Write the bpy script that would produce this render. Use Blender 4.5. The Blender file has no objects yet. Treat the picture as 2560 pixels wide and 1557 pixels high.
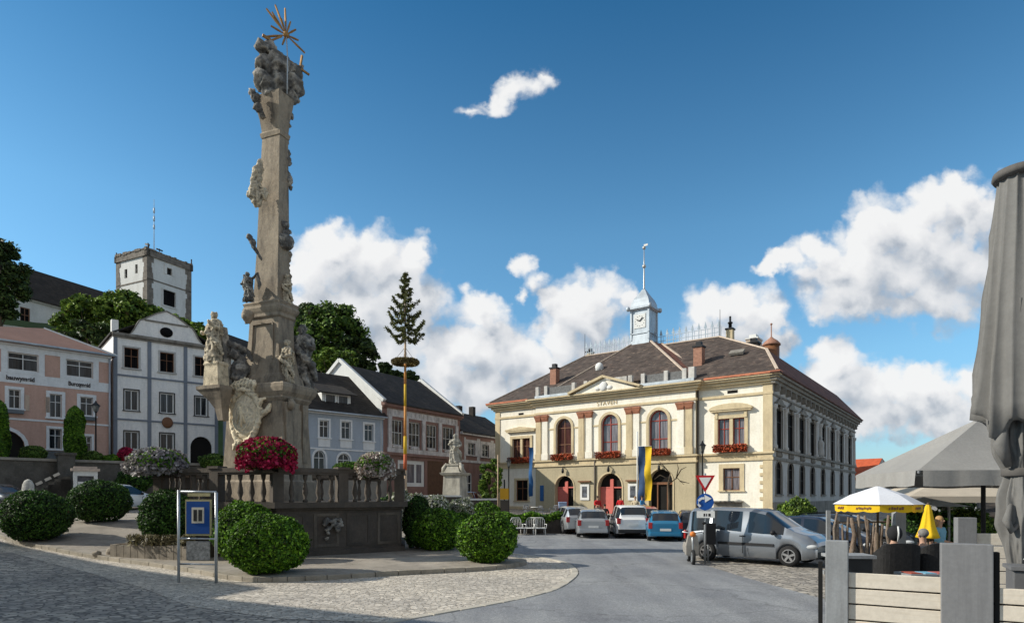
import bpy, math, random
import numpy as np
from mathutils import Vector, Matrix, noise
R = math.radians
random.seed(11)
rng = np.random.default_rng(5)
scn = bpy.context.scene
C = scn.collection

# ------------------------------------------------------------------ materials
def newmat(name):
    m = bpy.data.materials.new(name); m.use_nodes = True
    nt = m.node_tree
    for n in list(nt.nodes): nt.nodes.remove(n)
    out = nt.nodes.new('ShaderNodeOutputMaterial')
    b = nt.nodes.new('ShaderNodeBsdfPrincipled')
    nt.links.new(b.outputs[0], out.inputs[0])
    return m, nt, b

def setin(b, key, v):
    if key in b.inputs: b.inputs[key].default_value = v

def c4(c, k=1.0): return (min(1, c[0]*k), min(1, c[1]*k), min(1, c[2]*k), 1)

def noise_node(nt, vec, scale, detail=5, rough=.6):
    n = nt.nodes.new('ShaderNodeTexNoise'); n.inputs['Scale'].default_value = scale
    n.inputs['Detail'].default_value = detail; n.inputs['Roughness'].default_value = rough
    nt.links.new(vec, n.inputs['Vector']); return n

def ramp(nt, fac, stops):
    r = nt.nodes.new('ShaderNodeValToRGB')
    e = r.color_ramp.elements
    while len(e) > 1: e.remove(e[-1])
    e[0].position, e[0].color = stops[0]
    for p, c in stops[1:]:
        x = e.new(p); x.color = c
    nt.links.new(fac, r.inputs[0]); return r

def mixc(nt, fac, a, b, mode='MIX'):
    m = nt.nodes.new('ShaderNodeMix'); m.data_type = 'RGBA'; m.blend_type = mode
    for sock, v in ((m.inputs[0], fac), (m.inputs[6], a), (m.inputs[7], b)):
        if hasattr(v, 'is_linked') or hasattr(v, 'node'): nt.links.new(v, sock)
        else: sock.default_value = v
    return m.outputs[2]

MATS = {}
def M(name, col, rough=.8, var=.14, scale=1.2, bump=.0, bscale=25, spec=.3, metal=0., dirt=None, damt=.5, dscale=(1.5, 1.5, .35), coat=0., fine=.08, crev=None, courses=None):
    """weathered surface: broad and fine colour variation, optional run-down streaks, optional bump"""
    if name in MATS: return MATS[name]
    m, nt, b = newmat(name)
    tc = nt.nodes.new('ShaderNodeTexCoord'); oi = nt.nodes.new('ShaderNodeObjectInfo')
    ad = nt.nodes.new('ShaderNodeVectorMath'); ad.operation = 'MULTIPLY_ADD'
    cb = nt.nodes.new('ShaderNodeCombineXYZ'); nt.links.new(oi.outputs['Random'], cb.inputs[0]); nt.links.new(oi.outputs['Random'], cb.inputs[2])
    nt.links.new(cb.outputs[0], ad.inputs[0]); ad.inputs[1].default_value = (37, 0, 19); nt.links.new(tc.outputs['Object'], ad.inputs[2])
    vec = ad.outputs[0]
    n1 = noise_node(nt, vec, scale, 6)
    r1 = ramp(nt, n1.outputs['Fac'], [(.3, c4(col, 1-var)), (.7, c4(col, 1+var))])
    colr = r1.outputs[0]
    n2 = noise_node(nt, vec, scale*14, 4, .7)
    r2 = ramp(nt, n2.outputs['Fac'], [(.3, (1-fine*2,)*3+(1,)), (.7, (1, 1, 1, 1))])
    colr = mixc(nt, 1.0, colr, r2.outputs[0], 'MULTIPLY')
    if dirt:
        mp = nt.nodes.new('ShaderNodeMapping'); mp.inputs['Scale'].default_value = dscale; nt.links.new(vec, mp.inputs[0])
        n3 = noise_node(nt, mp.outputs[0], 1.6, 7, .7)
        r3 = ramp(nt, n3.outputs['Fac'], [(.47, (0, 0, 0, 1)), (.68, (damt,)*3+(1,))])
        colr = mixc(nt, r3.outputs[0], colr, c4(dirt))
    if courses:   # rows of tiles: a darker line under each course, single tiles a little lighter or darker
        sx = nt.nodes.new('ShaderNodeSeparateXYZ'); nt.links.new(tc.outputs['Object'], sx.inputs[0])
        q = nt.nodes.new('ShaderNodeMath'); q.operation = 'MULTIPLY'; nt.links.new(sx.outputs[2], q.inputs[0]); q.inputs[1].default_value = 1/courses
        fr = nt.nodes.new('ShaderNodeMath'); fr.operation = 'FRACT'; nt.links.new(q.outputs[0], fr.inputs[0])
        rk = ramp(nt, fr.outputs[0], [(0, (.62,.62,.62,1)), (.3, (1,1,1,1)), (1, (1.08,1.08,1.08,1))]); colr = mixc(nt, 1.0, colr, rk.outputs[0], 'MULTIPLY')
        mq = nt.nodes.new('ShaderNodeMapping'); mq.inputs['Scale'].default_value = (3,3,1/courses); nt.links.new(tc.outputs['Object'], mq.inputs[0])
        wn = nt.nodes.new('ShaderNodeTexVoronoi'); wn.inputs['Scale'].default_value = 1.; nt.links.new(mq.outputs[0], wn.inputs['Vector'])
        sc = nt.nodes.new('ShaderNodeSeparateColor'); nt.links.new(wn.outputs['Color'], sc.inputs[0])
        rw_ = ramp(nt, sc.outputs[0], [(0, (.72,.72,.72,1)), (.8, (1.05,1.05,1.05,1)), (1, (1.5,1.4,1.3,1))]); colr = mixc(nt, 1.0, colr, rw_.outputs[0], 'MULTIPLY')
    if crev:   # shade painted into the hollows of carved stone, edges painted lighter, for contrast
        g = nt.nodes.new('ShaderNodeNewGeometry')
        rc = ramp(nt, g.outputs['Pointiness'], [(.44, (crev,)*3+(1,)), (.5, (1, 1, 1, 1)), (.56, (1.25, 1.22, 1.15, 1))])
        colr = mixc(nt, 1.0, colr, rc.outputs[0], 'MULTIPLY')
    nt.links.new(colr, b.inputs['Base Color'])
    b.inputs['Roughness'].default_value = rough; b.inputs['Metallic'].default_value = metal
    setin(b, 'Specular IOR Level', spec); setin(b, 'Coat Weight', coat)
    if bump:
        nb = noise_node(nt, vec, bscale, 6, .7)
        bn = nt.nodes.new('ShaderNodeBump'); bn.inputs['Strength'].default_value = bump; bn.inputs['Distance'].default_value = .04
        nt.links.new(nb.outputs['Fac'], bn.inputs['Height']); nt.links.new(bn.outputs[0], b.inputs['Normal'])
    MATS[name] = m; return m

def MLeaf(name, dark, mid, light, rough=.55, trans=.22):
    if name in MATS: return MATS[name]
    m, nt, b = newmat(name)
    g = nt.nodes.new('ShaderNodeNewGeometry')
    r = ramp(nt, g.outputs['Random Per Island'], [(0, c4((.10,.075,.03))), (.018, c4((.07,.06,.025))), (.03, c4(dark)), (.55, c4(mid)), (.93, c4(light)), (1, c4(light, 1.5))])
    tc = nt.nodes.new('ShaderNodeTexCoord')
    n = noise_node(nt, tc.outputs['Object'], .9, 3)
    r2 = ramp(nt, n.outputs['Fac'], [(.35, (.6, .6, .6, 1)), (.65, (1.15, 1.15, 1.0, 1))])
    col = mixc(nt, 1.0, r.outputs[0], r2.outputs[0], 'MULTIPLY')
    nt.links.new(col, b.inputs['Base Color']); b.inputs['Roughness'].default_value = rough; setin(b, 'Specular IOR Level', .25)
    tr = nt.nodes.new('ShaderNodeBsdfTranslucent'); nt.links.new(col, tr.inputs[0])
    mx = nt.nodes.new('ShaderNodeMixShader'); mx.inputs[0].default_value = trans
    nt.links.new(b.outputs[0], mx.inputs[1]); nt.links.new(tr.outputs[0], mx.inputs[2])
    out = [x for x in nt.nodes if x.type == 'OUTPUT_MATERIAL'][0]
    nt.links.new(mx.outputs[0], out.inputs[0])
    MATS[name] = m; return m

def MGlass(name, col=(.015, .02, .027), curtain=None, rough=.06):
    """window glass seen from outside by day: a dark room behind, a sharp reflection, some pale curtain"""
    if name in MATS: return MATS[name]
    m, nt, b = newmat(name)
    tc = nt.nodes.new('ShaderNodeTexCoord')
    mp = nt.nodes.new('ShaderNodeMapping'); mp.inputs['Scale'].default_value = (9, 9, .5); nt.links.new(tc.outputs['Object'], mp.inputs[0])
    n = noise_node(nt, mp.outputs[0], 1.0, 3)
    cc = curtain or (.05, .055, .06)
    r = ramp(nt, n.outputs['Fac'], [(.42, c4(col)), (.62, c4(cc))])
    nt.links.new(r.outputs[0], b.inputs['Base Color']); b.inputs['Roughness'].default_value = rough; setin(b, 'Specular IOR Level', .4)
    MATS[name] = m; return m

def MCobble(name, lo, hi, joint, scale=7., bump=.7, sq=(1, 1.5, 1)):
    if name in MATS: return MATS[name]
    m, nt, b = newmat(name)
    tc = nt.nodes.new('ShaderNodeTexCoord')
    wn = noise_node(nt, tc.outputs['Object'], .6, 3)
    ws = nt.nodes.new('ShaderNodeVectorMath'); ws.operation = 'MULTIPLY_ADD'
    nt.links.new(wn.outputs['Color'], ws.inputs[0]); ws.inputs[1].default_value = (.5, .5, 0); nt.links.new(tc.outputs['Object'], ws.inputs[2])
    mp = nt.nodes.new('ShaderNodeMapping'); mp.inputs['Scale'].default_value = sq; nt.links.new(ws.outputs[0], mp.inputs[0])
    v = nt.nodes.new('ShaderNodeTexVoronoi'); v.inputs['Scale'].default_value = scale; v.inputs['Randomness'].default_value = .75
    nt.links.new(mp.outputs[0], v.inputs['Vector'])
    ve = nt.nodes.new('ShaderNodeTexVoronoi'); ve.feature = 'DISTANCE_TO_EDGE'; ve.inputs['Scale'].default_value = scale; ve.inputs['Randomness'].default_value = .75
    nt.links.new(mp.outputs[0], ve.inputs['Vector'])
    sep = nt.nodes.new('ShaderNodeSeparateColor'); nt.links.new(v.outputs['Color'], sep.inputs[0])
    r = ramp(nt, sep.outputs[0], [(0, c4(lo)), (1, c4(hi))])
    jm = ramp(nt, ve.outputs['Distance'], [(.02, (0, 0, 0, 1)), (.1, (1, 1, 1, 1))])
    col = mixc(nt, jm.outputs[0], c4(joint), r.outputs[0])
    big = noise_node(nt, tc.outputs['Object'], .35, 5, .65)
    rb = ramp(nt, big.outputs['Fac'], [(.3, (.80, .80, .82, 1)), (.7, (1.15, 1.13, 1.09, 1))])
    col = mixc(nt, 1., col, rb.outputs[0], 'MULTIPLY')
    fn = noise_node(nt, tc.outputs['Object'], 30, 4, .7)
    rf = ramp(nt, fn.outputs['Fac'], [(.3, (.88, .88, .88, 1)), (.7, (1.1, 1.1, 1.1, 1))])
    col = mixc(nt, 1., col, rf.outputs[0], 'MULTIPLY')
    nt.links.new(col, b.inputs['Base Color']); b.inputs['Roughness'].default_value = .8; setin(b, 'Specular IOR Level', .3)
    bn = nt.nodes.new('ShaderNodeBump'); bn.inputs['Strength'].default_value = bump; bn.inputs['Distance'].default_value = .03
    h = nt.nodes.new('ShaderNodeMath'); h.operation = 'MULTIPLY_ADD'
    nt.links.new(jm.outputs[0], h.inputs[0]); h.inputs[1].default_value = .6; nt.links.new(fn.outputs['Fac'], h.inputs[2])
    nt.links.new(h.outputs[0], bn.inputs['Height']); nt.links.new(bn.outputs[0], b.inputs['Normal'])
    MATS[name] = m; return m

# ------------------------------------------------------------------ mesh builder
class MB:
    def __init__(s, T=None): s.v = []; s.f = []; s.mi = []; s.sm = []; s.T = T; s.subs = []
    def sub(s, name):
        """a separate part built together with this one, with the same material and parent"""
        m = MB(s.T); s.subs.append((name, m)); return m
    def add(s, vs, fs, mi=0, sm=False):
        o = len(s.v)
        if s.T is not None: s.v += [tuple(s.T @ Vector(v)) for v in vs]
        else: s.v += [tuple(v) for v in vs]
        for f in fs: s.f.append(tuple(i+o for i in f)); s.mi.append(mi); s.sm.append(sm)
    def box(s, x0, x1, y0, y1, z0, z1, mi=0):
        vs = [(x0,y0,z0),(x1,y0,z0),(x1,y1,z0),(x0,y1,z0),(x0,y0,z1),(x1,y0,z1),(x1,y1,z1),(x0,y1,z1)]
        s.add(vs, [(3,2,1,0),(4,5,6,7),(0,1,5,4),(1,2,6,5),(2,3,7,6),(3,0,4,7)], mi)
    def cbox(s, cx, cy, cz, sx, sy, sz, rz=0, mi=0, ry=0, rx=0):
        m = Matrix.Translation((cx,cy,cz)) @ Matrix.Rotation(rz,4,'Z') @ Matrix.Rotation(ry,4,'Y') @ Matrix.Rotation(rx,4,'X')
        vs = [m @ Vector((x*sx/2,y*sy/2,z*sz/2)) for z in (-1,1) for x,y in ((-1,-1),(1,-1),(1,1),(-1,1))]
        s.add(vs, [(3,2,1,0),(4,5,6,7),(0,1,5,4),(1,2,6,5),(2,3,7,6),(3,0,4,7)], mi)
    def bar(s, p, q, w, h=None, mi=0):
        p = Vector(p); q = Vector(q); d = (q-p); L = d.length
        if L < 1e-6: return
        d /= L; h = h or w
        up = Vector((0,0,1)) if abs(d.z) < .95 else Vector((0,1,0))
        a = d.cross(up).normalized(); b = a.cross(d)
        vs = []
        for c in (p, q):
            for i, j in ((-1,-1),(1,-1),(1,1),(-1,1)): vs.append(c + a*(i*w/2) + b*(j*h/2))
        s.add(vs, [(3,2,1,0),(4,5,6,7),(0,1,5,4),(1,2,6,5),(2,3,7,6),(3,0,4,7)], mi)
    def tube(s, pts, r, n=8, mi=0, sm=True, cap=True):
        pts = [Vector(p) for p in pts]
        rr = r if isinstance(r, (list, tuple)) else [r]*len(pts)
        vs = []; fs = []
        prev = None
        for i, p in enumerate(pts):
            d = (pts[min(i+1, len(pts)-1)] - pts[max(i-1, 0)]).normalized()
            if prev is None:
                up = Vector((0,0,1)) if abs(d.z) < .9 else Vector((1,0,0))
                a = d.cross(up).normalized()
            else: a = (prev - d*prev.dot(d)).normalized()
            prev = a; b = d.cross(a)
            for k in range(n):
                t = 2*math.pi*k/n
                vs.append(p + (a*math.cos(t) + b*math.sin(t))*rr[i])
        for i in range(len(pts)-1):
            for k in range(n):
                fs.append((i*n+k, i*n+(k+1)%n, (i+1)*n+(k+1)%n, (i+1)*n+k))
        if cap:
            fs.append(tuple(range(n-1,-1,-1))); fs.append(tuple((len(pts)-1)*n+k for k in range(n)))
        s.add(vs, fs, mi, sm)
    def lathe(s, prof, n=16, cx=0, cy=0, cz=0, sx=1, sy=1, mi=0, sm=True, mod=None, close=True):
        vs = []; fs = []
        for j, (r, z) in enumerate(prof):
            for k in range(n):
                t = 2*math.pi*k/n
                q = r*(mod(t, z) if mod else 1)
                vs.append((cx+q*math.cos(t)*sx, cy+q*math.sin(t)*sy, cz+z))
        for j in range(len(prof)-1):
            for k in range(n): fs.append((j*n+k, j*n+(k+1)%n, (j+1)*n+(k+1)%n, (j+1)*n+k))
        if close:
            fs.append(tuple(range(n-1,-1,-1))); fs.append(tuple((len(prof)-1)*n+k for k in range(n)))
        s.add(vs, fs, mi, sm)
    def sphere(s, c, r, nu=12, nv=8, mi=0, amp=0, fr=1, seed=0):
        if not isinstance(r, (tuple, list)): r = (r, r, r)
        vs = []; fs = []
        for j in range(nv+1):
            ph = math.pi*j/nv
            for k in range(nu):
                t = 2*math.pi*k/nu
                d = Vector((math.sin(ph)*math.cos(t), math.sin(ph)*math.sin(t), math.cos(ph)))
                q = 1 + (amp*noise.fractal(d*fr+Vector((seed*7.3, seed*3.1, 0)), 1., 2., 4) if amp else 0)
                vs.append((c[0]+d.x*r[0]*q, c[1]+d.y*r[1]*q, c[2]+d.z*r[2]*q))
        for j in range(nv):
            for k in range(nu): fs.append(((j+1)*nu+k, (j+1)*nu+(k+1)%nu, j*nu+(k+1)%nu, j*nu+k))
        s.add(vs, fs, mi, True)
    def prism(s, poly, z0, z1, mi=0):
        n = len(poly)
        vs = [(x,y,z0) for x,y in poly] + [(x,y,z1) for x,y in poly]
        fs = [tuple(range(n-1,-1,-1)), tuple(range(n,2*n))] + [(i,(i+1)%n,n+(i+1)%n,n+i) for i in range(n)]
        s.add(vs, fs, mi)
    def prismy(s, poly, y0, y1, mi=0):
        n = len(poly)
        vs = [(x,y0,z) for x,z in poly] + [(x,y1,z) for x,z in poly]
        fs = [tuple(range(n)), tuple(range(2*n-1,n-1,-1))] + [((i+1)%n,i,n+i,n+(i+1)%n) for i in range(n)]
        s.add(vs, fs, mi)
    def rects(s, rings, mi=0, sm=False):
        """stacked rectangles (z, w, d, ox, oy)"""
        vs = []
        for z, w, d, ox, oy in rings:
            vs += [(ox-w/2,oy-d/2,z),(ox+w/2,oy-d/2,z),(ox+w/2,oy+d/2,z),(ox-w/2,oy+d/2,z)]
        fs = [(3,2,1,0)]
        for j in range(len(rings)-1):
            for k in range(4): fs.append((j*4+k, j*4+(k+1)%4, (j+1)*4+(k+1)%4, (j+1)*4+k))
        e = (len(rings)-1)*4; fs.append((e,e+1,e+2,e+3))
        s.add(vs, fs, mi, sm)
    def build(s, name, mats, parent=None, bevel=0, loc=None):
        for nm, m in s.subs: o = m.build(nm, mats, parent, bevel, loc)
        if not s.v: return o
        me = bpy.data.meshes.new(name)
        me.from_pydata(s.v, [], s.f)
        if not isinstance(mats, (list, tuple)): mats = [mats]
        for m in mats: me.materials.append(m)
        me.polygons.foreach_set('material_index', s.mi)
        me.polygons.foreach_set('use_smooth', s.sm)
        me.update()
        o = bpy.data.objects.new(name, me); C.objects.link(o)
        if parent: o.parent = parent
        if loc: o.location = loc
        if bevel:
            md = o.modifiers.new('bevel', 'BEVEL'); md.width = bevel; md.segments = 2; md.limit_method = 'ANGLE'
        return o

def tag(o, label=None, cat=None, group=None, kind=None):
    if label: o['label'] = label
    if cat: o['category'] = cat
    if group: o['group'] = group
    if kind: o['kind'] = kind
    return o
def thing(name, label, cat, loc=(0,0,0), rz=0, group=None):
    o = bpy.data.objects.new(name, None); C.objects.link(o); o.empty_display_size = .2
    o.location = loc; o.rotation_euler = (0,0,rz)
    return tag(o, label, cat, group)
def kids(o): return [c for c in C.objects if c.parent == o]
def dup(root, loc, rz, label=None, group=None, scale=None):
    r = root.copy(); C.objects.link(r); r.location = loc; r.rotation_euler = (0,0,rz)
    if label: r['label'] = label
    if group: r['group'] = group
    if scale: r.scale = scale
    for ch in kids(root):
        c = ch.copy(); C.objects.link(c); c.parent = r
        for g in kids(ch):
            d = g.copy(); C.objects.link(d); d.parent = c
    return r

def sheet(name, poly, zf, mat, kind='structure', step=None):
    """flat or draped sheet from a polygon"""
    import bmesh
    bm = bmesh.new()
    vs = [bm.verts.new((x,y,0)) for x,y in poly]
    bm.faces.new(vs)
    if step:
        xs = [p[0] for p in poly]; ys = [p[1] for p in poly]
        x = math.floor(min(xs)/step)*step
        while x < max(xs):
            bmesh.ops.bisect_plane(bm, geom=bm.verts[:]+bm.edges[:]+bm.faces[:], plane_co=(x,0,0), plane_no=(1,0,0)); x += step
        y = math.floor(min(ys)/step)*step
        while y < max(ys):
            bmesh.ops.bisect_plane(bm, geom=bm.verts[:]+bm.edges[:]+bm.faces[:], plane_co=(0,y,0), plane_no=(0,1,0)); y += step
    bmesh.ops.triangulate(bm, faces=bm.faces[:])
    for v in bm.verts: v.co.z = zf(v.co.x, v.co.y)
    bmesh.ops.recalc_face_normals(bm, faces=bm.faces[:])
    me = bpy.data.meshes.new(name); bm.to_mesh(me); bm.free()
    for p in me.polygons: p.use_smooth = True
    if len(me.polygons) and me.polygons[0].normal.z < 0: me.flip_normals()
    me.materials.append(mat)
    o = bpy.data.objects.new(name, me); C.objects.link(o)
    if kind: o['kind'] = kind
    return o

# ------------------------------------------------------------------ facade kit
def arch_pts(cx, hw, zs, zt, n=10, point=0.):
    """points of an arch from right springing to left springing"""
    out = []
    for i in range(n+1):
        t = math.pi*i/n
        x = math.cos(t); z = math.sin(t)
        z = z*(1-point) + point*(1-abs(x))
        out.append((cx+hw*x, zs+(zt-zs)*z))
    return out
def wall(mb, x0, x1, z0, z1, holes, y=0., rev=.2, mi=0, mr=None):
    """wall in the xz plane facing -y with rectangular (x0,x1,z0,z1) or arched (x0,x1,z0,z1,spring) openings and their reveals"""
    mr = mi if mr is None else mr
    xs = sorted(set([x0,x1]+[h[0] for h in holes]+[h[1] for h in holes])); zs = sorted(set([z0,z1]+[h[2] for h in holes]+[h[3] for h in holes]))
    xs = [x for x in xs if x0 <= x <= x1]; zs = [z for z in zs if z0 <= z <= z1]
    for a, b in zip(xs, xs[1:]):
        for c, d in zip(zs, zs[1:]):
            mx, mz = (a+b)/2, (c+d)/2
            if any(h[0] < mx < h[1] and h[2] < mz < h[3] for h in holes): continue
            mb.add([(a,y,c),(b,y,c),(b,y,d),(a,y,d)], [(0,1,2,3)], mi)
    for h in holes:
        a, b, c, d = h[:4]
        if len(h) == 4:
            mb.add([(a,y,c),(a,y+rev,c),(a,y+rev,d),(a,y,d)], [(0,1,2,3)], mr)
            mb.add([(b,y,c),(b,y,d),(b,y+rev,d),(b,y+rev,c)], [(0,1,2,3)], mr)
            mb.add([(a,y,d),(a,y+rev,d),(b,y+rev,d),(b,y,d)], [(0,1,2,3)], mr)
            mb.add([(a,y,c),(b,y,c),(b,y+rev,c),(a,y+rev,c)], [(0,1,2,3)], mr)
        else:
            sp = h[4]; P = arch_pts((a+b)/2, (b-a)/2, sp, d)
            n = len(P)
            for i in range(n-1):
                p, q = P[i], P[i+1]
                cx = b if (p[0]+q[0])/2 > (a+b)/2 else a
                mb.add([(p[0],y,p[1]),(cx,y,d),(q[0],y,q[1])], [(0,1,2)], mi)
                mb.add([(p[0],y,p[1]),(q[0],y,q[1]),(q[0],y+rev,q[1]),(p[0],y+rev,p[1])], [(0,1,2,3)], mr)
            mb.add([(a,y,c),(a,y+rev,c),(a,y+rev,sp),(a,y,sp)], [(0,1,2,3)], mr)
            mb.add([(b,y,c),(b,y,sp),(b,y+rev,sp),(b,y+rev,c)], [(0,1,2,3)], mr)
            mb.add([(a,y,c),(b,y,c),(b,y+rev,c),(a,y+rev,c)], [(0,1,2,3)], mr)
def window(parent, h, y, frame, glass, cols=2, rows=(.62,), fw=.07, T=None, dy=.16, name='window', mw=None):
    """frame (part) with mullions and transoms, and its pane (sub-part), set into opening h of a wall at depth y"""
    a, b, c, d = h[:4]; mw = mw or fw*.75
    y0, y1 = y+dy-.05, y+dy
    mb = MB(T); g = MB(T)
    if len(h) == 4:
        mb.box(a, a+fw, y0, y1, c, d); mb.box(b-fw, b, y0, y1, c, d)
        mb.box(a+fw, b-fw, y0, y1, d-fw, d); mb.box(a+fw, b-fw, y0, y1, c, c+fw)
        g.add([(a,y1+.012,c),(b,y1+.012,c),(b,y1+.012,d),(a,y1+.012,d)], [(0,1,2,3)])
        sp = d
    else:
        sp = h[4]; P = arch_pts((a+b)/2, (b-a)/2, sp, d); Q = arch_pts((a+b)/2, (b-a)/2-fw, sp, d-fw)
        mb.box(a, a+fw, y0, y1, c, sp); mb.box(b-fw, b, y0, y1, c, sp); mb.box(a+fw, b-fw, y0, y1, c, c+fw)
        for i in range(len(P)-1):
            p, q, r_, s_ = P[i], P[i+1], Q[i+1], Q[i]
            mb.prismy([p, q, r_, s_], y0, y1)
        poly = [(a,c),(b,c)] + P
        g.add([(x,y1+.012,z) for x,z in poly], [tuple(range(len(poly)))])
        mb.box(a+fw, b-fw, y0+.004, y1-.004, sp-mw/2, sp+mw/2)
    top = d-fw if len(h) == 4 else d-fw*1.5
    for i in range(1, cols):
        x = a+(b-a)*i/cols
        mb.box(x-mw/2, x+mw/2, y0+.006, y1-.003, c+fw, top)
    for rz in rows:
        z = c+(sp-c)*rz
        mb.box(a+fw, b-fw, y0+.009, y1-.006, z-mw/2, z+mw/2)
    o = mb.build(name, frame, parent); g.build('pane', glass, o)
    return o
def surround(mb, h, y, w=.14, p=.05, sill=.1, mi=0):
    a, b, c, d = h[:4]; mb = mb.sub('window_surround')
    if len(h) == 4:
        mb.box(a-w, a, y-p, y+.02, c-.0, d); mb.box(b, b+w, y-p, y+.02, c-.0, d); mb.box(a-w, b+w, y-p-.004, y+.02, d, d+w)
    else:
        sp = h[4]
        mb.box(a-w, a, y-p, y+.02, c, sp); mb.box(b, b+w, y-p, y+.02, c, sp)
        P = arch_pts((a+b)/2, (b-a)/2, sp, d); Q = arch_pts((a+b)/2, (b-a)/2+w, sp, d+w)
        for i in range(len(P)-1): mb.prismy([P[i], Q[i], Q[i+1], P[i+1]], y-p, y+.02)
    if sill: mb.box(a-w-.06, b+w+.06, y-p-.08, y+.02, c-sill, c)
# ------------------------------------------------------------------ camera, light, sky
FPX, HOR, CAMZ = 1568., 1240., 2.2          # focal length and horizon of the photograph in its own pixels, eye height
cam = bpy.data.cameras.new('camera'); co = bpy.data.objects.new('camera', cam); C.objects.link(co)
co.location = (0, 0, CAMZ); co.rotation_euler = (R(90), 0, 0)
cam.sensor_width = 36; cam.lens = FPX/2560*36; cam.shift_y = (HOR-778.5)/2560; cam.clip_end = 6000; cam.clip_start = .1
scn.camera = co
scn.view_settings.view_transform = 'Standard'; scn.view_settings.look = 'None'; scn.view_settings.exposure = 0; scn.view_settings.gamma = 1
scn.render.engine = 'CYCLES'; scn.cycles.max_bounces = 6; scn.cycles.diffuse_bounces = 3; scn.cycles.transparent_max_bounces = 8

SUN_EL, SUN_AZ = 31., 181.                   # azimuth of the direction the light comes FROM, counter-clockwise from +X
sl = bpy.data.lights.new('sun', 'SUN'); sl.energy = 5.; sl.angle = R(.5); sl.color = (1., .94, .82)
so = bpy.data.objects.new('sun', sl); C.objects.link(so)
sdir = Vector((math.cos(R(SUN_AZ))*math.cos(R(SUN_EL)), math.sin(R(SUN_AZ))*math.cos(R(SUN_EL)), math.sin(R(SUN_EL))))
so.rotation_euler = sdir.to_track_quat('Z', 'Y').to_euler(); so.location = sdir*200

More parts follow.
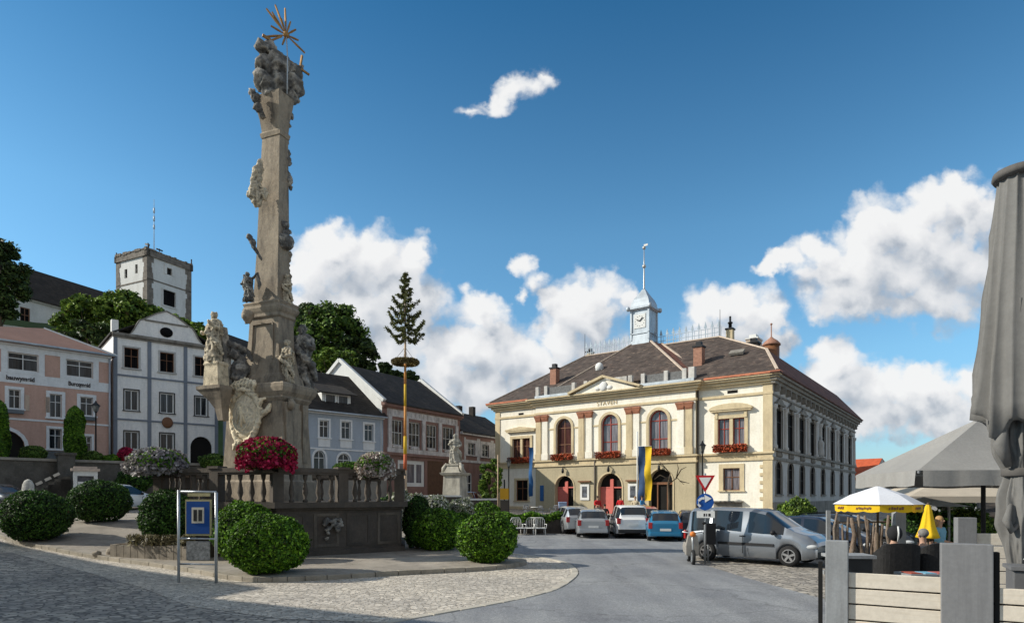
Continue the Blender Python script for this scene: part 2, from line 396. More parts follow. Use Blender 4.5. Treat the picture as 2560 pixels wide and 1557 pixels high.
def make_sky():
    w = bpy.data.worlds.new('World'); scn.world = w; w.use_nodes = True
    nt = w.node_tree; N = nt.nodes; L = nt.links
    for n in list(N): N.remove(n)
    out = N.new('ShaderNodeOutputWorld'); bg = N.new('ShaderNodeBackground'); L.new(bg.outputs[0], out.inputs[0])
    sky = N.new('ShaderNodeTexSky'); sky.sky_type = 'NISHITA'; sky.sun_disc = False
    sky.sun_elevation = R(SUN_EL); sky.sun_rotation = R(90-SUN_AZ)
    sky.altitude = 400; sky.air_density = 1.1; sky.dust_density = .6; sky.ozone_density = 2.
    tc = N.new('ShaderNodeTexCoord')
    # clouds: one node group gives the cumulus field at a direction (u = x/y, v = z/y of the view north)
    blobs = [
        # small high cloud, a tilted streak
        (1325,212,78,50,.32),(1372,190,48,42,.28),(1275,235,80,40,.38),(1225,252,76,36,.44),(1180,268,66,28,.5),
        # tall cloud behind the maypole
        (850,640,105,82),(775,685,80,82),(930,640,85,70),(1030,655,55,75),(975,720,115,95),(870,770,175,125),(1035,760,85,90),(760,820,90,110),(930,880,150,90),(800,600,50,45),
        # centre left
        (1198,790,62,62),(1185,760,42,42),(1150,850,85,70),(1110,905,90,75),(1230,880,110,80),(1300,885,85,62),(1190,960,150,85),(1370,925,110,60),(1080,980,90,60),
        # centre
        (1512,725,62,55),(1452,735,62,58),(1418,790,72,70),(1480,800,90,75),(1405,860,85,70),(1560,745,40,50),(1510,880,100,60),
        # wisps
        (1312,672,42,40,.38),(1345,725,54,40,.42),(1300,740,36,26,.5),
        # behind the roof
        (1790,770,78,62),(1850,775,80,60),(1915,790,62,66),(1745,800,50,36),(1830,840,120,62),(1940,850,50,50),
        # large cloud right
        (1930,670,58,24),(1985,645,62,34),(2045,620,72,52),(2080,690,90,62),(2150,640,110,85),(2190,545,70,66),(2265,575,100,90),(2340,500,58,64),(2385,480,45,55),(2430,540,105,95),(2340,620,150,110),(2240,690,170,82),(2430,680,150,100),(2140,740,140,58),(2330,760,150,60),(2550,580,110,130),(2660,600,120,130),
        # low right
        (2062,885,58,40),(2100,930,75,62),(2050,960,60,50),(2170,970,90,70),(2250,975,80,60),(2300,950,66,50),(2360,970,90,66),(2440,970,70,60),(2180,1040,150,62),(2380,1050,150,60),(2290,1010,110,60),
    ]
    g = bpy.data.node_groups.new('cumulus', 'ShaderNodeTree')
    g.interface.new_socket('Vector', in_out='INPUT', socket_type='NodeSocketVector')
    g.interface.new_socket('Field', in_out='OUTPUT', socket_type='NodeSocketFloat')
    gi = g.nodes.new('NodeGroupInput'); go = g.nodes.new('NodeGroupOutput')
    def gn(t): return g.nodes.new(t)
    # billowing warp of the coordinates
    wn = gn('ShaderNodeTexNoise'); wn.inputs['Scale'].default_value = 17; wn.inputs['Detail'].default_value = 7; wn.inputs['Roughness'].default_value = .55
    g.links.new(gi.outputs[0], wn.inputs['Vector'])
    wa = gn('ShaderNodeVectorMath'); wa.operation = 'SUBTRACT'; g.links.new(wn.outputs['Color'], wa.inputs[0]); wa.inputs[1].default_value = (.5,.5,.5)
    wm = gn('ShaderNodeVectorMath'); wm.operation = 'MULTIPLY_ADD'; g.links.new(wa.outputs[0], wm.inputs[0]); wm.inputs[1].default_value = (.085,.085,0); g.links.new(gi.outputs[0], wm.inputs[2])
    last = None
    for bl_ in blobs:
        px, py, rx, ry = bl_[:4]; bias = bl_[4] if len(bl_) > 4 else 0
        u, v = (px-1280)/FPX, (HOR-py)/FPX; ru, rv = rx/FPX, ry/FPX
        a = gn('ShaderNodeVectorMath'); a.operation = 'MULTIPLY_ADD'
        g.links.new(wm.outputs[0], a.inputs[0]); a.inputs[1].default_value = (1/ru, 1/rv, 0); a.inputs[2].default_value = (-u/ru, -v/rv, 0)
        l = gn('ShaderNodeVectorMath'); l.operation = 'LENGTH'; g.links.new(a.outputs[0], l.inputs[0])
        lv = l.outputs['Value']
        if bias:
            bn_ = gn('ShaderNodeMath'); bn_.operation = 'ADD'; g.links.new(lv, bn_.inputs[0]); bn_.inputs[1].default_value = bias; lv = bn_.outputs[0]
        if last is None: last = lv
        else:
            mn = gn('ShaderNodeMath'); mn.operation = 'SMOOTH_MIN'; g.links.new(last, mn.inputs[0]); g.links.new(lv, mn.inputs[1]); mn.inputs[2].default_value = .42
            last = mn.outputs[0]
    dn = gn('ShaderNodeTexNoise'); dn.inputs['Scale'].default_value = 26; dn.inputs['Detail'].default_value = 9; dn.inputs['Roughness'].default_value = .6
    g.links.new(gi.outputs[0], dn.inputs['Vector'])
    # cauliflower billows
    bsum = None
    for sc_, am_ in ((21., .55), (47., .30)):
        vo = gn('ShaderNodeTexVoronoi'); vo.inputs['Scale'].default_value = sc_; g.links.new(wm.outputs[0], vo.inputs['Vector'])
        mm_ = gn('ShaderNodeMath'); mm_.operation = 'MULTIPLY_ADD'; g.links.new(vo.outputs['Distance'], mm_.inputs[0]); mm_.inputs[1].default_value = -am_
        if bsum is None: mm_.inputs[2].default_value = .46
        else: g.links.new(bsum, mm_.inputs[2])
        bsum = mm_.outputs[0]
    f0 = gn('ShaderNodeMath'); f0.operation = 'MULTIPLY_ADD'; g.links.new(dn.outputs['Fac'], f0.inputs[0]); f0.inputs[1].default_value = .7; f0.inputs[2].default_value = .84
    f1 = gn('ShaderNodeMath'); f1.operation = 'ADD'; g.links.new(f0.outputs[0], f1.inputs[0]); g.links.new(bsum, f1.inputs[1])
    f2 = gn('ShaderNodeMath'); f2.operation = 'SUBTRACT'; g.links.new(f1.outputs[0], f2.inputs[0]); g.links.new(last, f2.inputs[1])
    g.links.new(f2.outputs[0], go.inputs[0])
    g.interface.new_socket('Soft', in_out='OUTPUT', socket_type='NodeSocketFloat')
    s1 = gn('ShaderNodeMath'); s1.operation = 'MULTIPLY_ADD'; g.links.new(bsum, s1.inputs[0]); s1.inputs[1].default_value = .55; s1.inputs[2].default_value = 1.1
    s2 = gn('ShaderNodeMath'); s2.operation = 'SUBTRACT'; g.links.new(s1.outputs[0], s2.inputs[0]); g.links.new(last, s2.inputs[1]); g.links.new(s2.outputs[0], go.inputs[1])

    sp = N.new('ShaderNodeSeparateXYZ'); L.new(tc.outputs['Generated'], sp.inputs[0])
    def math_(op, a, b=None, c=None):
        m = N.new('ShaderNodeMath'); m.operation = op
        for i, x in enumerate((a, b, c)):
            if x is None: continue
            if isinstance(x, (int, float)): m.inputs[i].default_value = x
            else: L.new(x, m.inputs[i])
        return m.outputs[0]
    ysafe = math_('MAXIMUM', sp.outputs['Y'], .08)
    u = math_('DIVIDE', sp.outputs['X'], ysafe); v = math_('DIVIDE', sp.outputs['Z'], ysafe)
    cb = N.new('ShaderNodeCombineXYZ'); L.new(u, cb.inputs[0]); L.new(v, cb.inputs[1])
    A = N.new('ShaderNodeGroup'); A.node_tree = g; L.new(cb.outputs[0], A.inputs[0])
    sh = N.new('ShaderNodeVectorMath'); sh.operation = 'ADD'; L.new(cb.outputs[0], sh.inputs[0]); sh.inputs[1].default_value = (-.03, .045, 0)
    B = N.new('ShaderNodeGroup'); B.node_tree = g; L.new(sh.outputs[0], B.inputs[0])
    dens = N.new('ShaderNodeMapRange'); dens.interpolation_type = 'SMOOTHSTEP'; L.new(A.outputs[0], dens.inputs[0]); dens.inputs[1].default_value = -.04; dens.inputs[2].default_value = .66
    # light: how much less cloud lies towards the sun
    df = math_('SUBTRACT', A.outputs[1], B.outputs[1])
    lit = math_('MULTIPLY_ADD', df, .42, .62)
    lit = math_('MULTIPLY_ADD', math_('SUBTRACT', A.outputs[0], B.outputs[0]), .16, lit)
    thick = N.new('ShaderNodeMapRange'); L.new(B.outputs[1], thick.inputs[0]); thick.inputs[1].default_value = .1; thick.inputs[2].default_value = 1.2; thick.inputs[3].default_value = 0; thick.inputs[4].default_value = .26
    lit = math_('SUBTRACT', lit, thick.outputs[0])
    cr = ramp(nt, lit, [(.05, (.40,.45,.52,1)), (.3, (.55,.585,.635,1)), (.55, (.735,.75,.775,1)), (.82, (.86,.86,.865,1)), (1, (.92,.92,.915,1))])
    # colour of the clear air: the physical sky, graded deeper away from the sun and the horizon as in the photograph
    skyb = mixc(nt, 1.0, sky.outputs[0], (.082, .140, .156, 1), 'MULTIPLY')
    gr = ramp(nt, sp.outputs['Z'], [(0, (.98,.74,.86,1)), (.2, (1.25,1.08,1.06,1)), (.38, (1.08,1.06,1.04,1)), (.62, (.42,.70,.80,1))])
    skyb = mixc(nt, 1.0, skyb, gr.outputs[0], 'MULTIPLY')
    # unseen bright cloud overhead and behind the viewer, added to whiten the fill light
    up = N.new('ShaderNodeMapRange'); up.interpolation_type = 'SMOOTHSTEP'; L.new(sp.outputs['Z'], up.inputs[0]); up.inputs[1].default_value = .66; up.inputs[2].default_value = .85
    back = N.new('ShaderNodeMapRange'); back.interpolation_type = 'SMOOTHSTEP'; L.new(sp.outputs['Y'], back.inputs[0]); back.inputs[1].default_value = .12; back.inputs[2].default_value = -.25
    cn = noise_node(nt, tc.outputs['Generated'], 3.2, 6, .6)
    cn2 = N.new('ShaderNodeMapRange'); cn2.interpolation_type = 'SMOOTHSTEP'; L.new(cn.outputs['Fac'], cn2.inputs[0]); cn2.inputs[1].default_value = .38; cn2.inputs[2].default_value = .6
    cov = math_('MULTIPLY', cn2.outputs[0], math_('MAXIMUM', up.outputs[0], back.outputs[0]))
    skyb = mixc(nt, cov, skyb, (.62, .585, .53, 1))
    front = N.new('ShaderNodeMapRange'); front.interpolation_type = 'SMOOTHSTEP'; L.new(sp.outputs['Y'], front.inputs[0]); front.inputs[1].default_value = .05; front.inputs[2].default_value = .3
    fac = math_('MULTIPLY', dens.outputs[0], front.outputs[0])
    fac = math_('MULTIPLY', fac, .97)
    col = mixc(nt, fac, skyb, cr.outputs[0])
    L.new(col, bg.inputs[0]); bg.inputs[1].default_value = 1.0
    w.cycles.sampling_method = 'MANUAL'; w.cycles.sample_map_resolution = 512
    return skyb
make_sky()

# ------------------------------------------------------------------ ground
GX = [-90,-60,-32,-22,-17,-12.5,-7,-2,6,14,30,60]
GY = [0,17,20.5,24,27,33,40,50,65,90,140]
GZ = [[0]*12,
 [.25,.25,.2,.15,.05,0,0,0,0,0,0,0],
 [.5,.5,.4,.32,.2,.05,0,0,0,0,0,0],
 [.8,.8,.65,.5,.36,.15,0,0,0,0,0,0],
 [1.2,1.2,1.15,1.05,.95,.45,.1,0,0,0,0,0],
 [1.4,1.4,1.35,1.25,1.2,.8,.25,0,0,0,0,0],
 [1.8,1.8,1.7,1.6,1.6,1.3,.7,.3,.25,.15,0,0],
 [2.2,2.2,2.2,2.2,2.1,1.9,1.4,.9,.7,.6,.4,0],
 [2.3,2.3,2.3,2.3,2.3,2.3,2.1,1.0,.7,.5,.3,.1],
 [2.3,2.3,2.3,2.3,2.3,2.3,2.2,1.5,1.,.7,.3,.1],
 [2.3,2.3,2.3,2.3,2.3,2.3,2.2,1.5,1.,.7,.3,.1]]
def gz(x, y):
    x = min(max(x, GX[0]), GX[-1]-.001); y = min(max(y, GY[0]), GY[-1]-.001)
    i = max(k for k in range(len(GX)-1) if GX[k] <= x); j = max(k for k in range(len(GY)-1) if GY[k] <= y)
    a = (x-GX[i])/(GX[i+1]-GX[i]); b = (y-GY[j])/(GY[j+1]-GY[j])
    a = .5*a + .5*a*a*(3-2*a); b = .5*b + .5*b*b*(3-2*b)
    return (GZ[j][i]*(1-a)+GZ[j][i+1]*a)*(1-b) + (GZ[j+1][i]*(1-a)+GZ[j+1][i+1]*a)*b

m_cob = MCobble('cobble setts', (.24,.225,.205), (.56,.51,.44), (.12,.11,.1), 4.6, .5, (1,1.7,1))
m_apron = MCobble('pale cobble setts', (.42,.385,.335), (.76,.695,.60), (.25,.225,.19), 7.2, .45, (1,1.6,1))
m_asph = MCobble('asphalt', (.24,.25,.265), (.38,.39,.405), (.19,.195,.205), 38., .35, (1,1,1))
m_pave = M('island paving', (.36,.32,.27), .85, .2, .5, .25, 60, dirt=(.13,.115,.1), damt=.6, dscale=(1,1,1))
m_kerb = M('kerb granite', (.36,.32,.26), .85, .2, 1.5, .3, 40, dirt=(.15,.13,.1), damt=.6, dscale=(1,1,1))
def asphalt_wear():
    nt = m_asph.node_tree; b = nt.nodes['Principled BSDF']; old = b.inputs['Base Color'].links[0].from_socket
    tc = nt.nodes.new('ShaderNodeTexCoord'); w = noise_node(nt, tc.outputs['Object'], .8, 4)
    ws = nt.nodes.new('ShaderNodeVectorMath'); ws.operation = 'MULTIPLY_ADD'; nt.links.new(w.outputs['Color'], ws.inputs[0]); ws.inputs[1].default_value = (1.6,1.6,0); nt.links.new(tc.outputs['Object'], ws.inputs[2])
    v = nt.nodes.new('ShaderNodeTexVoronoi'); v.feature = 'DISTANCE_TO_EDGE'; v.inputs['Scale'].default_value = .22; nt.links.new(ws.outputs[0], v.inputs['Vector'])
    cr = ramp(nt, v.outputs['Distance'], [(0, (.74,.74,.74,1)), (.004, (.82,.82,.82,1)), (.009, (1,1,1,1))])
    col = mixc(nt, 1., old, cr.outputs[0], 'MULTIPLY')
    mp = nt.nodes.new('ShaderNodeMapping'); mp.inputs['Rotation'].default_value = (0,0,.25); mp.inputs['Scale'].default_value = (.9,.10,1); nt.links.new(tc.outputs['Object'], mp.inputs[0])
    s1 = noise_node(nt, mp.outputs[0], 1.1, 5, .6); r1 = ramp(nt, s1.outputs['Fac'], [(.36, (.80,.80,.81,1)), (.62, (1.07,1.07,1.06,1))])
    col = mixc(nt, 1., col, r1.outputs[0], 'MULTIPLY')
    s2 = noise_node(nt, tc.outputs['Object'], .5, 6, .7); r2 = ramp(nt, s2.outputs['Fac'], [(.56, (1,1,1,1)), (.62, (.84,.84,.85,1)), (.75, (.80,.80,.81,1))])
    col = mixc(nt, 1., col, r2.outputs[0], 'MULTIPLY')
    nt.links.new(col, b.inputs['Base Color'])
asphalt_wear()
def ground():
    def axis(segs):
        out = []
        for a, b, st in segs:
            n = int(round((b-a)/st)); out += [a+(b-a)*k/n for k in range(n)]
        return out+[segs[-1][1]]
    xs = axis([(-2500,-400,700),(-400,-90,60),(-90,-34,7),(-34,10,.9),(10,40,3),(40,400,60),(400,2500,700)])
    ys = axis([(-600,-20,145),(-20,10,5),(10,42,.9),(42,90,4),(90,200,22),(200,3500,1100)])
    vs = [(x,y,gz(x,y)) for y in ys for x in xs]; n = len(xs)
    mb = MB(); mb.add(vs, [(j*n+i, j*n+i+1, (j+1)*n+i+1, (j+1)*n+i) for j in range(len(ys)-1) for i in range(n-1)], 0, True)
    o = mb.build('ground', m_cob); o['kind'] = 'structure'
ground()
def spline(pts, n=5, closed=False):
    out = []; m = len(pts)
    for i in range(m if closed else m-1):
        p = [Vector(pts[(i+k) % m]) if closed else Vector(pts[min(max(i+k, 0), m-1)]) for k in (-1,0,1,2)]
        for k in range(n):
            t = k/n; q = .5*((2*p[1])+(p[2]-p[0])*t+(2*p[0]-5*p[1]+4*p[2]-p[3])*t*t+(3*p[1]-p[0]-3*p[2]+p[3])*t**3); out.append((q.x,q.y))
    if not closed: out.append(tuple(pts[-1]))
    return out
APRON = [(-22,24.4),(-17.2,21.6),(-12.5,18.3),(-9,15.2),(-6.5,12.6),(-4.2,11.3),(-2.2,10.9),(-.25,13),(.7,14.3),(1.25,15.6),(1.75,17.6),(1.85,19.4),(1.6,21.2),(.6,23.2),(-.6,24.6),(-1.5,26),(-6,27),(-12,26),(-18,26)]
A_EDGE = spline(APRON[6:16]); APRON2 = APRON[:6]+A_EDGE+APRON[16:]
sheet('cobbled_apron', APRON2, lambda x,y: gz(x,y)+.006, m_apron, step=1.)
ROAD = [(-2.16,10.75),(-.2,12.87),(.8,14.22),(1.37,15.55),(1.88,17.6),(1.98,19.4),(1.73,21.25),(.72,23.3),(-.45,24.75),(-1.2,26.2),(-1.3,30),(-1.9,34.5),(2,35.4),(8,34.6),(14,31.5),(22,27.5),(60,12),(60,9),(22,24.5),(11,29),(8.3,28.2),(6.9,25.5),(6.1,21.2),(6.3,17),(6.7,13),(7.6,6),(8.5,-40),(-14,-40),(-9,0),(-5.5,7.5)]
ROAD = spline(ROAD[:10])+ROAD[10:]
sheet('asphalt_road', ROAD, lambda x,y: gz(x,y)+.010, m_asph, step=1.5)
def strip(name, pts, w, z0, h, mat, kind='structure'):
    """row of kerb stones along a line"""
    mb = MB(); P = [Vector((x,y,0)) for x,y in pts]
    res = [P[0]]
    for a, b in zip(P, P[1:]):
        n = max(1, int((b-a).length/.55))
        res += [a+(b-a)*k/n for k in range(1, n+1)]
    off = []
    for i, p in enumerate(res):
        d = (res[min(i+1,len(res)-1)]-res[max(i-1,0)]).normalized(); off.append(Vector((-d.y, d.x, 0)))
    for i in range(len(res)-1):
        a, b = res[i], res[i+1]; na, nb = off[i], off[i+1]
        g_ = (b-a)*.012; j = random.uniform(-.008,.008)
        za, zb = gz(a.x,a.y)+z0, gz(b.x,b.y)+z0
        q = [a+g_-na*w/2, b-g_-nb*w/2, b-g_+nb*w/2, a+g_+na*w/2]; zz = [za,zb,zb,za]
        vs = [(p.x,p.y,z-.1) for p, z in zip(q, zz)]+[(p.x,p.y,z+h+j) for p, z in zip(q, zz)]
        mb.add(vs, [(3,2,1,0),(4,5,6,7),(0,1,5,4),(1,2,6,5),(2,3,7,6),(3,0,4,7)])
    o = mb.build(name, mat, bevel=.015); o['kind'] = kind; return o
strip('apron_border', A_EDGE, .2, .012, .012, M('border stone', (.50,.46,.39), .85, .15, 2, .2, 40))
ISL = [(-23.5,27.4),(-17.4,23.0),(-12.1,20.1),(-9.3,18.2),(-6.9,16.25),(-5.4,16.35),(-3.2,17.5),(-.9,18.55),(.15,19.6),(.35,20.6),(-.2,21.7),(-1.0,23.5),(-1.6,27),(-2.6,31),(-5,33),(-12,33),(-20,32),(-24,30)]
ISL = spline(ISL, 4, True)
sheet('island_pavement', ISL, lambda x,y: gz(x,y)+.13, m_pave, step=1.)
strip('island_kerb', ISL+[ISL[0]], .22, 0, .135, m_kerb)

# ------------------------------------------------------------------ foliage kit
def leafmesh(name, P, Nrm, size, mat, jit=.8, aspect=1.6, core=None, coremat=None, szvar=.35):
    """many small folded leaves at points P facing roughly Nrm; one object"""
    n = len(P)
    d = Nrm + rng.normal(0, jit, (n,3)); d /= np.linalg.norm(d, axis=1)[:,None]+1e-9
    r = rng.normal(0, 1, (n,3)); a = np.cross(d, r); a /= np.linalg.norm(a, axis=1)[:,None]+1e-9
    b = np.cross(d, a)
    s = (size*(1+rng.uniform(-szvar, szvar, n)))[:,None]
    a = a*s*.5*aspect; b = b*s*.5
    v = np.stack([P-a, P-b*.9+d*s*.06, P+a-d*s*.12, P+b*.9+d*s*.06], 1).reshape(-1,3)
    V = v.tolist(); F = [(4*i,4*i+1,4*i+2,4*i+3) for i in range(n)]; mi = [0]*n; mats = [mat]
    if core:
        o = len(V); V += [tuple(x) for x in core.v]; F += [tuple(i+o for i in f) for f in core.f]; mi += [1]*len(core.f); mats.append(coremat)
    me = bpy.data.meshes.new(name); me.from_pydata(V, [], F)
    for m in mats: me.materials.append(m)
    me.polygons.foreach_set('material_index', mi); me.update()
    ob = bpy.data.objects.new(name, me); C.objects.link(ob); return ob
def sphere_pts(n, up=-1.):
    z = rng.uniform(up, 1, n); t = rng.uniform(0, 2*math.pi, n); r = np.sqrt(1-z*z)
    return np.stack([r*np.cos(t), r*np.sin(t), z], 1)
m_box = MLeaf('boxwood leaf', (.018,.05,.006), (.08,.195,.016), (.23,.43,.035))
m_dkleaf = MLeaf('dark leaf', (.012,.032,.010), (.042,.105,.022), (.11,.23,.04))
m_tree = MLeaf('tree leaf', (.026,.055,.014), (.08,.165,.03), (.23,.34,.07))
m_thuja = MLeaf('thuja leaf', (.018,.055,.008), (.08,.19,.018), (.22,.40,.04))
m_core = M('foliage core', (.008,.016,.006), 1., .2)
m_twig = M('twig bark', (.10,.075,.05), .9, .2, 6)
def shrub(name, label, cat, loc, rx, rz, mat=None, n=9000, leaf=.062, amp=.07, group=None, seed=0, flat=.25, stem=True):
    """clipped or loose shrub: crown of single leaves over a dark heart, on a short stem"""
    D = sphere_pts(n, -.92)
    rad = np.array([1+amp*noise.fractal(Vector(d)*1.7+Vector((seed*9.1,seed*4.3,2)), 1., 2., 3)+.035*noise.noise(Vector(d)*7+Vector((seed,0,0))) for d in D])
    keep = np.array([noise.noise(Vector(d)*5.5+Vector((seed*3.3,1,seed))) > -.42 for d in D]) | (rng.uniform(0,1,n) < .25); D = D[keep]; rad = rad[keep]; n = len(D)
    rad = rad*(1+np.where(rng.uniform(0,1,n) < .03, rng.uniform(.02,.1,n), 0))
    sh = 1-np.abs(rng.normal(0, .055, n))
    P = D*(rad*sh)[:,None]*np.array([rx, rx, rz])
    zc = rz*.96
    P[:,2] = np.maximum(P[:,2], -rz*.9)+zc
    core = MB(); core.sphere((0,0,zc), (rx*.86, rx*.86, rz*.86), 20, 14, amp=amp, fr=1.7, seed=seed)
    root = thing(name, label, cat, loc, random.uniform(-.4,.4) if seed else 0, group)
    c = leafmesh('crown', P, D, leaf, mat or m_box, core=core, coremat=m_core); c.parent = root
    if stem:
        s = MB()
        for k in range(5):
            t = k*1.3; s.tube([(math.cos(t)*.05,math.sin(t)*.05,-.08),(math.cos(t)*.2*rx,math.sin(t)*.2*rx,zc*.55)], [.03,.018], 6)
        s.build('stem', m_twig, root)
    return root
def tree(name, label, cat, loc, h, rx, rz, cz, mat=None, ncl=70, per=170, leaf=.3, group=None, seed=1, trunk=.25):
    """tapered trunk with limbs; crown of leaf clumps with gaps"""
    rs = np.random.default_rng(seed); root = thing(name, label, cat, loc, 0, group)
    D = rs.normal(0,1,(ncl,3)); D /= np.linalg.norm(D,axis=1)[:,None]
    q = rs.uniform(.35,1,ncl)**.5
    cen = D*q[:,None]*np.array([rx,rx,rz])*np.array([1,1,1]); cen[:,2] += cz
    rad = rs.uniform(.16,.34,ncl)*min(rx,rz)
    P = []; Nn = []
    for c_, r_ in zip(cen, rad):
        d = rs.normal(0,1,(per,3)); d /= np.linalg.norm(d,axis=1)[:,None]
        rr = r_*rs.uniform(.55,1.08,per)
        p = c_+d*rr[:,None]*np.array([1,1,.75]); P.append(p); Nn.append(d+np.array([0,0,.35]))
    P = np.concatenate(P); Nn = np.concatenate(Nn)
    core = MB()
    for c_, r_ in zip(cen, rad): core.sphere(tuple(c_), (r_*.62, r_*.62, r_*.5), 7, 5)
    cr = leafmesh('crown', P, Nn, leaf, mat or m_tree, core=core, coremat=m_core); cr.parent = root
    t = MB(); t.tube([(0,0,-.6),(0,0,cz*.35),(rx*.04,0,cz*.75),(rx*.02,.05,cz+rz*.4)], [trunk,trunk*.8,trunk*.55,trunk*.15], 9)
    for k in range(9):
        c_ = cen[k*ncl//9]; z0 = cz*rs.uniform(.4,.8)
        t.tube([(0,0,z0),(c_[0]*.5,c_[1]*.5,z0*.5+c_[2]*.5),tuple(c_)], [trunk*.4,trunk*.25,trunk*.06], 6)
    t.build('trunk', m_twig, root)
    return root
# ------------------------------------------------------------------ building materials
m_cream = M('cream stucco', (.92,.87,.755), .85, .07, .5, .06, 40, dirt=(.66,.59,.46), damt=.5)
m_khaki = M('khaki stucco', (.50,.43,.29), .85, .08, .5, .06, 40, dirt=(.28,.24,.16), damt=.4)
m_ochre = M('ochre stone trim', (.66,.54,.345), .8, .12, 1., .1, 40, dirt=(.36,.28,.18), damt=.5)
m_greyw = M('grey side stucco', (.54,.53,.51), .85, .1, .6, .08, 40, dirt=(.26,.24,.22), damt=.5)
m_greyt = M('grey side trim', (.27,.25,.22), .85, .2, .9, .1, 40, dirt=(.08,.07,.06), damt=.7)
m_redcap = M('red painted capital', (.40,.17,.10), .8, .25, 3)
m_redtile = M('red eave tile', (.56,.20,.11), .7, .2, 3, .15, 20)
m_roofd = M('dark roof tile', (.10,.075,.064), .85, .3, 1.2, .5, 14, courses=.24, dirt=(.16,.13,.11), damt=.5, dscale=(1,1,1), fine=.25)
m_roofr = M('rust roof tile', (.17,.075,.055), .85, .25, .8, .4, 14, courses=.24, fine=.2)
m_roofk = M('black brown roof tile', (.042,.036,.032), .85, .3, 1, .4, 14, courses=.24, fine=.2)
m_zinc = M('zinc sheet', (.50,.55,.60), .45, .12, 1.2, .05, 20, metal=.25, dirt=(.2,.22,.24), damt=.5)
m_whiten = M('white paint', (.78,.78,.76), .7, .06, 1., 0, dirt=(.5,.48,.44), damt=.3)
m_brick = M('chimney brick', (.38,.20,.14), .9, .25, 4, .3, 30)
m_redframe = M('red window frame', (.34,.045,.025), .5, .15, 2)
m_brframe = M('brown window frame', (.22,.10,.05), .5, .15, 2)
m_wframe = M('white window frame', (.75,.75,.74), .5, .05, 2)
m_iron = M('dark iron', (.025,.025,.028), .55, .2, 3, metal=.3)
m_ridge = M('pale ridge mortar', (.62,.50,.40), .85, .15, 2)
m_gl = MGlass('window glass', (.01,.012,.016), curtain=(.04,.047,.056)); m_gld = MGlass('dark window glass', (.006,.006,.007), (.016,.015,.015), .95)
m_glp = MGlass('glass over curtain', (.10,.09,.10), (.24,.22,.24), .08)
m_glr = MGlass('reddish glass', (.05,.022,.02), (.10,.04,.035), .1)
m_gld.node_tree.nodes['Principled BSDF'].inputs['Specular IOR Level'].default_value = .05
m_int = M('dark interior', (.012,.011,.010), .9, .2)
m_oxred = M('salmon door paint', (.62,.16,.13), .6, .1, 2)
m_flow = MLeaf('red geranium', (.13,.03,.012), (.32,.05,.02), (.50,.10,.04), trans=.1)

# ------------------------------------------------------------------ town hall
TH = thing('town_hall', 'cream and khaki two storey town hall with clock turret, pediment and dark hipped roof', 'building', (-1.64,64.45,0), math.atan2(-.607,.795))
THM = Matrix.Translation(TH.location) @ Matrix.Rotation(TH.rotation_euler.z, 4, 'Z')
RY = -.45
# openings
H_lw = (2.16,4.34,5.95,7.95); H_lg = (2.57,4.05,1.75,3.8); H_rw = (22.94,25.05,6.25,8.4); H_rg = (23.36,24.68,2.67,4.44)
AW = [(c-.86,c+.86,6.15,9.5,8.62) for c in (8.53,13.38,18.03)]
AD = [(7.58,9.62,.3,4.12,3.1), (12.2,14.6,.3,4.25,3.05), (17.15,19.3,.3,4.5,3.4)]
b = MB()
for x0, x1, y, hs in ((0,5.3,0,[H_lw]), (5.3,21.25,RY,AW), (21.25,27.1,0,[H_rw])): wall(b, x0, x1, 5.0, 11.2, hs, y, .3)
wall(b, 0, 5.3, -.6, 5.0, [H_lg], 0, .3)
wall(b, 5.3, 21.25, -.6, 5.0, AD, RY, .55, 1)
wall(b, 21.25, 27.1, -.6, 5.0, [H_rg], 0, .3)
for x in (5.3, 21.25): b.add([(x,RY,-.6),(x,0,-.6),(x,0,11.2),(x,RY,11.2)], [(0,1,2,3)], 1)
b.add([(0,0,-.6),(0,18,-.6),(0,18,11.3),(0,0,11.3)], [(3,2,1,0)])
b.add([(0,18,-.6),(12.5,18,-.6),(12.5,18,11.3),(0,18,11.3)], [(3,2,1,0)])
b.add([(12.5,18,-.6),(12.5,37,-.6),(12.5,37,11.3),(12.5,18,11.3)], [(3,2,1,0)])
b.add([(12.5,37,-.6),(27.1,37,-.6),(27.1,37,11.3),(12.5,37,11.3)], [(3,2,1,0)])
b.build('wall', [m_cream, m_khaki], TH)
# side wall in its own frame: u along the side, outward is -v
TS = Matrix.Translation((27.1,0,0)) @ Matrix.Rotation(R(90), 4, 'Z')
US = [1.9,5.6,9.6,13.7,18.3,23.0,28.0,33.2]
S_up = [(u-1.0,u+1.0,5.95,9.05) for u in US]; S_lo = [(u-.88,u+.88,2.35,4.95,4.4) for u in US]
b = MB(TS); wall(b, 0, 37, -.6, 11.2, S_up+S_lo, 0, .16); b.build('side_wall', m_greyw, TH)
m_dkframe = M('dark window frame', (.05,.035,.028), .6, .2, 2)
for h in S_up: window(TH, h, 0, m_dkframe, m_gld, 2, (.68,), .06, TS, .12)
for h in S_lo: window(TH, h, 0, m_dkframe, m_gld, 2, (.6,), .06, TS, .12)
b = MB(TS)
for i, u in enumerate(US):
    surround(b, S_up[i], 0, .12, .06, .14); surround(b, S_lo[i], 0, .12, .06, .12)
    q = b.sub('window_hood'); q.box(u-1.25, u+1.25, -.26, .02, 9.32, 9.5); q.prismy([(u-1.0,9.5),(u+1.0,9.5),(u,9.95)], -.2, .02); q.sphere((u,-.14,9.15), (.2,.14,.26), 8, 6)
    for k in range(6): b.sub('baluster').lathe([(.06,0),(.1,.15),(.05,.3),(.08,.5)], 6, u-.62+k*.25, -.06, 5.3)
for u in np.arange(.7, 37, 1.75): b.sub('corbel').cbox(u, -.22, 10.55, .22, .4, .5)
